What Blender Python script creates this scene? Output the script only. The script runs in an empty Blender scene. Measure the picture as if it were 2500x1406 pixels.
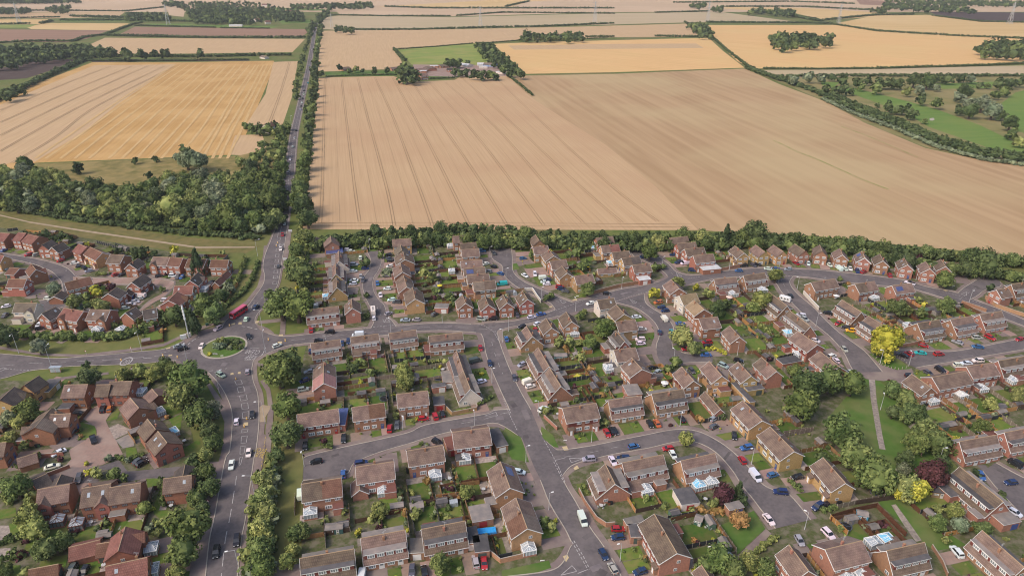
HAZE=.00008; SUN=(45,-125); SKY=.15; SUNE=1.2; EXPO=.36; DEN=True
TILES={}
for i in range(5):
    TILES['a%d'%(i+1)]=(500*i,1126,5.0); TILES['b%d'%(i+1)]=(500*i,860,5.0)
for k,v in dict(c1=(0,540),c2=(350,540),c3=(700,540),c4=(1050,540),c5=(1400,540),c6=(1750,560),c7=(2100,580),
  d1=(0,690),d2=(350,700),d3=(700,700),d4=(1050,700),d5=(1400,700),d6=(1750,700)).items(): TILES[k]=(v[0],v[1],6.25)
TILES.update(d7=(2100,700,3.64),e1=(0,0,3.125),e2=(700,0,3.125),e3=(1600,0,2.7778),f=(0,0,1.0))
# house: tile style wall roof  ridge-end ridge-end eave-point
# styles S two storey gable, C chalet with dormers, B low gable, F flat roof
HOUSES='''
a1 S r b 465,345 845,280 430,552
a1 S r b 1010,330 1350,275 1245,540
a1 S r b 1345,322 1715,265 1325,530
a1 S r b 2000,215 2335,170 2330,325
a1 S r p 1530,805 1445,1090 1675,1140
a1 B r p 850,1050 1215,960 835,1215
a1 B r p 1190,1010 1440,970 1190,1165
a1 S r p 1300,1280 1790,1175 1270,1470
a1 B r p 360,1320 705,1255 330,1450
b1 B r b 210,1300 440,1230 240,1400
a1 B r d 420,220 540,165 620,300
a1 B r d 745,165 680,300 860,250
a1 B r d 2260,45 2235,170 2390,150
b1 S t d 300,400 470,290 430,452
b1 S t d 170,425 0,580 190,640
b1 F t d 590,335 437,487 575,500
b1 S r b 790,400 1070,393 755,552
b1 S r b 1185,398 1345,395 1148,490
b1 S r b 1345,362 1610,355 1360,520
b1 B r b 1855,447 1930,530 1835,635
b1 S r b 1590,555 1695,680 1860,690
b1 S r b 1800,815 1900,940 2050,940
b1 S r b 1930,965 2040,1105 2215,1105
b1 S r b 620,690 430,915 240,1050
b1 S r b 620,762 860,748 665,865
b1 S r b -150,1120 70,1100 150,1225
a2 S o b 1185,280 1660,205 1210,490
a2 S o b 1845,72 2300,5 1870,270
a2 B o b 1880,200 1890,345 1990,350
a2 C o b 1165,1185 1815,1070 1190,1480
a2 C o b 1910,940 2440,840 1975,1255
a3 C o b 150,830 670,730 200,1130
a3 F o d 690,812 765,800 710,1005
a3 F o d 795,910 920,895 845,1105
a3 F o g 50,940 150,935 90,1115
a3 S y b 1110,10 1225,320 1055,420
a3 S y b 1300,450 1435,815 1250,935
a3 F o g 720,555 965,510 790,740
b3 S o b -30,1205 400,1135 10,1385
b3 S o b 525,975 965,920 590,1170
b3 F o p 435,1040 530,1020 510,1190
b3 F o d 985,945 1050,930 1010,1175
b3 C w b 655,225 740,445 598,588
d4 C o b 405,985 505,1280 380,1395
b2 S o b 2345,515 2715,470 2740,625
b3 F o d 265,395 430,370 275,435
b3 F o d 300,545 400,535 325,645
b3 F o g 400,235 490,225 440,370
d4 C o b 1650,930 1815,1215 1620,1385
b3 C o b 1710,195 1845,410 1690,545
b3 S o b 1870,685 2270,622 1940,855
b3 C y b 2430,590 2820,532 2855,745
b4 C y b 460,510 835,450 520,745
b4 S o b 215,75 335,205 190,295
b4 S o b 825,180 965,345 855,412
b4 S t b 1160,115 1310,285 1205,350
b4 S t b 1510,120 1665,285 1565,355
b4 S o b 1800,65 1975,230 1865,300
b4 S t b 1570,595 1800,830 1650,935
b4 S t b 1905,915 2190,1205 2025,1310
b4 F o g 100,400 275,385 190,520
b4 B o b 1110,480 1290,690 1240,700
b4 F t d 1490,365 1720,600 1660,615
b4 F t d 1560,400 1760,370 1640,470
b4 C o b 100,1350 590,1250 300,1595
b4 C y b 815,1325 1225,1235 1000,1555
a3 C o b 2390,40 2505,272 2275,430
a4 S o b 490,650 760,1115 555,1240
a4 F o d 215,770 300,770 335,920
a4 F o g 110,705 320,655 150,780
a4 F w d 715,345 930,315 840,530
a4 F o g 1345,520 1520,480 1380,605
a5 S t b 50,-40 315,262 155,365
a5 S o b 80,1075 515,970 185,1320
a4 S o b 2135,1025 2365,1330 2180,1400
a5 C o b 830,1090 1280,990 925,1370
a5 C o b 1720,70 2240,490 2010,665
a5 C o b 1995,850 2495,1290 2150,1370
a4 B o b 1075,1285 1150,1400 980,1380
a5 F o g 2100,650 2310,605 2250,780
d6 S o b 1575,990 1870,1220 1705,1335
b5 S o b 1130,270 1365,430 1270,485
b5 S o b 1380,305 1785,230 1470,455
b5 S o b 1800,175 2120,130 1880,320
b5 C o b 2190,105 2600,35 2270,300
b5 C o b 1715,1090 2160,1010 1820,1320
b5 C o b 2265,980 2700,900 2360,1200
c1 S r p -60,175 150,190 160,340
c1 S r p 280,175 400,185 345,320
c1 S r p 430,200 590,240 510,360
c1 S r d 640,365 790,285 740,430
c1 S r d 790,400 960,325 865,465
c1 S r p 1205,350 1325,400 1215,505
c1 S t p 1380,400 1560,485 1480,605
c1 S r b 1690,510 1895,520 1860,650
c1 S r d 1975,655 2100,570 2065,715
c2 S r b 155,545 400,555 355,680
c2 S r p 410,555 600,565 570,690
c2 S r p 690,575 960,580 925,720
c2 S r p 1040,590 1300,595 1290,710
c2 B r p 1280,755 1090,930 1220,915
c2 S r d 830,785 710,905 812,995
c2 S r p 480,990 760,985 470,1085
c2 S r p 520,1080 385,1210 550,1300
c1 S r d 2190,805 2010,935 2130,1005
c1 S r d 1775,1010 1650,1105 1800,1195
c1 B r d 1975,1015 1910,1090 2000,1135
c1 S r p 985,945 1370,850 1015,1055
c1 B r d 930,1065 825,1150 930,1215
c1 S r p 480,655 545,740 640,800
c1 B r p 160,710 295,725 240,825
c1 S r p 140,885 400,890 365,990
d1 S c g 235,318 560,315 190,440
d1 S r d 640,475 850,370 745,555
d1 S r p 980,390 1270,438 1160,590
d1 S r b 1380,412 1680,418 1325,572
d1 S r d 2060,375 1915,460 1975,580
d1 S r d 2180,420 2380,385 2215,560
c1 S t p -150,500 60,530 125,560
c3 B r b 455,245 430,300 350,345
c3 S o b 670,235 680,320 575,390
c3 F o s 600,430 850,405 600,505
c3 C w b 795,455 800,610 955,715
c3 C t b 745,640 750,805 630,935
c3 C t b 755,855 765,1010 635,1150
d3 S o b 990,190 1000,325 900,390
d3 C o b 295,355 785,300 325,560
c3 S t b 1610,285 1895,265 1620,355
c3 S t g 1735,365 1755,450 1660,520
c3 S o b 1775,465 1805,585 1665,640
c3 S o b 1735,645 1765,775 1650,855
c3 S o b 1780,830 1830,1000 1715,1080
c3 S t b 1920,1015 1960,1185 1825,1265
c4 S o b 345,235 590,215 360,320
c4 S o b 455,350 700,325 470,430
c4 S o b 480,440 740,420 500,540
c4 S y b 470,610 790,590 480,685
c4 S y b 510,725 830,700 530,800
c4 S y b 560,830 890,800 580,895
c4 S y b 655,940 985,905 670,1005
c4 S r b 495,1130 540,1250 445,1310
c4 S r b 835,1145 890,1275 785,1335
c4 S r b 1115,1125 1175,1245 1075,1310
c4 S r b 1410,1070 1485,1190 1380,1255
c4 S o b 1605,210 1665,300 1570,365
c4 S y b 1570,395 1790,375 1600,510
c4 S y b 1815,440 1885,530 1760,605
c4 S o b 1830,615 2065,585 1870,735
c4 S y b 2010,690 2090,790 1975,870
c4 S y b 2200,840 2470,805 2260,965
c4 F o g 90,1255 290,1260 60,1325
c5 S r b 345,260 600,235 385,345
c5 S t b 420,380 685,355 460,465
c5 S t b 590,480 845,455 625,570
c5 S t b 740,570 1000,535 785,655
c5 S r b 900,675 1160,645 945,770
c5 B t b 370,730 650,710 385,780
c5 S r b 1470,260 1740,235 1500,325
c5 S r b 1580,345 1860,320 1610,415
c5 S r b 1700,430 1985,400 1735,495
c5 S r b 1830,530 2125,500 1865,590
c5 F r w 1870,650 2140,625 1985,750
c5 F r w 940,830 1110,812 940,915
c5 S o b 1490,895 1610,1025 1480,1110
c5 S w y 1620,1140 1865,1100 1670,1280
d5 S r y 1840,210 1990,345 1850,440
d5 S r b 1915,490 2190,460 1980,650
d6 S o b 200,600 345,765 215,860
d5 S w b 365,210 615,175 400,345
d5 S t b 650,280 775,415 635,510
d5 S y b 650,540 935,500 710,690
d5 C r d 640,675 780,830 620,925
d5 S w b 620,970 940,930 700,1145
d4 S y b 1770,485 1855,625 1755,695
d4 S y b 2075,385 2160,530 2060,600
d4 C y b 1470,605 1560,755 1355,880
d3 C o b 370,870 810,805 405,1085
d3 C o b 975,775 1395,720 995,1000
d3 C o b 1560,715 1970,660 1595,930
d3 C o b 2170,755 2677,700 2210,980
b2 S o q 1450,250 1450,375 1325,465
b2 S o b 1450,120 1450,250 1330,330
b2 S o b 1130,760 1625,690 1155,915
b2 S o b 1800,675 2185,620 1830,835
b2 F o s 1640,690 1720,685 1660,890
c6 S t b 275,255 415,360 315,415
c6 S t b 590,240 735,345 645,395
c6 S t b 860,240 1015,340 915,390
c6 S o b 1185,225 1345,330 1250,390
c6 S o b 1570,240 1605,335 1490,360
c6 S o b 1875,295 1920,390 1810,430
c6 S o b 2215,340 2255,435 2150,465
c7 S o b 25,210 75,310 -10,340
c7 S o b 300,255 350,355 235,390
c7 S o b 670,315 725,415 600,450
c7 S o b 1000,370 1065,475 945,515
c7 S o b 1230,335 1305,440 1185,475
c7 B o b 1300,375 1605,400 1615,495
c6 C o b 410,710 730,665 460,880
c5 C o b 2150,895 2482,856 2190,1050
c6 S o b 1440,815 1800,755 1505,940
c6 S o b 2110,840 2400,795 2170,970
c7 S o b 490,735 780,700 550,860
d6 C o b 790,80 1070,290 915,435
d6 C o b 1110,365 1425,605 1210,715
d6 S r b 1240,685 1530,880 1370,990
d6 F r d 910,1100 1190,1050 1000,1185
d6 C o b 1910,205 2205,385 2050,525
d7 C o b 75,262 215,350 130,510
d7 C o b 510,325 700,295 560,465
d7 C o b 805,295 990,262 860,430
d7 C o b 1065,250 1255,218 1130,375
c7 S o b 2085,800 2250,770 2165,905
c7 C o b 2310,715 2600,670 2370,800
e1 S w p 2015,950 2075,935 2010,975
e1 B w g 1995,425 2035,430 1995,440
e1 S w p 1890,150 1920,148 1890,158
e1 S w p 1940,145 1975,142 1940,152
e1 S w p 2020,160 2060,158 2020,166
e1 B w w 1750,190 1850,190 1750,196
e1 S w p 1890,62 1960,62 1890,70
e1 S w p 1990,66 2060,66 1990,74
e1 S w p 1920,76 1960,76 1920,84
e1 S w p 2180,80 2230,80 2180,88
e1 S w p 2000,32 2060,32 2000,40
e1 S w p 1610,40 1650,40 1610,48
e1 S w p 2060,100 2100,100 2060,106
e2 B o b 985,525 1070,520 985,545
e2 B o b 1075,505 1110,520 1080,545
e2 F o w 985,538 1070,538 985,552
e2 B o g 1160,495 1225,490 1185,530
e2 B w w 1325,480 1400,490 1345,515
e2 B b g 1505,480 1600,485 1510,510
e2 S o b 1015,565 1070,560 1015,585
e2 F o w 1105,500 1150,500 1105,508
e2 F w w 1480,505 1520,505 1480,515
e2 B c w 1470,480 1500,480 1470,492
e2 F w w 1625,545 1660,548 1625,556
e2 B o d 1235,520 1275,520 1235,535
e2 B o b 430,515 460,512 430,535
e2 B o b 800,515 840,512 800,540
'''
# car: tile x y screen-angle colour [v=van m=motorhome k=pickup]
CARS='''
a1 635,62,15 W|965,205,70 G|880,1320,60 G|1030,1330,60 K|1365,275,30 K
b1 960,745,8 K|1255,690,75 K|1340,685,70 O|1138,1060,-70 Kk|715,1220,25 W|1700,1315,30 G|1730,1350,30 K
b2 520,235,88 S|195,275,-30 S|580,760,85 K|387,840,85 W|535,1225,82 W|325,1370,80 W|1225,1140,85 K|1695,1045,85 K|2257,925,85 R|2345,880,85 G|1360,1330,10 K|1200,450,10 S|1215,340,20 N|1280,230,10 S
a2 140,1100,80 K|390,960,82 K|1690,150,89 B|1165,390,89 Wv|1910,20,10 N|1920,1370,80 Wv
a3 805,1220,-80 S|910,1230,-85 R|1340,125,-10 W|2110,700,-68 Wv|2365,1130,-60 N|2480,1300,-60 S|30,1320,85 G|180,1330,-80 K
b3 980,135,-75 N|1280,310,-75 G|800,95,15 Gv|880,350,15 W|1370,145,25 S|1450,350,20 Wv|1475,410,15 W|170,805,5 R|312,775,-70 R|400,745,-75 K|2190,1300,5 S|2410,980,-60 R|2470,950,-60 K|340,1095,-30 K|1630,690,30 W|2480,1320,-60 W
b4 1115,30,0 B|1330,160,-25 S|1515,95,-10 K|945,220,-50 G|465,180,10 K|525,235,40 S|825,810,-60 K|520,860,-60 O|435,870,-60 K|1215,805,30 S|1215,900,30 G|1465,1015,-85 K|235,1145,10 B|655,1170,5 R|715,1245,-60 W|1615,1160,10 B|1560,1310,-55 R|5,960,-60 K|110,1290,0 N
a4 1720,170,-50 Wv|1935,160,15 B|2235,185,10 K|2030,370,-5 N|1885,705,-50 W|2260,960,-60 S|315,1340,15 N|45,820,0 R|45,920,5 N|2485,545,30 N
a5 110,880,-45 W|60,530,5 K|2340,255,5 N|1975,165,-60 B|2400,30,-30 K|1680,1100,-50 W|2390,620,-30 W
b5 155,45,20 W|205,95,-45 W|370,240,0 W|1020,35,-20 K|1095,15,-25 R|1235,5,-5 T|1460,20,5 R|1700,150,0 W|1795,130,0 W|1940,100,0 W|1480,210,-30 K|1335,250,-30 G|1110,280,0 K|2400,1340,-30 K
c1 60,440,25 B|440,510,15 R|565,510,15 S|925,600,15 R|1145,635,5 W|1220,685,5 K|1280,710,-30 K|1355,755,10 S|1765,810,20 R|1865,810,20 K|2430,830,10 K|2150,1130,-5 Wv|2120,1175,5 W|2060,1225,5 W|1995,1275,5 W|1915,1320,5 S|90,1295,10 W|40,730,0 S|740,1175,0 W
d1 75,495,40 G|595,640,40 W|610,695,10 K
c2 2152,38,85 W|2122,205,85 R|2095,420,85 W|2062,685,80 G|455,830,0 W|525,850,50 G|590,850,40 B|1720,1310,45 N|340,1205,0 W|1040,930,20 K
d2 1140,635,30 S|890,905,55 W|1570,490,65 W|1607,755,-65 K|2040,895,20 W|540,905,15 S|600,945,15 K
c3 935,440,0 W|990,455,0 W|1530,385,5 R|1555,510,5 K|1575,565,0 G|1590,600,0 K|1575,685,10 W|1030,660,0 S|1195,718,0 N|1020,760,5 W|1130,840,85 S|1165,900,80 G|1025,900,0 W|1010,950,5 W|1385,945,-80 B|1560,790,0 R|1515,825,0 S|1535,1025,0 W|1430,1125,-80 W|1600,1195,5 W|1680,1230,0 G|1125,555,89 W
d3 375,655,85 R|655,690,0 K|490,820,5 K|1085,725,5 Wv|1810,505,0 S|1975,500,0 S|2255,415,30 G|1320,385,-86 Wm|1330,475,-85 W|1560,405,20 S|845,865,89 N|940,830,89 N|365,975,89 N
c4 735,345,0 W|755,385,0 K|780,425,0 S|795,450,0 B|970,490,-50 G|840,650,15 W|965,690,-20 K|885,765,-5 S|1070,795,-20 B|1100,950,5 Tv|1420,565,5 B|1445,825,-30 W|1600,805,-80 W|1735,860,5 Wv|1790,890,0 N|1755,925,0 W|1780,955,0 W|1980,1000,0 R|2010,1030,-10 N|2065,1065,-5 G
d4 965,485,5 K|780,490,-10 S|1330,430,-70 G|1550,460,10 W|1695,415,10 B|1405,605,15 K|1640,560,25 W|1615,660,-60 R|1165,790,-75 B|768,935,-80 R|2450,250,15 W
c5 660,340,0 B|1320,365,0 K|1060,545,0 N|1530,510,0 N|1605,625,10 N|1710,635,5 Wv|1815,745,-5 N|510,1100,0 K|1295,1235,10 O|1345,1310,0 N|1400,1360,5 N
d5 965,455,5 W|1050,640,0 W|1020,800,0 W|1030,860,5 W|1315,690,-85 N|1385,480,-50 Wv|1500,680,-70 T|1635,560,0 B|1730,945,5 R|2040,845,5 R|2065,900,0 K
c6 335,630,0 B|410,550,0 K|560,545,-30 G|625,530,-20 K|790,600,-5 W|905,600,0 B|1090,605,0 S|1210,510,-30 R|1400,520,-80 W|1720,540,-40 W|1870,590,-40 Wv|1955,595,-40 W|2035,595,-60 W|2145,635,-70 N|2240,645,20 R|1120,1010,-50 K|1285,1310,-10 W|1340,1365,-30 S
c7 60,520,20 R|450,575,-60 R|760,690,-15 Wk|1930,595,-15 K
d6 1700,400,-15 K|1855,550,30 R|1975,615,-10 K|2050,665,-5 Y|1945,950,-45 S|1505,815,-20 W
d7 565,520,-15 R|865,490,-20 S|1040,450,0 S|1155,450,-25 R|1045,532,-5 B|1415,465,15 R
e1 2368,550,75 W|2350,635,75 T|2320,692,72 K|2318,720,72 W|2308,750,72 K|2303,785,72 W|2298,810,72 K|2293,838,72 S|2260,995,72 K|2248,1055,75 W|2233,1120,78 S|2213,1217,78 W|2197,1305,78 W|2357,505,75 S|2380,380,75 W|2398,240,75 K|2405,262,75 W
'''
# left kerb / right kerb cross-sections, full-size photo pixels
ROADS=[
('main road','asphalt',2.2,[(500,1440,575,1440),(512,1322,588,1320),(526,1256,600,1256),(550,1126,618,1126),(562,1100,624,1100),(568,1040,631,1040),(566,1000,631,1000),(550,960,628,960),(530,930,618,932),(505,903,614,905),(500,880,618,880)]),
('north road','asphalt',1.2,[(542,800,640,812),(558,778,622,786),(600,753,630,764),(622,726,650,742),(643,695,676,700),(647,673,684,665),(643,655,686,650),(646,630,689,630),(654,607,693,607),(668,572,698,575),(678,540,703,540),(692,450,715,450),(702,380,721,380),(712,320,727,320),(731,240,743,240),(750,160,759,160),(765,80,771,80),(774,48,779,48),(799,26,806,26)]),
('west road','asphalt',0.0,[(-60,858,-60,925),(0,864,0,925),(70,870,70,906),(128,876,120,900),(200,872,175,894),(272,866,300,890),(340,859,365,886),(400,853,430,880),(450,833,480,895)]),
('east road','asphalt',2.2,[(600,800,610,880),(630,804,640,868),(654,815,678,852),(700,822,720,841),(796,812,800,834),(884,804,880,823),(960,798,960,817),(1036,791,1017,809),(1100,790,1090,807),(1150,792,1150,811),(1190,794,1190,815)]),
('avenue','asphalt',2.4,[(1150,795,1215,797),(1175,815,1214,815),(1183,838,1218,833),(1187,862,1228,862),(1200,900,1243,900),(1226,960,1271,958),(1245,1000,1295,1000),(1266,1050,1317,1050),(1286,1096,1338,1096),(1304,1140,1365,1150),(1320,1172,1380,1184),(1344,1230,1405,1226),(1380,1290,1440,1288),(1396,1322,1466,1324),(1420,1370,1500,1376),(1445,1440,1530,1440)]),
('connecting road','asphalt',2.2,[(1180,790,1200,812),(1242,786,1240,800),(1287,778,1290,790),(1338,764,1354,774),(1408,736,1442,753),(1440,729,1470,745),(1512,708,1535,726),(1560,700,1590,712),(1612,688,1640,703),(1640,672,1660,702)]),
('upper road','asphalt',2.2,[(1640,672,1650,702),(1700,673,1690,692),(1760,664,1750,680),(1819,657,1830,674),(1870,655,1870,670),(1910,656,1905,672),(1982,659,1971,677),(2050,665,2046,688),(2110,672,2100,692),(2160,678,2150,697),(2212,686,2210,701),(2268,702,2262,715),(2324,712,2308,729),(2365,728,2350,743),(2420,748,2404,761),(2468,767,2455,779),(2520,790,2510,800)]),
('first close','asphalt',2.2,[(897,614,926,613),(906,636,930,642),(903,657,922,663),(890,676,911,681),(886,700,911,708),(892,724,924,732),(898,737,937,745),(905,753,945,769),(915,780,956,783),(906,802,969,802)]),
('second close','asphalt',2.2,[(1201,609,1248,607),(1202,631,1250,630),(1225,648,1250,645),(1228,662,1253,665),(1239,682,1269,682),(1271,706,1296,697),(1306,722,1346,718),(1346,742,1375,731),(1362,768,1415,745)]),
('third close','asphalt',2.2,[(1533,606,1585,603),(1550,628,1600,620),(1570,636,1612,630),(1598,648,1632,646),(1625,668,1650,664),(1640,690,1675,672)]),
('right close','asphalt',2.0,[(2330,726,2352,740),(2350,706,2385,722),(2375,690,2405,708),(2400,675,2440,700),(2420,672,2442,688)]),
('crescent','asphalt',2.2,[(1500,738,1572,718),(1530,745,1575,738),(1557,754,1590,752),(1589,777,1624,774),(1606,799,1643,799),(1610,822,1640,826),(1603,844,1642,848),(1606,872,1660,862),(1621,897,1668,890)]),
('crescent end','asphalt',2.0,[(1640,848,1625,895),(1675,864,1668,886),(1741,868,1739,884)]),
('slanting street','asphalt',2.2,[(1868,672,1935,676),(1894,691,1927,690),(1910,715,1942,714),(1942,748,1982,748),(1974,779,2005,772),(2000,800,2040,806),(2030,825,2075,832),(2060,860,2110,858),(2075,890,2138,890),(2086,910,2153,908)]),
('lower right street','asphalt',2.2,[(2175,868,2235,898),(2196,856,2260,893),(2292,859,2300,887),(2333,858,2350,878),(2402,846,2410,868),(2500,826,2500,853),(2560,815,2560,842)]),
('left street','asphalt',2.2,[(1255,1000,1275,1070),(1210,1002,1216,1034),(1192,1010,1170,1038),(1140,1020,1140,1044),(1040,1038,1050,1066),(1000,1056,1000,1082),(930,1073,925,1104),(850,1090,865,1130),(758,1112,840,1160),(742,1120,740,1172)]),
('curving street','asphalt',2.4,[(1320,1065,1365,1172),(1352,1093,1388,1142),(1370,1099,1410,1130),(1440,1090,1440,1122),(1500,1078,1500,1108),(1580,1062,1585,1093),(1630,1052,1630,1082),(1670,1049,1674,1076),(1710,1056,1705,1081),(1750,1076,1735,1095),(1784,1100,1760,1115),(1824,1138,1790,1150),(1856,1178,1812,1185),(1884,1195,1835,1213),(1924,1206,1862,1248),(1978,1269,1894,1290)]),
('bottom street','asphalt',2.4,[(1420,1325,1460,1400),(1396,1332,1440,1420),(1375,1374,1420,1430),(1340,1395,1360,1450),(1240,1408,1260,1460)]),
('right edge street','asphalt',2.0,[(2400,1150,2430,1130),(2428,1185,2475,1155),(2465,1225,2530,1185),(2500,1262,2570,1230)]),
('west close','asphalt',2.0,[(-60,608,-60,626),(0,618,0,629),(88,633,72,642),(130,643,108,655),(160,654,128,664),(178,668,140,675),(190,690,152,690),(188,720,155,720),(165,745,140,730),(110,760,95,735)]),
('paved close','paving',1.6,[(178,676,180,692),(240,680,240,694),(320,680,310,694),(380,682,372,694),(425,690,400,712),(405,720,370,732),(372,742,340,760),(345,760,325,775)]),
]
# tree: full-size photo px: x y r kind   o oak d dark l light/olive y yellow p purple c conifer a orange g grey-green
TREES='''
680,905,48 o|705,885,42 d|700,990,40 o|698,1058,42 o|735,668,34 o|685,738,42 o|725,745,40 o|465,925,52 o|440,965,40 l|485,1010,40 o|515,1000,28 g|510,1050,26 d|460,1280,60 o|445,1345,45 o|430,1395,26 l|40,1185,38 o|70,1260,34 l|85,1290,34 l|110,1340,34 o|150,1320,26 o|65,1000,32 o|25,1020,24 g|45,1030,22 l|25,1070,22 l|400,888,20 d|210,890,13 c|215,920,30 d|300,915,22 l|340,905,22 l|375,912,22 l|420,900,22 o|233,708,17 y|130,705,18 g|180,735,18 l|210,720,14 o|215,745,14 d|95,845,20 g|12,820,26 d|2165,828,37 y|2150,850,22 y|2170,872,15 y|1665,820,28 l|1695,850,18 l|895,637,15 d|945,660,14 g|1335,725,10 d|985,910,24 l|990,930,22 l|1587,615,20 o|1895,670,20 l|2052,680,8 o|1890,672,12 l|1675,1070,18 l|1805,1268,24 a|1710,1020,12 a|1805,1195,18 c|1815,1215,16 c|1765,1205,26 p|2215,1190,38 l|2240,1195,38 y|2200,1200,24 y|2275,1155,42 p|2205,1145,20 g|2140,1160,52 o|2090,1110,46 o|2055,1050,50 o|1960,985,46 o|1975,935,44 d|2025,925,40 o|2080,935,36 o|2210,1120,26 d|2345,1100,22 o|2180,950,24 o|2215,975,30 o|2235,1010,34 d|2215,1010,26 o|2265,1050,36 o|2240,1080,34 o|2290,1080,36 o|2400,1040,22 o|2300,1130,24 d|2180,1005,20 d|2420,985,20 l|2490,965,24 l|2470,890,14 o|2385,1150,12 c|2145,1200,14 d|2445,1210,18 d|2290,1240,16 l|2330,1245,24 l|2290,1275,24 o|2345,1280,24 g|2400,1290,24 o|2310,1315,14 l|1650,880,16 o|1632,898,14 o|1940,905,20 o|1585,600,14 l|1550,580,18 l|1580,590,16 o|1605,590,18 l|1845,565,28 d|1775,572,18 c|1665,575,22 o|1715,580,20 l|2410,640,34 d|2380,625,22 d|2240,630,12 p|2248,640,10 p|2235,642,8 p|2310,620,12 c|2310,682,22 o|2420,700,10 c|2190,750,24 o|2215,755,16 l|2310,745,22 o|2250,760,16 o|2240,730,10 l|1860,730,24 l|1840,750,18 l|1775,740,16 d|1758,745,14 d|1655,690,18 l|1600,712,16 y|1700,700,10 y|1732,715,16 l|1750,695,12 d|1750,755,22 d|1420,770,12 o|1425,760,10 l|1435,705,18 o|1475,800,26 o|1440,835,18 o|1420,870,14 l|1440,900,12 a|1600,650,12 o|1620,650,8 o|1390,830,16 l|1365,835,16 l|1345,720,10 o|1180,590,18 o|1215,600,10 c|1170,583,10 c|895,720,8 d|1035,660,14 l|1055,675,16 l|1065,710,14 o|1095,720,14 o|1110,735,14 d|930,620,10 o|1300,620,14 o|1405,615,16 o|1430,640,14 o|1420,650,14 o|1385,620,12 o|1400,595,14 l|775,600,14 d|725,610,20 o|745,580,22 l|720,650,26 o|860,895,16 d|905,905,14 o|880,880,14 o|895,770,10 d|1085,880,10 l|1235,1290,10 l|840,1245,10 l|925,1245,22 l|970,1010,12 l|790,1075,10 p|800,1085,12 o|1075,1375,28 o|1015,1250,16 l|1140,1200,18 l|1130,1190,12 o|1240,1150,8 p|1155,1215,8 p|1330,1270,16 o|1345,1280,14 l|1335,1000,12 l|1460,1025,14 d|1480,1030,10 l|1470,1170,8 l|1550,1180,10 l|1745,1225,16 l|1755,1360,36 o|1790,1385,30 o|1830,1370,26 l|1720,1380,24 o|1870,1385,24 o|480,640,24 c|505,640,16 c|425,610,12 y|495,633,9 l|535,640,12 l|545,615,8 l|110,570,14 d|130,583,12 d|150,575,12 d|170,580,10 d|285,610,12 d|330,615,14 d|345,612,16 d|375,617,10 d|500,745,34 o|540,720,18 d|520,765,28 o|470,785,24 c|530,755,22 l|560,700,16 g|555,690,12 o|425,770,26 d|245,745,22 l|395,705,8 o|270,700,14 p|500,1110,20 l|520,1080,26 o|505,1150,24 o|510,1190,30 d|480,1215,26 o|495,1240,20 d|230,1150,16 l|265,1115,14 g|240,1160,12 l|215,1150,12 y|280,1155,20 o|300,1165,14 o|350,1240,20 l|365,1290,18 g|385,1275,18 l|380,1300,14 l|130,1330,22 o|210,1130,8 y|165,1045,8 y|145,1120,10 p|60,1085,16 l|90,1110,14 l|310,1120,10 g|1280,1275,10 d|650,1170,26 l|640,1215,30 l|655,1250,30 l|640,1290,34 l|635,1340,36 o|640,1385,36 o|700,1370,24 l|715,1340,20 l|720,1300,24 o|10,1390,22 o|60,1395,18 l|30,1345,14 o|20,1310,12 d|740,1295,20 o|675,1110,22 d|660,1130,18 l|650,1190,20 o
'''
CONS='''a1 705,720 n|a1 940,760 n|a1 1850,1060 w|a1 1860,1320 w|a2 1290,620 w|a2 2185,360 w|a3 310,170 w|a3 1450,1060 g|a4 385,350 w|a4 1030,290 b|a4 1180,250 w|a5 660,990 w|a5 820,945 b|a5 300,1380 w|a5 500,1350 w|b1 1945,720 w|b1 2110,970 b|b1 1720,480 w|b3 670,1300 w|b3 2425,200 w|b5 1380,590 w|b5 1730,520 c|b5 1980,440 w|b5 2370,340 w|c2 800,1175 w|c2 930,1030 w|c3 600,1145 b|c4 305,375 w|c4 330,760 w|c5 295,405 b|c5 560,635 b|c6 250,985 w|c6 700,925 w|c6 2385,1025 w|c7 210,920 w|d1 1490,710 w|d1 1850,715 w|d1 1155,180 c|d4 2200,715 w|d5 530,1230 w|d5 2130,410 w|d6 1080,700 b|d6 1250,1020 w|d7 430,340 w'''
LAMPS='''a2 620,470|a2 440,1400|b2 180,500|b2 740,870|b2 1215,1390|a3 1700,590|a4 70,1215|a4 1160,1250|a4 2320,830|b3 1005,375|b3 795,915|b3 1570,775|b3 1420,1340|b3 2220,1095|b4 800,900|b4 1672,1365|b4 720,130|b5 740,145|b5 1090,170|b5 745,700|b5 1450,1360|d1 290,1080|d1 790,1290|d1 2165,1040|d2 690,1220|d2 1815,640|d2 1865,1000|c2 1745,530|c3 1265,440|c4 915,560|c4 1160,900|d4 1110,850|d4 1200,680|d4 1700,200|d4 2220,370|d3 1590,690|c5 1350,720|c5 735,1030|c5 2375,750|c6 185,625|c6 1225,910|c6 950,570|d6 1510,600|d6 310,1050|c7 850,650|c7 1655,1005|d3 2375,550|b2 2420,950|d7 175,685|e1 2224,960'''
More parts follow.
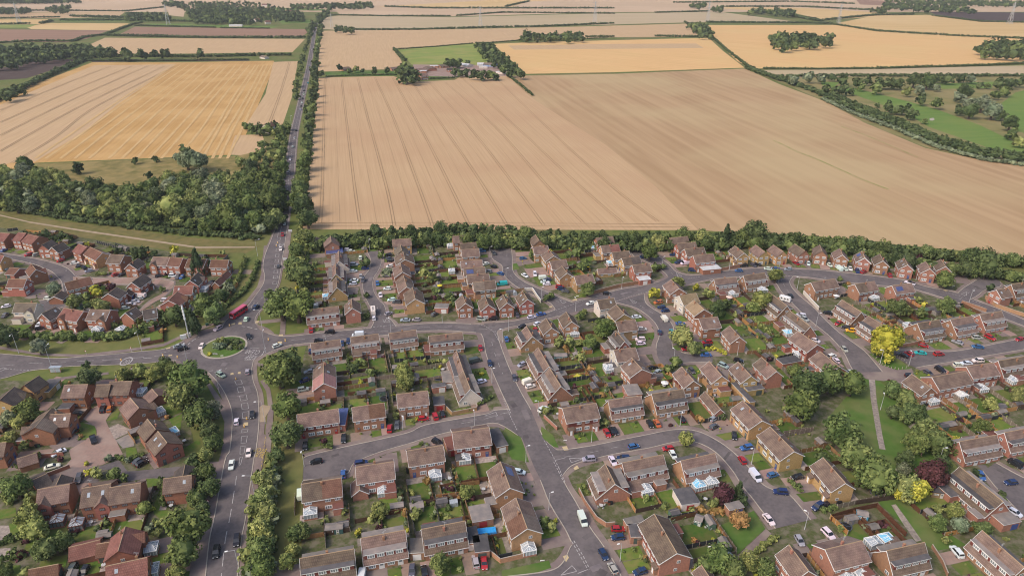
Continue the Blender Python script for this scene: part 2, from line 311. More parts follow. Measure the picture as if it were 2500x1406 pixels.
ZONES=[("by the planted roundabout",548,850),("beside the striped stubble field",350,270),("along the straight country road",730,330),("in the wood below the stubble field",350,480),("by the dirt footpath",250,590),("on the curving close at far left",120,640),("on the pink paved close",320,700),("behind the hedge above the west road",180,790),("by the red bus",590,740),("by the bus shelter",140,920),("round the lower left turning court",230,1050),("in the bottom left corner",230,1300),("along the hatched road",590,1150),("on the grass strip beside hatched road",680,1250),("in the tree group near the roundabout",700,930),("on the first close east of bus",900,680),("in the hedge belt by the wheat field",850,575),("on the second close by wheat field",1220,650),("in gardens between the two closes",1045,650),("beside the third close by wheat field",1450,640),("at the top of the third close",1580,610),("in the red brick row below closes",1150,760),("on the row below the east road",950,850),("in gardens around the pointed tree",960,920),("along the central avenue",1230,930),("near the pink roofed house",810,960),("on the street left of the avenue",900,1020),("in the block below the left street",1000,1130),("around the blue paddling pool",1180,1300),("in the bottom row left of avenue",900,1340),("at the double dashed junction",1430,1150),("around the white walled garage",1650,1240),("beside the orange tree",1800,1290),("on the crescent with turquoise car",1600,800),("around the turquoise shed",1380,870),("below the crescent",1540,980),("among the yellow brick houses",1790,920),("along the street above the orange tree",1750,1080),("on the detached row by big field",1950,620),("right end of the detached row",2270,650),("beside the long cream wall",2000,740),("beside the big yellow tree",2160,830),("in gardens above the yellow tree",2280,750),("on the street right of yellow tree",2360,850),("beside the green with paved path",2150,1000),("in gardens right of the green",2360,990),("near the dark purple tree",2260,1170),("in the bottom right corner",2380,1320),("around the blue playhouse",2100,1280),("in the far upper left fields",250,70),("around the far village",600,40),("around the farm yard",1100,170),("in the far middle fields",1300,40),("by the golden field",1950,110),("on the golf course",2250,240),("in the far upper right corner",2300,20),("at the far side of the avenue",1340,800),("in hedge belt above second close",1200,575),("in hedge belt above the third close",1500,585),("in hedge belt above detached row",1950,590),("in hedge belt by right edge",2350,630)]
import bpy, math, random
from math import sin, cos, pi, radians, atan2, hypot
from mathutils import Vector, Matrix
random.seed(7)
S=bpy.context.scene; COL=S.collection
H=150.0; FPX=1680.0; HOR=-115.0
PITCH=math.atan((703-HOR)/FPX)
CP,SP=cos(PITCH),sin(PITCH)
def U(px,py,z=0.0):
    x=(px-1250)/FPX; v=(703-py)/FPX
    d=(x, CP+v*SP, -SP+v*CP)
    t=(z-H)/d[2]
    return (d[0]*t, d[1]*t, z)
def ppm(py): return (py-HOR)*CP/H
def T(tile,x,y):
    a=TILES[tile]; return (a[0]+x/a[2], a[1]+y/a[2])
# ---------------------------------------------------------------- materials
def mat(name,c1,c2=None,sc=1.0,rough=.9,c3=None,sc3=.1,spec=.2,stretch=None,bump=0,isl=0.0,objcol=False,metal=0,trans=0,rnd=0.0,amt3=.5):
    m=bpy.data.materials.new(name); m.use_nodes=True; nt=m.node_tree; N=nt.nodes; L=nt.links
    b=N['Principled BSDF']; b.inputs['Roughness'].default_value=rough; b.inputs['Specular IOR Level'].default_value=spec
    b.inputs['Metallic'].default_value=metal
    def rgb(c): 
        n=N.new('ShaderNodeRGB'); n.outputs[0].default_value=(c[0],c[1],c[2],1); return n.outputs[0]
    def mix(f,a,bb,mode='MIX'):
        n=N.new('ShaderNodeMix'); n.data_type='RGBA'; n.blend_type=mode
        if isinstance(f,float): n.inputs[0].default_value=f
        else: L.new(f,n.inputs[0])
        L.new(a,n.inputs[6]); L.new(bb,n.inputs[7]); return n.outputs[2]
    tc=N.new('ShaderNodeTexCoord'); vec=tc.outputs['Object']
    if stretch:
        mp=N.new('ShaderNodeMapping'); mp.vector_type='POINT'
        mr=N.new('ShaderNodeMapping'); mr.vector_type='POINT'; mr.inputs['Rotation'].default_value=(0,0,stretch[0]); L.new(vec,mr.inputs['Vector'])
        mp.inputs['Scale'].default_value=(stretch[1],stretch[2],1)
        L.new(mr.outputs[0],mp.inputs['Vector']); vec2=mp.outputs[0]
    else: vec2=vec
    def noise(scale,v,det=4,lo=.35,hi=.65):
        n=N.new('ShaderNodeTexNoise'); n.inputs['Scale'].default_value=scale; n.inputs['Detail'].default_value=det; L.new(v,n.inputs['Vector'])
        r=N.new('ShaderNodeMapRange'); r.inputs[1].default_value=lo; r.inputs[2].default_value=hi; L.new(n.outputs[0],r.inputs[0]); return r.outputs[0],n.outputs[0]
    if objcol:
        oi=N.new('ShaderNodeObjectInfo'); col=oi.outputs['Color']
        if c2:
            f,_=noise(sc,vec2); dk=mix(1.0,col,rgb(c2),'MULTIPLY'); col=mix(f,col,dk)
    else:
        col=rgb(c1)
        if c2:
            f,_=noise(sc,vec2); col=mix(f,col,rgb(c2))
    if c3:
        f,_=noise(sc3,vec,3,.45,.62); 
        mu=N.new('ShaderNodeMath'); mu.operation='MULTIPLY'; mu.inputs[1].default_value=amt3; L.new(f,mu.inputs[0]); col=mix(mu.outputs[0],col,rgb(c3))
    if isl or rnd:
        if isl:
            g=N.new('ShaderNodeNewGeometry'); src=g.outputs['Random Per Island']; am=isl
        else:
            g=N.new('ShaderNodeObjectInfo'); src=g.outputs['Random']; am=rnd
        r=N.new('ShaderNodeMapRange'); r.inputs[3].default_value=1-am; r.inputs[4].default_value=1+am; L.new(src,r.inputs[0])
        hs=N.new('ShaderNodeHueSaturation'); L.new(r.outputs[0],hs.inputs['Value']); L.new(col,hs.inputs['Color'])
        r2=N.new('ShaderNodeMath'); r2.operation='MULTIPLY_ADD'; L.new(src,r2.inputs[0]); r2.inputs[1].default_value=-.03; r2.inputs[2].default_value=.515; L.new(r2.outputs[0],hs.inputs['Hue'])
        col=hs.outputs[0]
    L.new(col,b.inputs['Base Color'])
    if bump:
        _,nf=noise(sc,vec2); bp=N.new('ShaderNodeBump'); bp.inputs['Strength'].default_value=bump; bp.inputs['Distance'].default_value=.3
        L.new(nf,bp.inputs['Height']); L.new(bp.outputs[0],b.inputs['Normal'])
    m['_col']=1
    return m
def tiles_mat(name,c1,c2,c3):
    m=mat(name,c1,c2,sc=.6,rough=.95,rnd=.22,c3=c3,sc3=.35,amt3=.45,spec=.1); nt=m.node_tree; N=nt.nodes; L=nt.links
    b=N['Principled BSDF']; src=b.inputs['Base Color'].links[0].from_socket
    tc=[n for n in N if n.type=='TEX_COORD'][0]
    br=N.new('ShaderNodeTexBrick'); br.inputs['Scale'].default_value=1; br.inputs['Brick Width'].default_value=.55; br.inputs['Row Height'].default_value=.5
    br.inputs['Mortar Size'].default_value=.07; br.inputs['Mortar Smooth'].default_value=.5; br.offset=.5
    br.inputs['Color1'].default_value=(1,1,1,1); br.inputs['Color2'].default_value=(.78,.78,.78,1); br.inputs['Mortar'].default_value=(.5,.5,.5,1)
    L.new(tc.outputs['Object'],br.inputs['Vector'])
    mx=N.new('ShaderNodeMix'); mx.data_type='RGBA'; mx.blend_type='MULTIPLY'; mx.inputs[0].default_value=.6
    L.new(src,mx.inputs[6]); L.new(br.outputs['Color'],mx.inputs[7]); L.new(mx.outputs[2],b.inputs['Base Color'])
    bp=N.new('ShaderNodeBump'); bp.inputs['Strength'].default_value=.5; bp.inputs['Distance'].default_value=.1
    L.new(br.outputs['Fac'],bp.inputs['Height']); bp.invert=True; L.new(bp.outputs[0],b.inputs['Normal'])
    return m
M={}
M['ground']=mat('ground_grass',(.16,.175,.055),(.11,.145,.04),.25,c3=(.22,.17,.08),sc3=.02,spec=.05)
M['grass']=mat('grass_lawn',(.085,.155,.028),(.13,.165,.042),.6,c3=(.18,.155,.06),sc3=.15,isl=.28,spec=.05)
M['verge']=mat('verge_grass',(.1,.17,.04),(.08,.145,.032),.35,c3=(.2,.185,.08),sc3=.08,spec=.05)
M['meadow']=mat('meadow_grass',(.19,.16,.06),(.125,.125,.045),.3,c3=(.25,.19,.09),sc3=.06,spec=.05)
M['garden']=mat('garden_soil',(.075,.1,.03),(.125,.115,.065),1.3,c3=(.27,.22,.18),sc3=.4,spec=.05,amt3=.45)
M['asphalt']=mat('asphalt',(.155,.134,.134),(.122,.106,.108),.9,c3=(.205,.175,.168),sc3=.14,rough=.95,spec=.1)
M['pave']=mat('pavement_slabs',(.235,.18,.165),(.2,.155,.145),.7,c3=(.33,.27,.22),sc3=.12,rough=.95,spec=.1)
M['paving']=mat('block_paving',(.33,.22,.18),(.28,.2,.165),1.1,c3=(.38,.29,.24),sc3=.15,rough=.95,spec=.1,isl=.12)
M['patio']=mat('patio_slabs',(.38,.32,.27),(.24,.2,.18),1.0,isl=.35,rough=.95,spec=.1)
M['kerb']=mat('kerb_stone',(.46,.4,.33),(.37,.32,.27),.4,rough=.9)
M['white']=mat('white_paint',(.84,.83,.81),rough=.5)
M['mark']=mat('road_marking',(.52,.49,.47),(.32,.29,.285),1.5,rough=.8)
M['ymark']=mat('yellow_marking',(.55,.4,.12),rough=.8)
M['tact']=mat('tactile_paving',(.55,.43,.25),rough=.9)
for k,c in dict(r=((.38,.165,.11),(.3,.14,.095)),o=((.4,.2,.13),(.31,.165,.115)),y=((.44,.26,.14),(.34,.21,.12)),t=((.52,.335,.155),(.42,.27,.13)),w=((.7,.62,.54),(.62,.54,.46)),c=((.72,.64,.52),(.66,.58,.48)),b=((.25,.35,.6),(.2,.3,.5))).items():
    M['wall_'+k]=mat('brick_wall_'+k,c[0],c[1],1.6,rough=.95,rnd=.12,spec=.1)
for k,c in dict(b=((.225,.157,.125),(.17,.12,.1),(.3,.22,.165)),d=((.115,.095,.085),(.085,.072,.066),(.16,.13,.11)),p=((.23,.115,.085),(.185,.095,.072),(.27,.15,.11)),y=((.4,.28,.18),(.33,.23,.15),(.42,.31,.2)),q=((.42,.23,.2),(.37,.2,.175),(.45,.26,.22)),g=((.26,.2,.16),(.21,.165,.135),(.3,.24,.19))).items():
    M['roof_'+k]=tiles_mat('roof_tiles_'+k,*c)
M['flat_d']=mat('felt_roof_dark',(.09,.085,.09),(.13,.12,.12),.5,rnd=.2)
M['flat_g']=mat('felt_roof_grey',(.2,.18,.17),(.28,.24,.21),.5,rnd=.2)
M['flat_w']=mat('flat_roof_white',(.62,.62,.62),(.5,.5,.5),.4)
M['flat_p']=mat('flat_roof_red',(.2,.085,.07),(.17,.08,.065),.7)
M['solar']=mat('solar_panels',(.06,.08,.2),(.09,.11,.26),2,rough=.25,spec=.6)
M['cladb']=mat('brown_tile_hanging',(.17,.12,.1),(.13,.09,.08),2)
M['clad']=mat('tile_hanging',(.2,.06,.05),(.15,.05,.04),2)
M['ridge']=mat('ridge_tile',(.4,.28,.18))
M['glass']=mat('window_glass',(.2,.215,.235),rough=.12,spec=.8)
M['cglass']=mat('conservatory_glass',(.42,.46,.5),(.3,.34,.38),2,rough=.2,spec=.7)
M['bglass']=mat('blue_roof_glass',(.2,.5,.7),rough=.2,spec=.7)
M['brown']=mat('dark_wood_frame',(.14,.06,.04))
M['door']=mat('painted_door',None,objcol=True,rough=.5)
M['paint']=mat('car_paint',None,objcol=True,rough=.25,spec=.6)
M['cgl']=mat('car_glass',(.02,.022,.028),rough=.08,spec=.8)
M['tyre']=mat('tyre_rubber',(.02,.02,.02))
M['hub']=mat('wheel_rim',(.4,.4,.42),rough=.35,metal=.6)
M['lampw']=mat('headlight_lens',(.75,.75,.75),rough=.2)
M['tail']=mat('tail_light_lens',(.5,.02,.02),rough=.2)
M['leaf']=mat('foliage',None,(.48,.56,.5),sc=1.3,objcol=True,isl=.45,spec=.15)
M['bark']=mat('bark',(.12,.09,.07),(.08,.06,.05),2)
M['metal']=mat('galvanised_metal',(.52,.52,.52),rough=.5)
M['fence']=mat('fence_panel',None,(.75,.7,.68),sc=1.5,objcol=True)
M['shed']=mat('shed_wall',None,(.8,.78,.75),sc=1,objcol=True)
M['plain']=mat('coloured_surface',None,objcol=True,rough=.7)
M['skin']=mat('skin',(.5,.3,.22)); 
M['sand']=mat('dirt_path',(.42,.32,.22),(.35,.27,.18),.3)
# ---------------------------------------------------------------- mesh helper
class MB:
    def __init__(s): s.v=[]; s.f=[]; s.m=[]
    def face(s,pts,mi=0):
        n=len(s.v); s.v+= [tuple(p) for p in pts]; s.f.append(tuple(range(n,n+len(pts)))); s.m.append(mi)
    def hexa(s,b,t,mi=0,ti=None):
        n=len(s.v); s.v+=list(b)+list(t)
        s.f+=[(n+3,n+2,n+1,n),(n+4,n+5,n+6,n+7),(n,n+1,n+5,n+4),(n+1,n+2,n+6,n+5),(n+2,n+3,n+7,n+6),(n+3,n,n+4,n+7)]
        s.m+=[mi,mi if ti is None else ti,mi,mi,mi,mi]
    def box(s,x0,x1,y0,y1,z0,z1,mi=0,ti=None):
        s.hexa([(x0,y0,z0),(x1,y0,z0),(x1,y1,z0),(x0,y1,z0)],[(x0,y0,z1),(x1,y0,z1),(x1,y1,z1),(x0,y1,z1)],mi,ti)
    def bar(s,a,b,r,mi=0,n=4):
        a=Vector(a);b=Vector(b);d=(b-a); 
        if d.length<1e-6: return
        q=d.to_track_quat('Z','Y'); k=len(s.v)
        for c in (a,b):
            for i in range(n):
                t=2*pi*i/n+pi/4; s.v.append(tuple(c+q@Vector((r*cos(t),r*sin(t),0))))
        for i in range(n):
            j=(i+1)%n; s.f.append((k+i,k+j,k+n+j,k+n+i)); s.m.append(mi)
        s.f.append(tuple(range(k+n-1,k-1,-1))); s.m.append(mi); s.f.append(tuple(range(k+n,k+2*n))); s.m.append(mi)
    def cone(s,x,y,z0,z1,r0,r1,n=8,mi=0,cap=True):
        k=len(s.v)
        for z,r in ((z0,r0),(z1,r1)):
            for i in range(n): t=2*pi*i/n; s.v.append((x+r*cos(t),y+r*sin(t),z))
        for i in range(n):
            j=(i+1)%n; s.f.append((k+i,k+j,k+n+j,k+n+i)); s.m.append(mi)
        if cap: s.f.append(tuple(range(k+n,k+2*n))); s.m.append(mi)
    def mesh(s,name,mats):
        me=bpy.data.meshes.new(name); me.from_pydata(s.v,[],s.f)
        for m in mats: me.materials.append(M[m] if isinstance(m,str) else m)
        if len(mats)>1: me.polygons.foreach_set('material_index',s.m)
        me.update(); return me
THINGS=[]
def obj(name,data,parent=None,loc=(0,0,0),rz=0,scale=None,color=None):
    o=bpy.data.objects.new(name,data); COL.objects.link(o); o.location=loc; o.rotation_euler=(0,0,rz)
    if scale: o.scale=scale
    if color: o.color=(color[0],color[1],color[2],1)
    if parent: o.parent=parent
    return o
def struct(name,mb,mats):
    o=obj(name,mb.mesh(name,mats)); o['kind']='structure'; return o
def tag(o,base,cat,group,px=None):
    if px is None:
        p=o.location; px=PJ(p[0],p[1],p[2])
    THINGS.append((o,base,cat,group,px)); o['category']=cat; o['group']=group; return o
def PJ(x,y,z=0):
    dz=z-H; depth=y*CP-dz*SP; up=y*SP+dz*CP
    return (1250+FPX*x/depth, 703-FPX*up/depth)
def empty(name,loc,rz=0): return obj(name,None,None,loc,rz)
# ---------------------------------------------------------------- ground
ZC=[0.002]
def nz(step=.0006): ZC[0]+=step; return ZC[0]
g=MB(); g.face([(-5200,-400,-.03),(5200,-400,-.03),(5200,6800,-.03),(-5200,6800,-.03)]); struct('ground',g,['ground'])
def px_poly(pts,z): return [U(x,y,z) for x,y in pts]
def patch(name,mt,pts,z=None,tile=None):
    if tile: pts=[T(tile,*p) for p in pts]
    mb=MB(); mb.face(px_poly(pts,z if z else nz(.0005))); return struct(name,mb,[mt])
def dirang(a,b,tile='f'):
    p=U(*T(tile,*a)); q=U(*T(tile,*b)); return atan2(q[1]-p[1],q[0]-p[0])
def crop(name,c1,c2,ang,sx=.02,sy=.9,c3=None,sc3=.01,amt=.5):
    M[name]=mat(name,c1,c2,1.0,stretch=(-ang,sx,sy),c3=c3,sc3=sc3,spec=.03,amt3=amt,rough=1); return name
aw=dirang((1240,1406),(1085,630),'e2')
crop('wheat_main',(.53,.362,.213),(.475,.32,.183),dirang((1240,1406),(900,760),'e2'),.012,.9,(.46,.29,.17),.009,.5)
crop('wheat_pale',(.55,.385,.225),(.49,.335,.19),dirang((90,1245),(1330,510),'e1'),.02,.4,(.5,.34,.2),.03)
al=dirang((830,1215),(1680,495),'e1')
crop('stubble_gold',(.53,.325,.13),(.45,.265,.1),al,.01,.45,(.62,.4,.18),.02)
crop('straw_row',(.6,.41,.2),(.53,.35,.16),al,.1,.4)
crop('stubble_right',(.7,.45,.215),(.6,.375,.165),dirang((1750,100),(2450,150)),.008,.35,(.64,.44,.2),.006,.6)
crop('pale_bare',(.46,.312,.178),(.38,.25,.138),dirang((0,900),(600,1250),'e3'),.005,.14,(.48,.36,.2),.006,.7)
crop('tan_far',(.54,.39,.26),(.5,.36,.23),0,.003,.05,(.6,.44,.3),.004)
crop('gold_far',(.6,.42,.2),(.55,.37,.17),.1,.003,.05,(.64,.46,.24),.004)
crop('grey_far',(.5,.39,.25),(.45,.35,.22),0,.003,.05,(.42,.34,.2),.004)
crop('brown_far',(.33,.2,.14),(.28,.175,.12),0,.004,.08)
crop('plough_dark',(.11,.08,.07),(.085,.062,.055),.5,.02,.3)
crop('paddock',(.26,.3,.08),(.19,.25,.07),.2,.01,.1,(.34,.3,.11),.03)
crop('fairway',(.13,.21,.055),(.16,.23,.06),.2,.02,.2,(.2,.24,.07),.02)
M['rough']=mat('rough_grass',(.26,.22,.095),(.16,.17,.065),.06,c3=(.36,.27,.14),sc3=.03,spec=.03)
M['scrub']=mat('scrub_grass',(.29,.22,.09),(.15,.14,.05),.12,c3=(.36,.27,.12),sc3=.05,spec=.03)
P=patch
P('field','tan_far',[(-300,-62),(2800,-62),(2800,30),(-300,30)])
P('field','tan_far',[(190,-10),(400,-10),(400,18),(320,26),(163,27),(195,3)])
P('field','wheat_pale',[(-60,33),(307,29),(288,42),(160,45),(-60,47)])
P('field','gold_far',[(-60,48),(122,48),(102,60),(-60,60)])
P('field','gold_far',[(60,66),(120,57),(323,58),(272,75),(77,72)])
P('field','paddock',[(-60,62),(90,61),(70,68),(-60,69)])
P('field','brown_far',[(-60,72),(266,75),(211,96),(160,104),(-60,101)])
P('field','brown_far',[(330,66),(745,72),(755,77),(736,91),(384,88),(291,85)])
P('field','wheat_pale',[(256,93),(745,96),(714,128),(512,131),(282,133),(218,110)])
P('field','plough_dark',[(-60,178),(118,144),(189,146),(144,166),(64,192),(-60,200)])
P('field','plough_dark',[(224,146),(608,144),(608,149),(224,152)])
P('field','fairway',[(147,50),(500,48),(480,53),(147,53)])
P('field','fairway',[(350,58),(560,62),(680,66),(660,70),(400,66)])
P('field','fairway',[(678,50),(758,50),(758,58),(688,59)])
P('field','fairway',[(660,19),(794,23),(794,27),(660,24)])
P('field','tan_far',[(352,26),(454,18),(448,42),(413,38),(410,29)])
P('field','tan_far',[(672,3),(800,5),(800,13),(688,10)])
P('field','stubble_gold',[(-60,260),(225,153),(435,153),(668,149),(672,158),(600,330),(575,378),(85,398),(-60,440)])
P('field','wheat_pale',[(-60,268),(0,256),(230,160),(430,158),(300,246),(200,326),(85,395),(25,398),(-60,425)])
P('field','wheat_pale',[(668,152),(727,150),(712,240),(690,305),(600,307),(648,230)])
P('field','wheat_pale',[(574,331),(640,328),(650,360),(600,380),(558,378)])
P('field','scrub',[(40,405),(85,400),(575,382),(650,365),(690,420),(690,470),(200,470)])
P('field','wheat_main',[(778,190),(960,186),(985,196),(1010,200),(1110,196),(1125,187),(1240,186),(1300,240),(1332,262),(1480,355),(1600,455),(1705,562),(735,560),(752,440),(768,300)])
P('field','pale_bare',[(1243,186),(1500,181),(1820,168),(1900,205),(2020,250),(2110,300),(2260,362),(2400,392),(2600,420),(2600,640),(2350,612),(2060,585),(1705,562),(1600,455),(1480,355),(1332,262),(1300,240)])
P('field','wheat_pale',[(783,76),(1120,72),(1400,66),(1690,58),(1722,90),(1500,92),(1270,99),(1160,106),(965,122),(980,150),(985,168),(776,176)])
P('field','grey_far',[(780,45),(830,38),(1100,43),(1480,33),(1760,30),(1960,56),(1700,55),(1300,66),(870,76),(785,72)])
P('field','tan_far',[(815,23),(900,18),(1200,22),(1500,22),(1780,20),(1760,29),(1480,31),(1100,41),(830,37)])
P('field','gold_far',[(920,17),(1150,4),(1290,-5),(1520,-20),(1290,16),(1240,22)])
P('field','tan_far',[(1240,21),(1295,4),(1500,-5),(2000,-5),(1990,20)])
P('field','paddock',[(965,123),(1160,107),(1200,143),(1195,160),(1010,162)])
P('field','verge',[(795,176),(985,172),(985,186),(795,188)])
P('field','verge',[(1010,160),(1100,165),(1110,192),(1015,196)])
P('farm_yard','paving',[(1008,158),(1240,160),(1235,186),(1110,188),(1012,186)])
P('field','stubble_right',[(1203,108),(1300,104),(1730,93),(1765,125),(1818,166),(1500,177),(1285,181)])
P('field','wheat_pale',[(1240,112),(1500,108),(1700,107),(1718,118),(1500,120),(1255,122)])
P('field','stubble_right',[(1728,62),(2040,62),(2170,78),(2500,96),(2600,100),(2600,155),(2200,164),(1832,168),(1800,150),(1740,92)])
P('field','gold_far',[(2030,60),(2130,40),(2260,37),(2400,50),(2600,62),(2600,96),(2200,84)])
P('field','gold_far',[(1770,18),(1960,20),(2220,36),(2010,50),(1945,34),(1770,22)])
P('field','plough_dark',[(2270,30),(2600,32),(2600,56),(2400,54),(2290,40)])
P('field','tan_far',[(1936,8),(2100,12),(2210,28),(1940,14)])
P('field','brown_far',[(2090,0),(2200,4),(2150,14),(2100,12)])
P('field','grey_far',[(1850,172),(2100,170),(2600,158),(2600,186),(2100,188),(1930,190)])
P('golf_course','rough',[(1825,170),(1900,190),(2600,186),(2600,415),(2400,390),(2260,360),(2110,300),(2020,250),(1900,200)])
for pts in ([(1120,570),(1350,600),(1600,660),(1900,740),(2200,850),(2550,1020),(2550,1080),(2250,1000),(1850,860),(1700,770),(1340,640)],[(2560,600),(2440,630),(2350,700),(2370,800),(2450,890),(2560,920)],[(1880,570),(2300,555),(2280,600),(1950,605)],[(1120,555),(1250,560),(1220,585),(1130,580)]):
    P('fairway','fairway',pts,tile='e3')
P('bunker','kerb',[(1860,805),(1885,800),(1895,812),(1880,820),(1860,818)],tile='e3')
P('meadow','meadow',[(-60,505),(0,515),(120,535),(400,572),(640,600),(600,618),(420,612),(200,580),(0,556),(-60,545)])
P('garden_ground','garden',[(-60,545),(0,556),(200,580),(420,615),(560,630),(570,680),(480,740),(420,775),(350,800),(200,818),(0,808),(-60,800)])
P('garden_ground','garden',[(-60,925),(60,930),(240,922),(400,930),(440,990),(470,1060),(480,1130),(440,1300),(430,1440),(-60,1440)])
P('garden_ground','garden',[(752,596),(1000,594),(1400,600),(1640,605),(1900,598),(2200,625),(2400,668),(2560,690),(2560,1440),(735,1440),(738,1170),(742,1110),(735,900),(748,840),(750,815),(752,700)])
P('green','verge',[(2112,918),(2160,926),(2240,1020),(2345,1150),(2290,1170),(2225,1240),(2360,1330),(2280,1345),(2150,1232),(2060,1110),(2020,1020)])
P('green','verge',[(1235,1040),(1262,1040),(1280,1090),(1292,1128),(1250,1120),(1222,1070)],z=.105)
P('green','verge',[(1322,1040),(1350,1062),(1364,1092),(1345,1090),(1318,1060)],z=.105)
P('green','verge',[(1225,1392),(1340,1367),(1346,1385),(1270,1410),(1225,1412)],z=.105)
P('green','verge',[(1745,1288),(1840,1246),(1868,1290),(1800,1352),(1775,1330)],z=.105)
P('green','verge',[(2120,862),(2180,865),(2225,900),(2190,903),(2150,890)],z=.112)
P('green','verge',[(1640,846),(1660,838),(1675,852),(1650,856)],z=.112)
P('green','verge',[(1690,862),(1725,855),(1730,862),(1705,866)],z=.112)
P('green','verge',[(843,598),(935,598),(915,614),(880,612)],z=.112)
P('verge','verge',[(1250,645),(1262,642),(1268,656),(1253,660)],z=.112)
for pts in ([(1250,960),(1330,730),(1580,700),(1500,800),(1360,950)],[(830,920),(980,880),(930,1000),(850,1050)],[(1870,590),(2110,600),(2000,740),(1880,640)],[(500,1190),(830,1130),(800,1280),(480,1280)],[(110,760),(230,740),(240,890),(120,900)],[(1780,210),(1950,200),(1940,290),(1800,320)]): P('lawn','grass',pts,z=.112+.0001*len(pts),tile='a1')
for pts in ([(660,530),(720,440),(780,450),(760,530)],[(880,900),(1000,850),(1160,900),(1180,1000),(1000,1070),(950,980)],[(1290,840),(1420,690),(1480,680),(1430,810)],[(2060,820),(2230,740),(2200,950),(2120,900)],[(2240,1180),(2430,1050),(2480,1250),(2260,1260)],[(1540,1160),(1660,1160),(1680,1240),(1540,1300)],[(1700,330),(1850,310),(1870,380),(1800,450),(1700,380)]): P('lawn','grass',pts,z=.1225,tile='b1')
P('patio','patio',[(0,780),(110,780),(130,900),(0,980)],z=.1128,tile='a1'); P('patio','patio',[(0,1060),(130,1050),(120,1200),(0,1250)],z=.1132,tile='a1'); P('lawn','grass',[(-100,600),(190,560),(200,670),(-100,720)],z=.1136,tile='a1'); P('lawn','grass',[(-100,1290),(250,1260),(240,1420),(-100,1450)],z=.1141,tile='a1')
P('paved_court','paving',[(780,1400),(870,1300),(840,1190),(1060,1060),(1010,1030),(1180,1010),(1180,940),(1130,880),(1000,800),(1130,680),(1200,640),(1400,670),(1290,830),(1320,900),(1420,1080),(1500,1240),(1400,1300),(1250,1370),(1050,1400)],z=.12,tile='b1')
P('driveway','pave',[(600,1150),(740,1010),(900,980),(1000,1060),(680,1190)],z=.118,tile='b1')
P('driveway','patio',[(1330,920),(1440,870),(1630,950),(1400,1060)],z=.121,tile='b1')
P('driveway','flat_g',[(1410,1070),(1630,970),(1640,1140),(1500,1170)],z=.1205,tile='b1')
P('paved_court','pave',[(560,180),(860,10),(1240,0),(1180,60),(1000,160),(930,250),(700,300)],z=.117,tile='a1')
P('paved_court','asphalt',[(1160,80),(1450,-20),(1560,120),(1700,110),(2200,60),(2230,140),(2000,210),(1800,200),(1600,240),(1440,250),(1380,90),(1230,110),(1200,260),(1000,260)],z=.1175,tile='a1')
P('bare_ground','sand',[(670,850),(665,670),(700,640),(800,650),(790,700),(740,790),(745,845)],z=.1065,tile='b2')
P('bus_layby','pave',[(630,1050),(650,1062),(648,1100),(640,1140),(622,1180),(608,1220),(600,1240),(612,1170),(622,1110)],z=.114)
P('dirt_path','sand',[(-60,514),(0,524),(72,541),(200,561),(400,590),(480,602),(622,602),(622,605),(480,606),(400,594),(200,565),(72,544),(0,527),(-60,517)],z=.09)
# footpaths
PATHS=[('patio',[(2121,925,2136,925),(2126,975,2140,975),(2140,1060,2154,1060),(2147,1095,2162,1098)]),
('patio',[(2176,1232,2187,1230),(2203,1275,2215,1268),(2236,1322,2250,1318)]),('pave',[(1796,1360,1812,1372),(1870,1290,1884,1302)]),
('pave',[(686,772,698,772),(684,800,697,800),(682,818,696,818)]),('pave',[(630,783,632,791),(686,777,690,785)]),
('pave',[(-60,838,-60,847),(0,845,0,852),(100,862,100,868),(200,865,200,872),(310,852,310,859),(400,838,400,845),(470,805,473,812),(540,778,545,785),(600,735,606,740),(628,700,636,700),(640,660,646,665),(644,600,652,600)]),
('pave',[(120,925,120,930),(190,915,190,921),(265,908,265,914)]),
('pave',[(500,1126,546,1126),(478,1256,520,1256),(462,1406,492,1406)]),('pave',[(618,1126,640,1126),(606,1180,630,1190),(598,1256,618,1256),(582,1406,600,1406)]),
('pave',[(635,930,648,925),(650,955,660,950),(655,1000,668,1000),(648,1050,665,1055),(650,1100,660,1105)]),
('pave',[(500,930,512,935),(530,985,545,980),(548,1030,562,1025),(545,1080,560,1080),(535,1126,550,1126)]),
('pave',[(700,560,712,560),(693,612,706,612),(686,658,698,655)]),
('pave',[(630,885,660,893),(630,893,655,902)]),('pave',[(2085,908,2092,922),(2153,905,2158,930),(2225,898,2232,915)]),('pave',[(2108,852,2122,862),(2150,900,2165,890),(2153,910,2190,905)]),
]
for mt,secs in PATHS:
    mb=MB(); zp=.1032+.00013*PATHS.index((mt,secs))
    for a,b in zip(secs,secs[1:]): mb.face([U(a[0],a[1],zp),U(a[2],a[3],zp),U(b[2],b[3],zp),U(b[0],b[1],zp)])
    struct('path',mb,[mt])
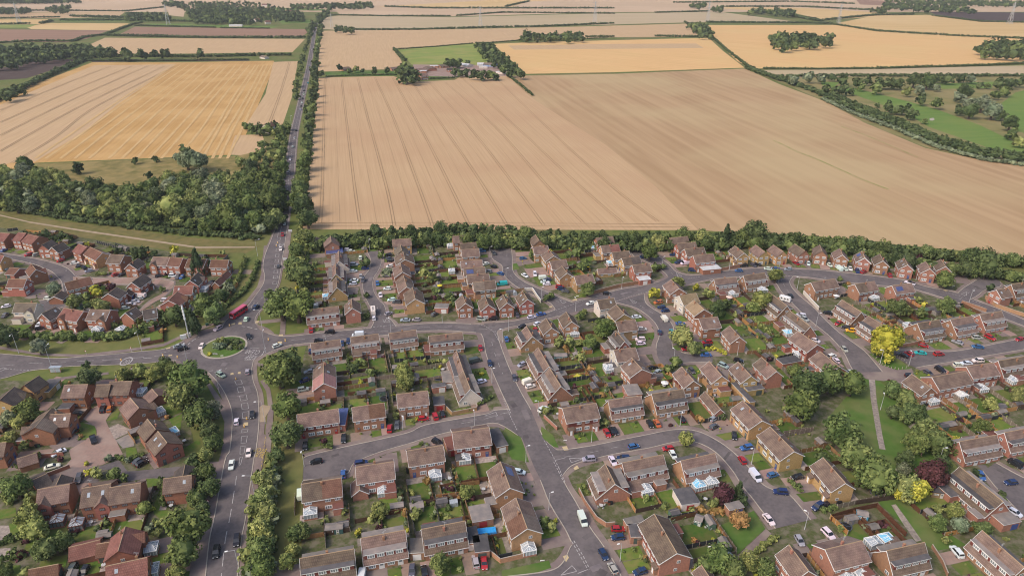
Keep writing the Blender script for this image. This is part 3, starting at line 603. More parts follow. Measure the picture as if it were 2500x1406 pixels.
# roads
ROADPTS=[]
def smooth(secs):
    out=[]
    P4=[[U(s[0],s[1])[:2]+U(s[2],s[3])[:2] for s in secs]][0]
    n=len(P4)
    for i in range(n-1):
        p0=P4[max(i-1,0)];p1=P4[i];p2=P4[i+1];p3=P4[min(i+2,n-1)]
        for k in range(4):
            t=k/4; out.append(tuple(.5*((2*p1[j])+(-p0[j]+p2[j])*t+(2*p0[j]-5*p1[j]+4*p2[j]-p3[j])*t*t+(-p0[j]+3*p1[j]-3*p2[j]+p3[j])*t**3) for j in range(4)))
    out.append(P4[-1]); return out
ROADSEC={}
for nm,mt,pw,secs in ROADS:
    ss=smooth(secs) if len(secs)>2 else [U(s[0],s[1])[:2]+U(s[2],s[3])[:2] for s in secs]
    ROADSEC[nm]=(mt,pw,ss)
    for s in ss:
        ROADPTS.append(((s[0]+s[2])/2,(s[1]+s[3])/2,hypot(s[0]-s[2],s[1]-s[3])/2,nm,pw))
    # densify
    for a,b in zip(ss,ss[1:]):
        m=[(a[i]+b[i])/2 for i in range(4)]
        ROADPTS.append(((m[0]+m[2])/2,(m[1]+m[3])/2,hypot(m[0]-m[2],m[1]-m[3])/2,nm,pw))
for a,b,r_ in ((205,1110,5),(225,1095,5),(245,1080,5),(258,1060,5),(262,1040,4),(255,1015,5),(270,1000,5),(170,1130,4),(250,1165,4),(300,1160,4),(330,1150,4),(420,1150,4)):
    q=U(a,b); ROADPTS.append((q[0],q[1],r_,'court',0))
GRID={}
for r in ROADPTS:
    GRID.setdefault((int(r[0]//30),int(r[1]//30)),[]).append(r)
def road_dist(x,y,skip=None):
    best=1e9; gx,gy=int(x//30),int(y//30)
    for i in (-1,0,1):
        for j in (-1,0,1):
            for r in GRID.get((gx+i,gy+j),()):
                if r[3]==skip: continue
                d=hypot(x-r[0],y-r[1])-r[2]
                if d<best: best=d
    return best
zi=0
for nm,(mt,pw,ss) in ROADSEC.items():
    zi+=1; z=.12+zi*.0012; mb=MB(); pv=MB(); kb=MB()
    for a,b in zip(ss,ss[1:]):
        mb.face([(a[0],a[1],z),(a[2],a[3],z),(b[2],b[3],z),(b[0],b[1],z)])
        def off(s,w):
            dx,dy=s[2]-s[0],s[3]-s[1]; l=hypot(dx,dy) or 1; dx/=l;dy/=l
            return (s[0]-dx*w,s[1]-dy*w,s[2]+dx*w,s[3]+dy*w)
        if pw>0:
            A=off(a,pw);B=off(b,pw); zz=.085+zi*.0008
            pv.face([(A[0],A[1],zz),(A[2],A[3],zz),(B[2],B[3],zz),(B[0],B[1],zz)])
        for k in (0,2):
            mx,my=(a[k]+b[k])/2,(a[k+1]+b[k+1])/2
            if road_dist(mx,my,nm)>.4 and hypot(mx-U(548,848)[0],my-U(548,848)[1])>18.5:
                A=off(a,.3);B=off(b,.3)
                p=[(a[k],a[k+1]),(b[k],b[k+1]),(B[k],B[k+1]),(A[k],A[k+1])]
                if k==2: p=p[::-1]
                kb.hexa([(q[0],q[1],.08) for q in p],[(q[0],q[1],.23+zi*.0003) for q in p])
    struct('road',mb,[mt])
    if pv.f: struct('pavement',pv,['pave'])
    if kb.f: struct('kerb',kb,['kerb'])
pt=MB(); rp=random.Random(41)
for _ in range(130):
    r=rp.choice(ROADPTS)
    if r[3]=='court' or r[1]>700 or r[2]<2: continue
    a=rp.uniform(0,pi); x=r[0]+rp.uniform(-.6,.6)*r[2]; y=r[1]+rp.uniform(-.6,.6)*r[2]; w,h=rp.uniform(.3,1.3),rp.uniform(.4,3)
    pt.face([(x+cos(a)*u-sin(a)*v,y+sin(a)*u+cos(a)*v,.1755+_*.00004) for u,v in ((-w,-h),(w,-h),(w,h),(-w,h))])
M['tarp']=mat('tarmac_patch',(.13,.112,.115),(.18,.155,.15),.3,isl=.3,rough=.95); struct('road_patch',pt,['tarp'])
# roundabout
RC=U(548,848)
mb=MB(); mb.face([(RC[0]+17.8*cos(2*pi*i/48),RC[1]+17.8*sin(2*pi*i/48),.1725) for i in range(48)]); struct('road',mb,['asphalt'])
mb=MB(); mb.face([(RC[0]+21*cos(2*pi*i/48),RC[1]+21*sin(2*pi*i/48),.1045) for i in range(48)]); struct('pavement',mb,['pave'])
mb=MB(); mb.cone(RC[0],RC[1],.1,.3,9.4,9.3,40); struct('kerb',mb,['kerb'])
mb=MB(); mb.cone(RC[0],RC[1],.3,.55,8.5,7.2,40); struct('roundabout_island',mb,['verge'])
mb=MB(); mb.face([(RC[0]+1+6.3*cos(t/20*pi),RC[1]+.5+6*sin(t/20*pi),.556) for t in range(21)]); struct('flower_bed',mb,['garden'])
# ---- markings
mk=MB()
def mline(pts,w=.18,dash=0,gap=0,mb=None,z=.196,tile=None,world=False):
    mb=mb or mk
    W=[Vector((p if world else U(*(T(tile,*p) if tile else p)))[:2]) for p in pts]
    for a,b in zip(W,W[1:]):
        L=(b-a).length; 
        if L<.01: continue
        d=(b-a)/L; n=Vector((-d.y,d.x))*w/2
        t=0
        while t<L:
            e=min(L,t+dash) if dash else L
            p=a+d*t;q=a+d*e
            mb.face([(p-n).to_3d()+Vector((0,0,z)),(q-n).to_3d()+Vector((0,0,z)),(q+n).to_3d()+Vector((0,0,z)),(p+n).to_3d()+Vector((0,0,z))])
            if not dash: break
            t+=dash+gap
def centre(nm,lo=0,hi=None,w=.16,dash=4,gap=4):
    ss=ROADSEC[nm][2]; ss=ss[lo:hi]; acc=0
    pts=[Vector(((s[0]+s[2])/2,(s[1]+s[3])/2)) for s in ss]
    for a,b in zip(pts,pts[1:]):
        L=(b-a).length; k=max(1,int(L)); 
        for i in range(k):
            p=a.lerp(b,i/k);q=a.lerp(b,(i+1)/k)
            if acc%(dash+gap)<dash: mline([p,q],w,world=True)
            acc+=L/k
centre('main road',0,12,.22,5,3); centre('west road',0,None,.2,6,4); centre('east road',12,None,.14,5,4); centre('avenue',8,18,.14,3,5)
centre('connecting road',0,None,.12,4,5); centre('north road',40,None,.2,4,3)
centre('curving street',6,18,.12,3,5); centre('left street',4,14,.14,4,5); centre('first close',26,None,.12,3,3)
centre('third close',8,None,.12,3,3); centre('second close',14,None,.12,3,3); centre('crescent',2,12,.14,3,3); centre('slanting street',2,9,.14,3,3); centre('right close',0,8,.12,3,2)
for pts in ([(1228,973),(1243,1010),(1262,1050)],[(1232,972),(1247,1009)],[(1329,1076),(1348,1110),(1364,1142),(1380,1178)],[(1352,1128),(1364,1152),(1378,1180)],[(1396,1322),(1418,1360),(1436,1392)],[(1401,1320),(1424,1358),(1440,1390)],
   [(1218,833),(1205,810),(1185,797),(1168,792)],[(1222,830),(1208,808)],[(1338,764),(1380,750),(1428,733)],[(1500,738),(1540,724),(1590,710)],[(1870,672),(1910,674),(1955,676)],[(2290,710),(2340,723),(2395,742)],[(0,900),(40,903),(85,905)],[(886,802),(940,796),(992,792)],[(1680,681),(1710,676)]):
    mline(pts,.22,.9,.6)
mline([(1222,1011),(1244,1007)],.2); mline([(1355,1124),(1380,1118)],.2); mline([(1410,1400),(1436,1390)],.2)
# hatched boxes down the middle of the main road
for (x1,y1,x2,y2,x3,y3,x4,y4) in [(365,350,440,338,460,388,388,400),(395,435,475,420,492,480,412,495),(425,535,505,518,520,582,440,598),(447,632,525,618,535,690,457,698),(460,740,538,722,540,808,462,808),(455,945,530,935,522,975,452,985),(448,1030,520,1022,508,1108,443,1115),(435,1150,495,1148,480,1240,430,1245),(430,1285,462,1280,438,1375,418,1380)]:
    q=[T('b2',x1,y1),T('b2',x2,y2),T('b2',x3,y3),T('b2',x4,y4)]; mline(q+[q[0]],.17)
for k in range(9):
    y=585+k*13.2; x=680-k*1.15; w=3.6+k*.16; h=3.6
    q=[(x-w+1,y-h),(x+w+1,y-h),(x+w,y+h),(x-w,y+h)]; mline(q+[q[0]],.2)
for a in ([(2060,180),(2040,290)],[(2110,80),(2085,190)]): mline(a,.2,tile='c2')
for q in ([(1620,375),(1660,330),(1640,310),(1700,240)],[(1470,490),(1530,440),(1590,410),(1580,420)],[(1720,270),(1765,235)],[(1790,190),(1840,155)]): mline(q,.2,2,.5,tile='d2')
# give-way dashes at the roundabout
for q in ([(680,890),(760,820),(850,770)],[(1500,608),(1620,625),(1740,655)],[(1865,930),(1830,1020),(1795,1060)],[(1000,1290),(1130,1275),(1280,1250)]): mline(q,.35,1.6,1.3,tile='d2')
mline([(1630,945),(1770,938)],.2,tile='d2'); mline([(1535,1130),(1705,1115)],.2,tile='d2'); mline([(0,1092),(130,1088)],.3,tile='d2'); mline([(265,1018),(410,988)],.2,tile='d2')
mline([(0,630),(10,632)],.2)
def tri(x,y,tile,dx,dy,s=1.6):
    c=Vector(U(*T(tile,x,y))[:2]); e=Vector(U(*T(tile,x+dx,y+dy))[:2]); d=(e-c).normalized(); n=Vector((-d.y,d.x))
    q=[c+d*s*1.6,c-d*s*1.2+n*s*.7,c-d*s*1.2-n*s*.7]; mline(q+[q[0]],.22,world=True)
for t in [(1000,765,'b3',-60,10),(2030,1312,'b3',60,-10),(1940,1345,'a3',-60,30),(1530,515,'d3',0,-40),(2015,1225,'c4',-40,-30),(905,1225,'c5',-30,-20),(1600,825,'c5',-20,-20),(1600,860,'c7',30,-25),(925,790,'c6',10,20),(5,1345,'d1',-20,10)]: tri(*t)
struct('road_marking',mk,['mark'])
ym=MB(); 
for q in ([(745,1030),(735,1090),(715,1230),(690,1400)],): mline(q,.15,1.2,.8,ym,.2,'b2')
struct('yellow_marking',ym,['ymark'])
tc_=MB()
for tile,pts in (('d2',[(1175,545),(1200,515),(1245,520),(1215,550)]),('d2',[(1330,585),(1350,560),(1405,550),(1390,575)]),('d2',[(1445,570),(1455,540),(1500,538),(1500,572)]),('d2',[(1700,555),(1705,525),(1765,518),(1755,550)]),('d2',[(345,950),(350,930),(410,920),(410,938)]),('d2',[(380,1058),(385,1040),(440,1035),(440,1050)]),('d2',[(2065,755),(2070,730),(2130,725),(2135,755)]),('d2',[(2050,860),(2050,835),(2115,832),(2120,860)]),('b2',[(315,275),(312,255),(345,245),(355,265)]),('b2',[(400,260),(410,238),(438,235),(435,262)]),
  ('b2',[(470,900),(475,855),(530,850),(530,890)]),('b3',[(1860,1150),(1920,1140),(1940,1190),(1885,1195)]),('a3',[(1870,1155),(1925,1135),(1945,1170),(1910,1225)]),('c4',[(2150,1215),(2190,1190),(2245,1180),(2245,1205)]),('c4',[(1810,1300),(1865,1290),(1865,1310),(1830,1320)]),('a3',[(2000,80),(2045,45),(2070,85),(2020,105)]),('c7',[(1270,800),(1290,785),(1350,810),(1300,815)])):
    tc_.face([U(*T(tile,*p),.199) for p in pts])
struct('tactile_paving',tc_,['tact'])
def road_text(body,tile,x,y,size,mt,rz,sy=2.0,name='road_lettering'):
    cu=bpy.data.curves.new(name,'FONT'); cu.body=body; cu.size=size; cu.align_x='CENTER'; cu.align_y='CENTER'; cu.materials.append(M[mt])
    tmp=bpy.data.objects.new(name,cu); COL.objects.link(tmp); bpy.context.view_layer.update()
    me=bpy.data.meshes.new_from_object(tmp.evaluated_get(bpy.context.evaluated_depsgraph_get())); bpy.data.objects.remove(tmp)
    o=obj(name,me,None,U(*T(tile,x,y),.2),rz,(1,sy,1)); o['kind']='structure'; return o
road_text('KEEP','d2',1645,1070,2.1,'mark',pi-.12,2.2); road_text('CLEAR','d2',1668,990,2.1,'mark',pi-.12,2.2)
road_text('BUS','b2',670,1250,1.8,'ymark',pi-.12,1.6); road_text('STOP','b2',680,1190,1.8,'ymark',pi-.12,1.6)
road_text('SLOW','c2',2030,860,1.3,'mark',pi-.1,1.8)
def ring(tile,x,y,r,body):
    c=U(*T(tile,x,y)); mb=MB(); n=24
    for i in range(n):
        a,b=2*pi*i/n,2*pi*(i+1)/n
        mb.face([(c[0]+r*k*cos(t),c[1]+r*1.5*k*sin(t),.201) for k,t in ((1,a),(1,b),(.8,b),(.8,a))])
    struct('speed_roundel',mb,['mark']); road_text(body,tile,x,y,r*1.0,'mark',0,1.5)
ring('d1',1930,1205,2.2,'30'); ring('c2',2108,365,1.5,'40')
q=[T('d3',540,752),T('d3',615,722),T('d3',690,740),T('d3',610,765)]; mm=MB(); mline(q+[q[0]],.2,mb=mm); struct('road_marking',mm,['mark'])
# tramlines and straw rows
tl=MB()
def ribbon(mb,pts,w,z,tile):
    W=[Vector(U(*T(tile,*p))[:2]) for p in pts]
    # catmull
    Q=[]
    for i in range(len(W)-1):
        p0=W[max(i-1,0)];p1=W[i];p2=W[i+1];p3=W[min(i+2,len(W)-1)]
        for k in range(6):
            t=k/6; Q.append(.5*((2*p1)+(-p0+p2)*t+(2*p0-5*p1+4*p2-p3)*t*t+(-p0+3*p1-3*p2+p3)*t**3))
    Q.append(W[-1])
    L=[]
    for i,p in enumerate(Q):
        d=(Q[min(i+1,len(Q)-1)]-Q[max(i-1,0)]).normalized(); n=Vector((-d.y,d.x)); ww=w*(1+.25*sin(i*1.7)) ; L.append((p-n*ww/2,p+n*ww/2))
    for a,b in zip(L,L[1:]): mb.face([(a[0].x,a[0].y,z),(a[1].x,a[1].y,z),(b[1].x,b[1].y,z),(b[0].x,b[0].y,z)])
TRAM=[[(255,1700),(272,1406),(290,700),(299,600)],[(555,1690),(515,1406),(447,850),(418,605)],[(820,1720),(755,1406),(610,870),(542,600)],[(1110,1720),(1000,1406),(800,870),(670,590)],[(1390,1720),(1240,1406),(1060,1050),(900,760),(805,590)],[(1680,1720),(1490,1406),(1230,1020),(955,630)],[(1960,1720),(1730,1406),(1400,980),(1085,630)],[(2260,1700),(1975,1406),(1580,960),(1210,630)],[(2560,1700),(2220,1406),(1740,960),(1330,590)],[(2830,1690),(2460,1406),(1960,950),(1600,600)]]
for t in TRAM:
    for dx in (-.8,.8):
        ribbon(tl,[(x+dx*3.125*ppm(y/3.125)*1.1,y) for x,y in t],.4,.16,'e2')
for t,t2 in zip(TRAM,TRAM[1:]):
    n_=min(len(t),len(t2)); tt=[((t[0][0]+t2[0][0])/2,(t[0][1]+t2[0][1])/2),((t[1][0]+t2[1][0])/2,(t[1][1]+t2[1][1])/2),((t[-2][0]+t2[-2][0])/2,(t[-2][1]+t2[-2][1])/2),((t[-1][0]+t2[-1][0])/2,(t[-1][1]+t2[-1][1])/2+25)]
    ribbon(tl,tt,.13,.16,'e2')
for t in ([(0,845),(600,600),(840,510)],[(0,937),(560,690),(1010,505)],[(0,1037),(600,740),(1130,505)],[(0,1157),(640,800),(1260,505)],[(90,1245),(420,1050),(760,800),(1330,510)],[(2060,930),(2150,680),(2210,475)]):
    for dx in (-.7,.7): ribbon(tl,[(x+dx*3.125*ppm(y/3.125)*1.6,y) for x,y in t],.5,.16,'e1')
for y0 in (545,552):
    ribbon(tl,[(745,y0),(1000,y0-1),(1400,y0+1),(1690,y0+3)],.4,.16,'f')
struct('tramline',tl,[crop('tram_soil',(.3,.2,.115),(.37,.255,.15),0,.5,.5)])
st=MB()
bx=[270,350,460,570,680,830,930,1040,1140,1230,1350,1480,1545,1620,1675,1735]; tx=[1330,1380,1440,1500,1560,1620,1685,1740,1800,1850,1905,1950,1975,2010,2040,2075]
for a,b in zip(bx,tx):
    ribbon(st,[(a,1212),(a+(b-a)*.32+random.uniform(-12,12),980),(a+(b-a)*.66+random.uniform(-10,10),735),(b,497)],2.3,.165,'e1')
for k in range(6): ribbon(st,[(1200,335+k*33),(1600,330+k*30),(1730+k*8,480)],2.5,.165,'e3') if False else None
ribbon(st,[(1840,100),(1850,118),(1880,132),(1902,168)],0.1,.165,'f') if False else None
struct('straw_row',st,['straw_row'])
gs=MB()
for t in ([(2300-1500+1090,940),(1950,1000),(2150,1100),(2400,1200),(2560,1260)],):
    ribbon(gs,[(800,955),(870,985),(960,1030),(1080,1075),(1250,1150),(1420,1225),(1580,1285)],1.1,.17,'e3')
    ribbon(gs,[(1260,860),(1400,910),(1560,975),(1780,1070)],.8,.17,'e3')
struct('green_strip',gs,[crop('weed_line',(.24,.29,.07),(.42,.35,.17),.4,.15,.15)])
# ---------------------------------------------------------------- foliage
TC={'o':(.165,.205,.068),'d':(.108,.14,.055),'l':(.28,.3,.1),'y':(.5,.47,.07),'p':(.11,.045,.05),'c':(.075,.105,.045),'a':(.42,.24,.09),'g':(.23,.26,.155)}
TN={'o':('green leafy tree','tree'),'d':('dark green tree','tree'),'l':('light olive tree','tree'),'y':('bright yellow tree','tree'),'p':('dark purple tree','tree'),'c':('pointed dark conifer','tree'),'a':('orange autumn tree','tree'),'g':('grey green tree','tree')}
def ico(sub=2):
    import bmesh
    bm=bmesh.new(); bmesh.ops.create_icosphere(bm,subdivisions=sub,radius=1); v=[tuple(x.co) for x in bm.verts]; f=[tuple(y.index for y in x.verts) for x in bm.faces]; bm.free(); return v,f
ICO=ico(2); ICO1=ico(1)
def crown_geo(mb,rng,c,R,sx=1,sz=1,nclump=26,nleaf=55,leaf=.13,cone=0,core=True,lump=.34,mi=0):
    cl=[]
    for i in range(nclump):
        z=rng.uniform(-.72,1); a=rng.uniform(0,2*pi); r=math.sqrt(max(0,1-z*z)); k=rng.uniform(.55,.86)
        if cone: r=(1-(z+.72)/1.72)*.95+.05; k=rng.uniform(.6,.9); 
        cl.append((r*cos(a)*k,r*sin(a)*k,z*(k if not cone else 1),rng.uniform(.2,lump+.06)*(1 if not cone else .55+.4*(1-(z+.7)/1.7))))
    if core:
        v,f=ICO if nclump>12 else ICO1; n=len(mb.v)
        for p in v:
            s=.62+.16*rng.random()
            if cone: q=(p[0]*s*(1-(p[2]+1)/2*.8),p[1]*s*(1-(p[2]+1)/2*.8),p[2]*.9)
            else: q=(p[0]*s,p[1]*s,p[2]*s)
            mb.v.append((c[0]+q[0]*R*sx,c[1]+q[1]*R*sx,c[2]+q[2]*R*sz))
        for t in f: mb.f.append(tuple(n+i for i in t)); mb.m.append(mi)
    for (x,y,z,s) in cl:
        for j in range(nleaf):
            while 1:
                dx,dy,dz=rng.uniform(-1,1),rng.uniform(-1,1),rng.uniform(-1,1); l=dx*dx+dy*dy+dz*dz
                if .01<l<1: break
            l=math.sqrt(l); k=rng.uniform(.75,1.1)/l
            o=Vector((x+dx*k*s,y+dy*k*s,z+dz*k*s*.85))
            nrm=Vector((dx+rng.uniform(-.45,.45),dy+rng.uniform(-.45,.45),dz+.35+rng.uniform(-.45,.45))); nrm.normalize()
            u=nrm.orthogonal().normalized(); w=nrm.cross(u); ang=rng.uniform(0,pi); 
            uu=(u*cos(ang)+w*sin(ang))*leaf*rng.uniform(.6,1.25); ww=(w*cos(ang)-u*sin(ang))*leaf*rng.uniform(.45,.9)
            n=len(mb.v)
            for q in (o-uu-ww,o+uu-ww*.6,o+uu*.8+ww,o-uu*.7+ww): mb.v.append((c[0]+q.x*R*sx,c[1]+q.y*R*sx,c[2]+q.z*R*sz))
            mb.f.append((n,n+1,n+2,n+3)); mb.m.append(mi)
rng=random.Random(3)
CR=[]
for i in range(6):
    mb=MB(); crown_geo(mb,rng,(0,0,0),1,nclump=34,nleaf=52,leaf=.085); CR.append(mb.mesh('crown',['leaf']))
CRC=[]
for i in range(2):
    mb=MB(); crown_geo(mb,rng,(0,0,0),1,nclump=44,nleaf=34,leaf=.09,cone=1); CRC.append(mb.mesh('conifer_crown',['leaf']))
BU=[]
for i in range(4):
    mb=MB(); crown_geo(mb,rng,(0,0,0),1,nclump=12,nleaf=26,leaf=.17); BU.append(mb.mesh('bush',['leaf']))
mb=MB(); mb.cone(0,0,0,.55,.16,.09,7); 
for a in range(4): mb.bar((0,0,.4),(.35*cos(a*1.6),.35*sin(a*1.6),.85),.035)
TR=mb.mesh('trunk',['bark'])
def vary(c,rng,k=.18):
    f=1+rng.uniform(-k,k); return (c[0]*f*rng.uniform(.93,1.07),c[1]*f,c[2]*f*rng.uniform(.9,1.1))
specs=[]
for t in TREES.strip().split('|'):
    a,k=t.rsplit(' ',1); x,y,r=map(float,a.split(',')); specs.append((x,y,r,k))
GT=[(940,535,40,'g'),(1040,520,40,'g'),(1130,530,35,'g'),(1200,520,30,'d'),(1270,545,40,'d'),(1370,555,42,'d'),(1440,545,32,'d'),(1530,555,45,'d'),(1590,560,40,'d'),(1650,560,45,'d'),(1400,585,32,'o'),(1500,590,45,'o'),(1760,540,50,'d'),(1850,550,50,'d'),(1800,600,40,'g'),(1710,620,35,'l'),(1930,525,35,'d'),(1990,530,40,'d'),(2080,525,35,'d'),(2150,530,35,'g'),(2330,560,45,'d'),(2410,555,45,'d'),(2480,550,40,'d'),(2200,575,28,'d'),(2250,580,22,'o'),(2370,610,45,'o'),(2310,635,38,'o'),(2100,620,50,'d'),(2060,650,40,'g'),(1910,590,28,'g'),(1810,670,42,'d'),(1910,695,42,'o'),(2140,690,45,'g'),(2220,700,55,'g'),(2290,750,55,'g'),(2350,775,40,'d'),(2060,740,40,'d'),(2140,750,50,'d'),(1580,720,42,'d'),(1640,735,40,'d'),(1700,735,40,'d'),(1740,765,42,'d'),(1510,712,18,'d'),(1830,815,25,'o'),(1160,600,32,'d'),(1210,605,32,'d'),(1270,605,40,'d'),(1325,620,26,'d'),(2410,830,52,'d'),(2420,900,45,'o'),(2470,950,45,'l')]
for x,y,r,k in GT:
    p=T('e3',x,y); specs.append((p[0],p[1],r/2.7778,k))
def inpoly(x,y,p):
    c=False; j=len(p)-1
    for i in range(len(p)):
        if (p[i][1]>y)!=(p[j][1]>y) and x<(p[j][0]-p[i][0])*(y-p[i][1])/(p[j][1]-p[i][1])+p[i][0]: c=not c
        j=i
    return c
def fill(poly,rf,kinds,sp=1.15,tile=None,seed=1):
    if tile: poly=[T(tile,*p) for p in poly]
    rg=random.Random(seed); xs=[p[0] for p in poly]; ys=[p[1] for p in poly]; out=[]; 
    for _ in range(int((max(xs)-min(xs))*(max(ys)-min(ys))/4)+400):
        x=rg.uniform(min(xs),max(xs)); y=rg.uniform(min(ys),max(ys))
        if not inpoly(x,y,poly): continue
        r=rf*(y-HOR)*rg.uniform(.75,1.25)
        if any(((x-o[0])**2+((y-o[1])*2.0)**2)<(sp*(r+o[2])/1.0)**2*.8 for o in out): continue
        out.append((x,y,r,rg.choice(kinds)))
        if len(out)>500: break
    return out
def row(pts,step,rf,kinds,seed=2,jit=.3):
    rg=random.Random(seed); out=[]; 
    for a,b in zip(pts,pts[1:]):
        L=hypot(b[0]-a[0],b[1]-a[1]); t=0
        while t<L:
            x=a[0]+(b[0]-a[0])*t/L; y=a[1]+(b[1]-a[1])*t/L; r=rf*(y-HOR)*rg.uniform(.75,1.25)
            out.append((x+rg.uniform(-jit,jit)*r,y+rg.uniform(-jit,jit)*r*.6,r,rg.choice(kinds))); t+=step*r
    return out
specs+=row([(748,530),(732,490),(735,440),(742,395),(748,350),(755,300),(760,250),(766,200),(770,150),(775,110),(780,80),(787,62)],1.15,.036,'dodo',5,.15)
specs+=fill([(-60,425),(60,412),(130,425),(200,455),(300,470),(400,450),(560,445),(680,480),(682,535),(640,556),(480,548),(400,536),(120,510),(-60,485)],.031,'oooldgl',.74,None,6)
specs+=fill([(300,470),(430,430),(560,430),(670,425),(672,500),(600,525),(330,525)],.046,'oolog',.85,None,16)
specs+=fill([(575,395),(610,372),(640,350),(690,330),(692,400),(682,440),(600,430)],.036,'oold',1.0,None,7)
specs+=[(455,390,22,'g'),(430,380,12,'g'),(480,390,26,'g'),(450,365,14,'d'),(60,405,22,'d'),(230,455,24,'d'),(185,415,10,'d'),(190,405,14,'c'),(330,390,10,'d'),(378,387,9,'d'),(503,414,6,'c'),(362,425,10,'c')]
specs+=row([(722,235),(725,200),(733,165),(738,140),(747,110),(754,92),(764,70)],1.8,.03,'do',8)
specs+=row([(690,470),(688,500),(682,540)],1.6,.03,'d',9)
specs+=row([(800,584),(870,578),(940,562),(1000,568),(1080,556),(1180,556),(1300,572),(1380,566)],1.5,.022,'ddod',10)
specs+=row([(760,596),(900,590),(1100,584),(1180,590),(1290,592),(1400,590)],1.35,.022,'oddo',11)
specs+=row([(1400,572),(1480,585),(1580,580),(1700,575),(1800,578),(1880,576),(1990,590),(2100,595),(2190,612),(2280,618),(2380,625),(2540,640)],1.5,.022,'ddod',12)
specs+=row([(1400,592),(1500,600),(1700,596),(1880,592),(2060,606),(2180,628),(2290,650),(2440,665),(2540,680)],1.35,.021,'oddo',13)
specs+=[(828,163,8,'c'),(782,178,11,'d'),(852,172,8,'d'),(884,172,7,'d'),(915,172,10,'d'),(945,171,8,'d'),(312,129,17,'d'),(345,130,14,'d'),(376,130,12,'d'),(406,129,14,'d'),(488,129,13,'d'),(1142,152,7,'d'),(867,168,9,'l')]
FW=[('e3',[(770,265),(840,305),(1190,300),(1185,255),(1000,225),(850,230)],.06),('e3',[(2170,345),(2560,385),(2560,275),(2250,290)],.06),('e3',[(630,80),(950,100),(940,70),(650,65)],.05),('e3',[(1530,50),(2180,80),(2100,50),(1560,20)],.05),('e3',[(220,160),(320,245),(400,245),(350,170)],.05),('e3',[(1440,65),(1560,80),(1540,60)],.05),('e3',[(1540,0),(2500,10),(2600,60),(2500,40),(1800,25)],.045),('e3',[(240,35),(330,50),(330,30)],.05),('e3',[(385,60),(450,70),(450,40)],.05),
('e2',[(1790,295),(2250,290),(2240,255),(1810,265)],.05),('e2',[(880,500),(880,590),(1000,605),(960,510)],.06),('e2',[(1440,340),(1560,480),(1700,560),(1800,555),(1560,340)],.04),('e2',[(1250,552),(1600,575),(1600,560),(1250,542)],.04),('e2',[(380,225),(500,235),(495,215),(385,210)],.05),('e2',[(1220,475),(1310,490),(1310,465)],.04),('e2',[(0,40),(650,25),(650,55),(50,60)],.05),('e2',[(0,110),(120,110),(120,140),(0,140)],.05),
('e1',[(-60,370),(350,345),(830,365),(860,410),(350,440),(-60,510)],.05),('e1',[(1420,70),(1500,160),(1900,165),(1880,100),(1500,60)],.05),('e1',[(1500,60),(2300,140),(2300,100),(1900,60),(1500,20)],.045),('e1',[(960,100),(1290,115),(1290,145),(960,145)],.05),('e1',[(340,65),(530,40),(520,85),(380,80)],.05),('e1',[(-60,65),(240,70),(240,90),(-60,95)],.05),('e1',[(-60,0),(600,0),(600,8),(-60,12)],.05),('e1',[(0,700),(40,740),(160,680),(100,680)],.04),('e1',[(2130,110),(2310,110),(2310,140),(2130,135)],.05),('e1',[(1240,30),(1400,50),(1400,20),(1260,15)],.05)]
far=[]
for i,(tl_,pl,rf) in enumerate(FW): far+=fill(pl,rf,'dddo',.66,tl_,20+i)
far+=fill([(1380,55),(1500,165),(1900,170),(2300,150),(2310,95),(1950,15),(1460,15)],.034,'dddo',1.0,'e1',71)+fill([(0,5),(600,0),(600,14),(0,20)],.04,'d',.8,'e1',72)+fill([(1830,960),(1860,990),(2060,1010),(2200,990),(2200,960),(2090,950)],.03,'dol',.9,'e1',73)
far+=row([(770,60),(785,45),(800,28),(806,18)],1.3,.05,'d',50)+row([(755,78),(765,58),(780,42),(792,28)],1.3,.05,'d',51)
specs=[(x,y,r*.88 if (x>1930 and y>880) or (x<740 and y>860) else r,k) for x,y,r,k in specs]
specs=sorted(specs,key=lambda s:-s[2]); big=specs[:298]; rest=specs[298:]+far
rg=random.Random(11)
def tree_at(x,y,r,k):
    R=r/ppm(y); R=r/(ppm(y)*1.0)
    zc=1.12*R if k!='c' else 1.45*R
    # crown centre height raises the scale slightly
    p=U(x,y,zc); sc=(H-zc)/H; R*=sc; return p,R,zc
for x,y,r,k in big:
    p,R,zc=tree_at(x,y,r,k)
    t=empty('tree' if k!='c' else 'conifer_tree',(p[0],p[1],0),rg.uniform(0,6.28))
    s=(R,R,R*rg.uniform(.92,1.1)) if k!='c' else (R*.8,R*.8,R*1.45)
    obj('crown',rg.choice(CR) if k!='c' else rg.choice(CRC),t,(0,0,zc),0,s,vary(TC[k],rg))
    obj('trunk',TR,t,(0,0,0),0,(R,R,zc*1.0))
    tag(t,TN[k][0],'tree','trees across the estate and hedges',(x,y))
def lowtree(mb,rg,p,R,zc,mi=0,sz=1.0):
    crown_geo(mb,rg,(p[0],p[1],zc),R,1,sz,nclump=9,nleaf=9,leaf=.27,mi=mi)
LK=['d','o','l','g','y','a','p','c']
for k in LK: 
    c=TC[k]; M['lf_'+k]=mat('leaves_'+k,c,(c[0]*.55,c[1]*.6,c[2]*.6),.9,isl=.5,spec=.1)
fm=MB()
for x,y,r,k in rest:
    p,R,zc=tree_at(x,y,r,k); lowtree(fm,rg,p,R,zc*.85,LK.index(k))
o=obj('distant_trees',fm.mesh('distant_trees',['lf_'+k for k in LK])); o['kind']='stuff'; o['label']='far copses and woodland trees seen as one dark green mass'; o['category']='woodland'
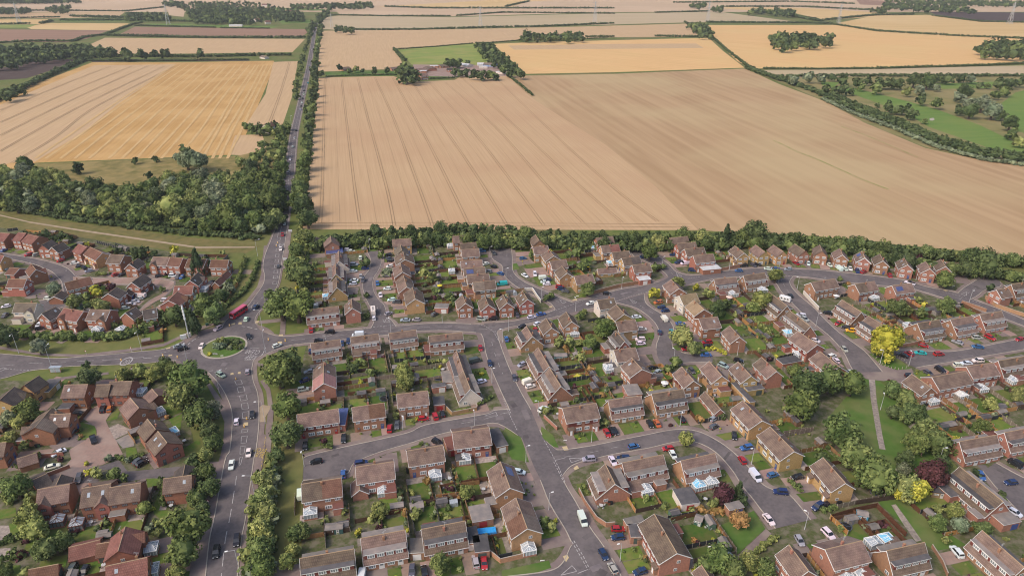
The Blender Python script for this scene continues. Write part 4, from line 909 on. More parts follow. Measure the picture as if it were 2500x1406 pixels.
# hedges
def hedge(pts,w,h,tile='f',k='d',dens=1.0,name='hedge',base='clipped green hedge',group='hedges'):
    W=[Vector(U(*T(tile,*p))[:2]) for p in pts]; mb=MB(); rr=random.Random(len(pts)*7+int(pts[0][0]))
    n=0
    for a,b in zip(W,W[1:]):
        L=(b-a).length; st=w*.62; m=max(1,int(L/st)); m=min(m,260)
        for i in range(m):
            p=a.lerp(b,(i+rr.random()*.6)/m); R=max(w*.62,L/m*.6)*rr.uniform(.8,1.2)
            crown_geo(mb,rr,(p.x+rr.uniform(-.15,.15)*w,p.y+rr.uniform(-.15,.15)*w,h*.5),R,1,h*.62/R*rr.uniform(.8,1.25),nclump=5,nleaf=int(9*dens),leaf=.3)
    c=W[len(W)//2]; 
    for i,v in enumerate(mb.v): mb.v[i]=(v[0]-c.x,v[1]-c.y,v[2])
    o=obj(name,mb.mesh(name,['leaf']),None,(c.x,c.y,0),0,None,TC[k]); tag(o,base,'hedge',group); return o
HF=[('e1',[(-60,335),(240,320),(560,320),(640,290),(800,270),(1010,190),(1080,175)],7,4),('e1',[(810,275),(1200,285),(1600,295),(2330,293)],6,5),('e1',[(1040,200),(1650,215)],5,3.5),('e1',[(1680,218),(2060,222)],5,3),('e1',[(-60,440),(360,440),(700,440),(1000,435),(1500,440),(1900,430),(2230,425)],7,5),('e1',[(680,468),(1200,470),(1900,460)],5,3),('e1',[(-60,790),(160,690),(300,620),(500,530),(640,470),(700,455)],8,6),('e1',[(-60,145),(250,140),(460,135)],6,4),('e1',[(-60,190),(230,185)],6,4),('e1',[(460,160),(1050,160),(1500,170)],6,5),('e1',[(540,130),(860,140),(1030,140)],7,6),('e1',[(-60,85),(340,85),(960,90),(1250,60)],6,4),('e1',[(-60,30),(400,30)],10,8),('e1',[(310,185),(400,165)],8,5),
('e2',[(430,230),(600,232),(1000,230),(1500,215),(2000,205),(2500,182)],8,4),('e2',[(340,120),(800,128),(1250,128)],6,4),('e2',[(1300,125),(1650,100),(2500,108)],6,4),('e2',[(750,55),(1100,68),(1650,68),(2500,68)],7,5),('e2',[(1670,55),(1850,15)],7,5),('e2',[(850,378),(1130,360),(1420,335)],3,2),('e2',[(820,380),(900,470)],6,4),('e2',[(1440,330),(1550,330),(1800,310),(2450,295)],3,2),('e2',[(2280,287),(2500,287)],4,4),('e2',[(1690,580),(1780,650),(1880,735)],3.2,2.5),('e2',[(300,590),(500,580),(870,575)],2,2),('e2',[(1100,605),(1280,600)],2.5,2.5),
('e3',[(0,250),(330,255)],4,4),('e3',[(200,150),(300,240)],5,3),('e3',[(390,260),(480,340),(620,450),(700,485)],4.5,3),('e3',[(730,470),(1100,474),(1480,470)],3,3),('e3',[(1500,470),(2200,450),(2560,433)],3.5,3.5),('e3',[(350,155),(1000,160),(1200,165)],8,4),('e3',[(1180,165),(1500,215),(2080,250),(2560,268)],5,4),('e3',[(1150,140),(1480,108),(1750,102)],7,5),('e3',[(480,50),(1000,50),(1500,75)],8,5),('e3',[(900,110),(1130,150)],12,6),('e3',[(1880,110),(2200,150),(2560,158)],7,4),('e3',[(0,90),(370,80)],6,4),('e3',[(120,22),(900,15)],8,5),('e3',[(920,15),(1350,30)],8,5),('e3',[(820,525),(1300,520),(2000,522),(2560,520)],5,4)]
for t,p,w,h in HF: hedge(p,w,h,t,'d',.8,'hedgerow','dark field hedgerow','field hedgerows')
gb=[(620,470),(820,540),(980,590),(1130,650),(1330,745),(1650,865),(1900,975),(2250,1070),(2560,1105)]
hedge(gb,8,5,'e3','d',1.2,'hedgerow','thick bushy hedgerow','field hedgerows')
hedge([(x,y+28) for x,y in gb[3:]],5,3.5,'e3','g',1.2,'hedgerow','thick grey green hedgerow','field hedgerows')
hedge([(x+10,y-30) for x,y in gb[3:]],5,4.5,'e3','d',1.2,'hedgerow','thick dark hedgerow','field hedgerows')
HN=[([(0,1330),(40,1318),(90,1300)],1.5,2,'o'),([(88,1225),(75,1270)],3,4,'l'),([(395,1180),(402,1240)],2,2.5,'o'),([(5,1215),(30,1235)],1.5,2,'l'),([(100,1345),(180,1335)],1.2,1.6,'d'),([(0,1370),(60,1360)],1.4,2,'o'),([(-60,500),(0,509),(150,534),(400,567),(520,577),(632,584)],4.5,3.2,'d'),([(-60,488),(0,496),(150,520),(400,553),(640,566)],4,4.2,'d'),([(630,640),(618,680),(600,710),(560,745),(530,762)],2.2,2,'o'),([(600,632),(585,680),(572,700)],1.8,2.5,'l'),([(-60,800),(0,812),(80,828),(180,832),(290,828),(360,808),(430,782),(460,770)],3.6,3.6,'o'),([(330,800),(400,775),(440,765)],3,4.5,'l'),
 ([(752,620),(750,680),(748,740)],1.5,2,'o'),([(470,1130),(478,1170),(490,1230)],3.5,3.5,'d'),([(610,1260),(606,1330),(600,1400)],.8,.8,'o'),([(1834,1360),(1900,1310)],1.7,1.8,'l'),([(1926,1175),(1955,1205)],1.4,1.5,'o'),([(1455,765),(1500,755)],1.2,1.6,'l'),([(1060,635),(1112,627)],1.3,1.8,'o'),([(240,672),(262,672)],3,2,'l'),([(1390,850),(1440,838)],3,2.6,'l'),([(1870,830),(1880,815),(1855,800),(1835,780)],1.8,2.4,'l'),([(1720,855),(1745,855),(1775,868)],1.6,1.8,'y'),([(1046,887),(1076,884)],1.4,1.6,'l'),([(285,1118),(310,1128),(355,1110)],1.3,1.4,'o'),([(1712,1250),(1770,1250)],3.0,1.8,'a'),([(2010,1250),(2045,1238)],1.6,1.5,'o'),([(1632,616),(1665,622)],1.3,1.5,'o'),([(1604,665),(1615,652)],1.2,1.4,'p'),([(850,870),(850,900)],1,1.6,'o'),([(1170,990),(1205,970)],1.4,1.5,'o'),([(792,740),(795,760)],1,1.6,'o'),([(2000,1120),(2040,1180)],3,3,'d'),([(2180,960),(2230,1030),(2290,1110)],4,4,'o')]
for p,w,h,k in HN: hedge(p,w,h,'f',k,2.0)
# undergrowth in the belt along the wheat field
ub=MB()
for x,y,r,k in fill([(-60,430),(130,440),(300,480),(560,455),(680,480),(682,535),(640,552),(400,534),(120,508),(-60,483)],.014,'olodg',.8,None,61)+row([(752,602),(900,600),(1100,596),(1290,600),(1500,606),(1700,604),(1900,596),(2060,612),(2180,634),(2290,656),(2540,684)],.8,.013,'dol',30,.5)+row([(752,590),(1000,578),(1300,584),(1500,592),(1700,584),(1900,580),(2100,596),(2290,622),(2540,650)],.8,.016,'dol',31,.5)+row([(700,300),(690,420),(684,520)],.9,.014,'do',32,.5)+row([(760,280),(748,420),(738,540),(725,600),(745,700),(748,780)],.9,.014,'dl',33,.5)+row([(665,1140),(655,1200),(640,1300),(632,1400)],.5,.016,'dolg',34,1.2):
    p=U(x,y,1.5); R=r/ppm(y); crown_geo(ub,rg,(p[0],p[1],R*.7),R,1,1.0,nclump=8,nleaf=9,leaf=.24,mi=LK.index(k))
o=obj('undergrowth',ub.mesh('undergrowth',['lf_'+k for k in LK])); o['kind']='stuff'; o['label']='dense scrub filling the hedge belts between field, road and gardens'; o['category']='undergrowth'
# ---------------------------------------------------------------- houses
mb=MB(); mb.box(-.5,.5,-.05,.03,-.5,.5,0)
for i in range(3): mb.box(-.43+i*.3,-.43+i*.3+.22,-.062,-.04,-.34,.3,1)
WIN=mb.mesh('window',['white','glass'])
mb=MB(); mb.box(-.5,.5,-.05,.03,-.5,.5,0)
for i in range(2): mb.box(-.42+i*.45,-.42+i*.45+.36,-.062,-.04,-.4,.4,1)
WIN2=mb.mesh('window',['white','glass'])
mb=MB(); mb.box(-.5,.5,-.05,.03,-.5,.5,0)
for i in range(3): mb.box(-.43+i*.3,-.43+i*.3+.22,-.062,-.04,-.34,.3,1)
WINB=mb.mesh('window',['brown','glass'])
mb=MB(); mb.box(-.5,.5,-.06,.03,0,1,0); mb.box(-.28,.28,-.075,-.05,.55,.9,1); DOOR=mb.mesh('door',['door','glass'])
mb=MB(); mb.box(-.5,.5,-.06,.03,0,1,0); 
for i in range(4): mb.box(-.46,.46,-.075,-.05,.06+i*.23,.24+i*.23,0)
GDOOR=mb.mesh('garage_door',['door'])
mb=MB(); mb.box(-.3,.3,-.22,.22,-1.1,.75,0); mb.box(-.36,.36,-.28,.28,.75,.9,0); mb.cone(-.12,0,.9,1.2,.1,.08,6,1); mb.cone(.14,0,.9,1.15,.1,.08,6,1); CHIM=mb.mesh('chimney',['wall_o','ridge'])
mb=MB(); mb.bar((0,0,0),(0,0,1.6),.03); mb.bar((-.7,0,1.5),(.7,0,1.5),.02)
for i in range(5): mb.bar((-.6+i*.3,-.25,1.5),(-.6+i*.3,.25,1.5),.015)
AERIAL=mb.mesh('aerial',['metal'])
FOOT=[] # footprints: cx,cy,cos,sin,hx,hy
HOUSES_OUT=[]
DOORC=[(.7,.68,.65),(.7,.68,.65),(.25,.12,.07),(.06,.09,.25),(.35,.04,.04),(.08,.1,.09)]
hr_=random.Random(5)
def rfoot(x,y,skip=None,m=0):
    for i,f in enumerate(FOOT):
        if i==skip: continue
        dx,dy=x-f[0],y-f[1]
        if abs(dx)>25 or abs(dy)>25: continue
        u=dx*f[2]+dy*f[3]; v=-dx*f[3]+dy*f[2]
        if abs(u)<f[4]+m and abs(v)<f[5]+m: return True
    return False
def parse_house(line):
    t=line.split(); tile,st,wl,rf=t[:4]
    P=[T(tile,*map(float,q.split(','))) for q in t[4:7]]
    far_=P[0][1]<200
    hh={'S':(7.7,5.0),'C':(7.4,2.6),'B':(4.2,2.4),'F':(2.7,2.7)}[st]
    A=Vector(U(P[0][0],P[0][1],hh[0])[:2]);B=Vector(U(P[1][0],P[1][1],hh[0])[:2]);E=Vector(U(P[2][0],P[2][1],hh[1])[:2])
    d=B-A; L=d.length; d/=L; n=Vector((-d.y,d.x)); s=(E-A).dot(n)
    if s<0: n=-n; s=-s
    D=s
    if st=='S': D=min(max(D,3.3),5.2); 
    if st=='C': D=min(max(D,4.0),5.6)
    if st=='B': D=min(max(D,1.8),4.5)
    if far_: D=7 if tile=='e2' and st in 'BF' else 4
    L=max(L,4)
    if st!='F': L=min(L,19 if not far_ else 30)
    if far_ and st in 'BF': L=max(L,12)
    c=(A+B)/2
    if st=='F': D=max(D,2)/2; c=c+n*D
    ang=atan2(n.x,-n.y)  # local -y -> n
    return dict(tile=tile,st=st,w=wl,r=rf,L=L,D=D,c=c,ang=ang,hr=hh[0],he=hh[1],far=far_,P=P)
HL=[parse_house(l) for l in HOUSES.strip().splitlines()]
for h in HL: FOOT.append((h['c'].x,h['c'].y,cos(h['ang']),sin(h['ang']),h['L']/2,h['D']))
RN={'b':'brown','d':'dark grey','p':'red brown','y':'pale beige','q':'pink','g':'grey','s':'solar','w':'white'}
WN={'r':'red brick','o':'orange brick','y':'tan brick','t':'yellow brick','w':'white walled','c':'cream walled','b':'blue walled'}
def gable_prism(mb,L,D,he,hr,mi=0):
    x=L/2
    v=[(-x,-D,0),(x,-D,0),(x,D,0),(-x,D,0),(-x,-D,he),(x,-D,he),(x,D,he),(-x,D,he),(-x,0,hr),(x,0,hr)]
    n=len(mb.v); mb.v+=v
    for f in ((0,1,5,4),(2,3,7,6),(1,2,6,9,5),(3,0,4,8,7)): mb.f.append(tuple(n+i for i in f)); mb.m.append(mi)
def slope(mb,x0,x1,y0,z0,y1,z1,t=.14,mi=0):
    b=[(x0,y0,z0),(x1,y0,z0),(x1,y1,z1),(x0,y1,z1)]
    if y1<y0: b=[b[1],b[0],b[3],b[2]]
    mb.hexa(b,[(p[0],p[1],p[2]+t) for p in b],mi)
def addwin(par,x,y,z,w,h,fa,mesh=WIN,name='window',color=None):
    return obj(name,mesh,par,(x,y,z),fa,(w,1,h),color)
def gable_roof(L,D,he,hr,oh=.35,og=.2):
    mb=MB(); k=(hr-he)/D; x=L/2+og
    slope(mb,-x,x,-(D+oh),he-k*oh,0,hr); slope(mb,-x,x,(D+oh),he-k*oh,0,hr)
    mb.bar((-x,0,hr+.13),(x,0,hr+.13),.13,1,6)
    return mb
def barge(L,D,he,hr,oh=.35,og=.2):
    mb=MB(); k=(hr-he)/D; x=L/2+og
    for sx in (-1,1):
        for sy in (-1,1):
            a=(sx*(x+.03),sy*(D+oh),he-k*oh-.02); b=(sx*(x+.03),0,hr-.02)
            mb.hexa([(a[0]-.03,a[1],a[2]-.12),(a[0]+.03,a[1],a[2]-.12),(b[0]+.03,b[1],b[2]-.12),(b[0]-.03,b[1],b[2]-.12)],[(a[0]-.03,a[1],a[2]+.15),(a[0]+.03,a[1],a[2]+.15),(b[0]+.03,b[1],b[2]+.15),(b[0]-.03,b[1],b[2]+.15)])
    for sy in (-1,1):
        y=sy*(D+oh+.06); z=he-k*oh
        mb.box(-x,x,min(y,y-sy*.1),max(y,y-sy*.1),z-.06,z+.09)
    return mb
def front_of(i,h):
    f=FOOT[i]; best=(99,0)
    for s,(nx,ny,e) in enumerate(((0,-1,f[5]),(0,1,f[5]),(-1,0,f[4]),(1,0,f[4]))):
        wx=nx*f[2]-ny*f[3]; wy=nx*f[3]+ny*f[2]
        for t in range(1,26):
            if road_dist(f[0]+wx*(e+t),f[1]+wy*(e+t))<0: 
                if t<best[0]: best=(t,s)
                break
    return best
lawn=MB(); patio=MB(); drive=MB(); dpave=MB()
def tocam(h,ex):  # which local x end faces the camera
    p=h['c']; a=h['ang']; return -1 if (sin(a)*1.0*p.y+cos(a)*p.x)*ex>0 else 1
for i,h in enumerate(HL):
    st,L,D,he,hr=h['st'],h['L'],h['D'],h['he'],h['hr']
    cat='house' if st in 'SC' or (st=='B' and L>9.5) else ('garage' if L<10 else 'house')
    if st=='F': cat='garage' if h['r']!='s' else 'extension'
    if h['tile'][0]=='e' and st!='S': cat='barn'
    name={'house':'house' if st!='B' else 'bungalow','garage':'garage','extension':'solar_roof_extension','barn':'barn'}[cat]
    if h['tile']=='e1' and st=='S': name='farmhouse'
    e=empty(name,(h['c'].x,h['c'].y,0),h['ang']); h['o']=e
    wl='wall_'+h['w']; near=h['P'][0][1]>600
    # roof texture axis: local coords ok
    fr=front_of(i,h); h['front']=fr
    endx=tocam(h,1)
    if st=='F':
        mb=MB(); mb.box(-L/2,L/2,-D,D,0,he,0); obj('wall',mb.mesh('wall',[wl]),e)
        mb=MB(); mb.box(-L/2-.12,L/2+.12,-D-.12,D+.12,he,he+.18,1,0); rm={'b':'roof_b','d':'flat_d','g':'flat_g','w':'flat_w','p':'flat_p','s':'solar'}[h['r']]
        obj('roof',mb.mesh('roof',[rm,'white']),e)
        if cat=='garage' and L*D<40:
            if D*2>L: obj('garage_door',GDOOR,e,(endx*0,-D-.01,.02),0,(min(2.3,L*.8),1,2.1),hr_.choice(DOORC))
            else: obj('garage_door',GDOOR,e,(L*.2,-D-.01,.02),0,(2.3,1,2.1),hr_.choice(DOORC))
        else: addwin(e,0,-D-.01,1.5,1.6,1.0,0)
        tag(e,f"{RN[h['r']]} flat roofed {WN[h['w']]} {'garage' if cat=='garage' else cat}".replace('solar flat roofed','solar panelled'),cat,'garages and flat roofed extensions',h['P'][2]); continue
    wD=D-.05
    mb=MB(); gable_prism(mb,L-.1,wD,he,hr-.05*(hr-he)/D); obj('wall',mb.mesh('wall',[wl]),e)
    rmat={'w':'flat_w'}.get(h['r'],'roof_'+(h['r'] if h['r'] in 'bdpyqg' else 'b'))
    roof=obj('roof',gable_roof(L,D,he,hr).mesh('roof',[rmat,'ridge']),e)
    if near: obj('bargeboard',barge(L,D,he,hr).mesh('bargeboard',['white' if not(h['tile'] in('a1','b1')) else 'brown']),e)
    if cat=='house' and near and h['r']!='q':
        cx=(0 if L>9.5 else hr_.choice((-.25,.25))*L); cy=hr_.choice((-.35,.25))*D*.6
        if h['tile'] not in ('a1','b1','c1','c2','d1') or hr_.random()<.35:
            obj('chimney',CHIM,roof,(cx,cy,hr-abs(cy)*(hr-he)/D+.35))
            if hr_.random()<.6: obj('aerial',AERIAL,roof,(cx+.2,cy,hr+.5),hr_.uniform(0,3))
    W_=WINB if h['tile'] in('a1','b1') else WIN
    if near and cat=='house' and st=='S':
        k_=(hr-he)/D; q_=hr_.random()
        def onroof(nm,x0,x1,f0,f1,mt,lift,s):
            m=MB(); slope(m,x0,x1,s*D*f0,hr-k_*D*f0+.14,s*D*f1,hr-k_*D*f1+.14,lift); obj(nm,m.mesh(nm,[mt]),roof)
        if q_<.05: onroof('solar_panel',-L*.38,-L*.05,.25,.75,'solar',.08,hr_.choice((-1,1)))
        elif q_<.34:
            for u_ in (-.3,.2): onroof('roof_window',L*u_,L*u_+.8,.3,.55,'cglass',.07,hr_.choice((-1,1)))
        elif q_<.52 and L>9: onroof('retiled_half',0.02,L/2+.2,.01,1.04,'roof_'+hr_.choice('gdpb'),.03,-1); onroof('retiled_half',0.02,L/2+.2,.01,1.04,'roof_g',.03,1)
    if st=='S':
        n=max(1,int(round((L-.8)/2.7))); 
        sides=((-1,0),(1,pi)) if near else ((-1,0),)
        gf=fr[1] in (2,3) and L<11.5
        cl_=0
        if near and L>9.5 and (h['w'] in 'ty' or hr_.random()<.4) and h['tile'] not in ('a1','b1','c1','d1','c2'):
            cl_=.05; m=MB()
            for s in (-1,1):
                for q_ in (-.25,.25): y_=s*(wD+.02); m.box(q_*L-L*.2,q_*L+L*.2,y_-.03,y_+.03,2.75,5.0)
            obj('tile_hanging',m.mesh('tile_hanging',['cladb' if h['w'] in 'ty' else 'clad']),e)
        for s,fa in sides:
            for k in range(n):
                x=(k+.5)/n*L-L/2
                if gf and k%2==1 and hr_.random()<.5: continue
                if hr_.random()<.05 and n>2: continue
                addwin(e,x,s*(wD+cl_),4.1,hr_.choice((1.6,2.0,1.4)),1.25,fa,W_)
                isdoor=(k in (0,n-1)) and L>9.5
                if isdoor: obj('door',DOOR,e,(x,s*wD,.02),fa,(1.0,1,2.1),hr_.choice(DOORC))
                elif not (gf and hr_.random()<.25): addwin(e,x,s*wD,1.45,hr_.choice((2.1,1.7)),1.4,fa,W_)
        for s in ((-1,1) if near else (endx,)):
            fa=-pi/2 if s<0 else pi/2
            if gf:
                for yy in (-.48,.48):
                    addwin(e,s*(L/2-.05),yy*D,4.1,1.7,1.15,fa,W_)
                addwin(e,s*(L/2-.05),-.42*D,1.4,2.4,1.5,fa,W_)
                obj('door',DOOR,e,(s*(L/2-.05),.5*D,.02),fa,(1.0,1,2.1),hr_.choice(DOORC))
            elif hr_.random()<.75:
                addwin(e,s*(L/2-.05),hr_.uniform(-.3,.3)*D,4.2,1.0,1.0,fa,WIN2)
                if hr_.random()<.5: addwin(e,s*(L/2-.05),hr_.uniform(-.4,.4)*D,1.5,1.0,1.0,fa,WIN2)
        # gable wing on the left-hand estate houses
        if h['tile'] in('c1','c2','d1','b1','a1') and L>7 and near and not gf and hr_.random()<.8:
            wx=hr_.choice((-.27,.27))*L; ww=1.9; pj=1.0; zt=he+1.5
            mb=MB(); y1=-wD-pj; y0=-wD+1.6
            mb.face([(wx-ww,y1,0),(wx+ww,y1,0),(wx+ww,y1,he-.1),(wx,y1,zt),(wx-ww,y1,he-.1)]); mb.face([(wx+ww,y1,0),(wx+ww,y0,0),(wx+ww,y0,he-.1),(wx+ww,y1,he-.1)]); mb.face([(wx-ww,y0,0),(wx-ww,y1,0),(wx-ww,y1,he-.1),(wx-ww,y0,he-.1)])
            wg=obj('gable_wing',mb.mesh('gable_wing',[wl]),e)
            mb=MB()
            for s in (-1,1):
                a=[(wx+s*(ww+.25),y1-.2,he-.3),(wx,y1-.2,zt+.02),(wx,y0+.6,zt+.02),(wx+s*(ww+.25),y0,he-.3)]
                if s<0: a=a[::-1]
                mb.hexa([p for p in a],[(p[0],p[1],p[2]+.13) for p in a])
            obj('wing_roof',mb.mesh('wing_roof',[rmat]),wg)
            addwin(e,wx,y1-.01,3.9,1.5,1.1,0,W_); addwin(e,wx,y1-.01,1.4,2.0,1.4,0,W_)
        # porch / bay on semis
        if near and L>9.5 and hr_.random()<.6:
            s=-1 if fr[1]!=1 else 1; fa=0 if s<0 else pi
            for q in (-.38,.38):
                mb=MB(); mb.box(-1,1,-1.1,-.02,0,2.2,0); mb.hexa([(-1.2,-1.3,2.2),(1.2,-1.3,2.2),(1.2,-.02,2.2),(-1.2,-.02,2.2)],[(-1.2,-1.3,2.3),(1.2,-1.3,2.3),(1.2,-.02,2.9),(-1.2,-.02,2.9)],1); mb.box(-.4,.4,-1.14,-1.09,.02,2.0,2)
                obj('porch',mb.mesh('porch',[wl,rmat,'white']),e,(q*L,s*wD,0),fa)
    elif st=='C':
        k=(hr-he)/D; zt=5.2; yf=D-.8; yt=(hr-zt)/k
        for s in ((-1,1) if near else (-1,)):
            fa=0 if s<0 else pi
            mb=MB(); x=L/2-.25; zb=hr-k*yf
            # flat dormer body in local with face at -yf
            mb.hexa([(-x,-yf,zb-.1),(x,-yf,zb-.1),(x,-yt,zt-.3),(-x,-yt,zt-.3)],[(-x,-yf,zt),(x,-yf,zt),(x,-yt+.15,zt),(-x,-yt+.15,zt)],0)
            mb.box(-x-.18,x+.18,-yf-.3,-yt+.25,zt+.003,zt+.2,1,2)
            dm=obj('dormer',mb.mesh('dormer',['clad','white',hr_.choice(('flat_g','flat_g','flat_d'))]),e,(0,0,0),fa)
            n=max(2,int(round(L/3.1)))
            for j in range(n):
                xx=((j+.5)/n-.5)*(L-1.6); addwin(dm,xx,-yf-.01,zb+.9,2.0,1.3,0)
                if (j+ (s>0))%2==0 or hr_.random()<.4: addwin(e,-s*xx if False else xx*(1 if s<0 else -1),s*wD,1.35,1.9,1.3,fa)
                else: obj('door',DOOR,e,(xx*(1 if s<0 else -1),s*wD,.02),fa,(1.5,1,2.1),(.7,.68,.65))
        for s in (-1,1):
            fa=-pi/2 if s<0 else pi/2
            if hr_.random()<.7: addwin(e,s*(L/2-.05),.12*D,4.4,1.2,1.1,fa,WIN2)
            addwin(e,s*(L/2-.05),-.45*D,1.4,1.4,1.1,fa,WIN2)
        if h['w']=='w':
            pass
    else:
        if cat=='garage':
            s=endx; fa=-pi/2 if s<0 else pi/2
            if L>5.5 and D<3.2: obj('garage_door',GDOOR,e,(s*(L/2-.05),0,.02),fa,(2.3,1,2.0),hr_.choice(DOORC))
            else: obj('garage_door',GDOOR,e,(-.2*L,-wD,.02),0,(2.2,1,2.0),hr_.choice(DOORC)); obj('garage_door',GDOOR,e,(.25*L,-wD,.02),0,(2.2,1,2.0),(.06,.06,.07)) if L>6 else None
        else:
            for q in (-.3,.1,.35): addwin(e,q*L,-wD,1.4,1.3,1.1,0)
        if h['tile'][0]=='e': pass
    dn={'S':'','C':' with dormers','B':' bungalow'}[st]
    base=f"{RN.get(h['r'],'brown')} roofed {WN[h['w']]} "+({'house':'house','garage':'garage','barn':'barn'}[cat] if st!='B' or cat!='house' else 'bungalow')+(' with dormers' if st=='C' else '')
    if h['r']=='q': base='pink roofed orange brick house'
    tag(e,base,cat,'houses of the estate' if near else 'far farm and village buildings',((h['P'][0][0]+h['P'][1][0])/2,(h['P'][0][1]+h['P'][1][1])/2+8))
# pediment for white gable ends
# ---------------------------------------------------------------- gardens
gr_=random.Random(17); GZ=[.038]
def gz(): GZ[0]+=.00003; return GZ[0]
FENCES=0
FC=[(.13,.06,.035),(.16,.08,.045),(.09,.06,.045),(.3,.17,.08),(.24,.2,.16),(.05,.055,.06),(.45,.24,.09)]
FNAME=['reddish brown','brown','dark brown','golden brown','weathered grey','charcoal','orange']
FQ=[]
def fence(a,b,ci,h=1.7,pri=0):
    if (b-a).length>2.2: FQ.append((a,b,ci,h,pri))
def fence_build(a,b,ci,h,pri):
    L=(b-a).length
    mb=MB(); n=max(1,int(L/1.9)); c=(a+b)/2; ang=atan2(b.y-a.y,b.x-a.x)
    mb.box(-L/2,L/2,-.03,.03,.05,h,0)
    for i in range(n+1): x=-L/2+L*i/n; mb.box(x-.06,x+.06,-.07,.07,0,h+.12,1)
    o=obj('garden_fence',mb.mesh('garden_fence',['fence','kerb' if ci>2 else 'fence']),None,(c.x,c.y,0),ang,None,vary(FC[ci],gr_)); tag(o,FNAME[ci]+' garden fence','fence','garden fences')
BUSH=[]
def bush(x,y,R,k):
    if len(BUSH)>285: return
    if road_dist(x,y)<.6: return
    o=obj('garden_shrub',gr_.choice(BU),None,(x,y,R*.6),gr_.uniform(0,6),(R,R,R*gr_.uniform(.7,1.3)),vary(TC[k],gr_)); BUSH.append(o)
    tag(o,{'o':'green','d':'dark green','l':'olive green','y':'yellow','p':'purple','a':'orange brown','g':'grey green','c':'dark conical'}[k]+' garden shrub','shrub','garden shrubs')
SHED_P=None
def shed(x,y,rz,ci):
    if rfoot(x,y,None,1.0) or road_dist(x,y)<1.5: return
    e=empty('garden_shed',(x,y,0),rz); w=gr_.uniform(1.0,1.4); l=gr_.uniform(1.3,2.0)
    mb=MB(); gable_prism(mb,l*2,w,1.8,2.3); cols=[(.22,.13,.08),(.12,.07,.05),(.3,.27,.24),(.12,.2,.15),(.4,.28,.16)]
    c=cols[ci%5]; nm=['brown','dark brown','pale grey','green','honey coloured'][ci%5]
    obj('wall',mb.mesh('wall',['shed']),e,(0,0,0),0,None,c)
    obj('roof',gable_roof(l*2,w,1.8,2.3,.12,.1).mesh('roof',['flat_g' if gr_.random()<.6 else 'flat_d','flat_g']),e)
    obj('door',DOOR,e,(0,-w,.02),0,(.8,1,1.6),(c[0]*.6,c[1]*.6,c[2]*.6))
    tag(e,nm+' garden shed','shed','garden sheds')
plants=MB()
def plant(p,R,k):
    if rfoot(p.x,p.y,None,.2) or road_dist(p.x,p.y)<.9: return
    crown_geo(plants,gr_,(p.x,p.y,R*.55),R,1,gr_.uniform(.7,1.3),nclump=5,nleaf=6,leaf=.3,mi=LK.index(k))
nshed=0; PATIOS=[]; GHS=[]
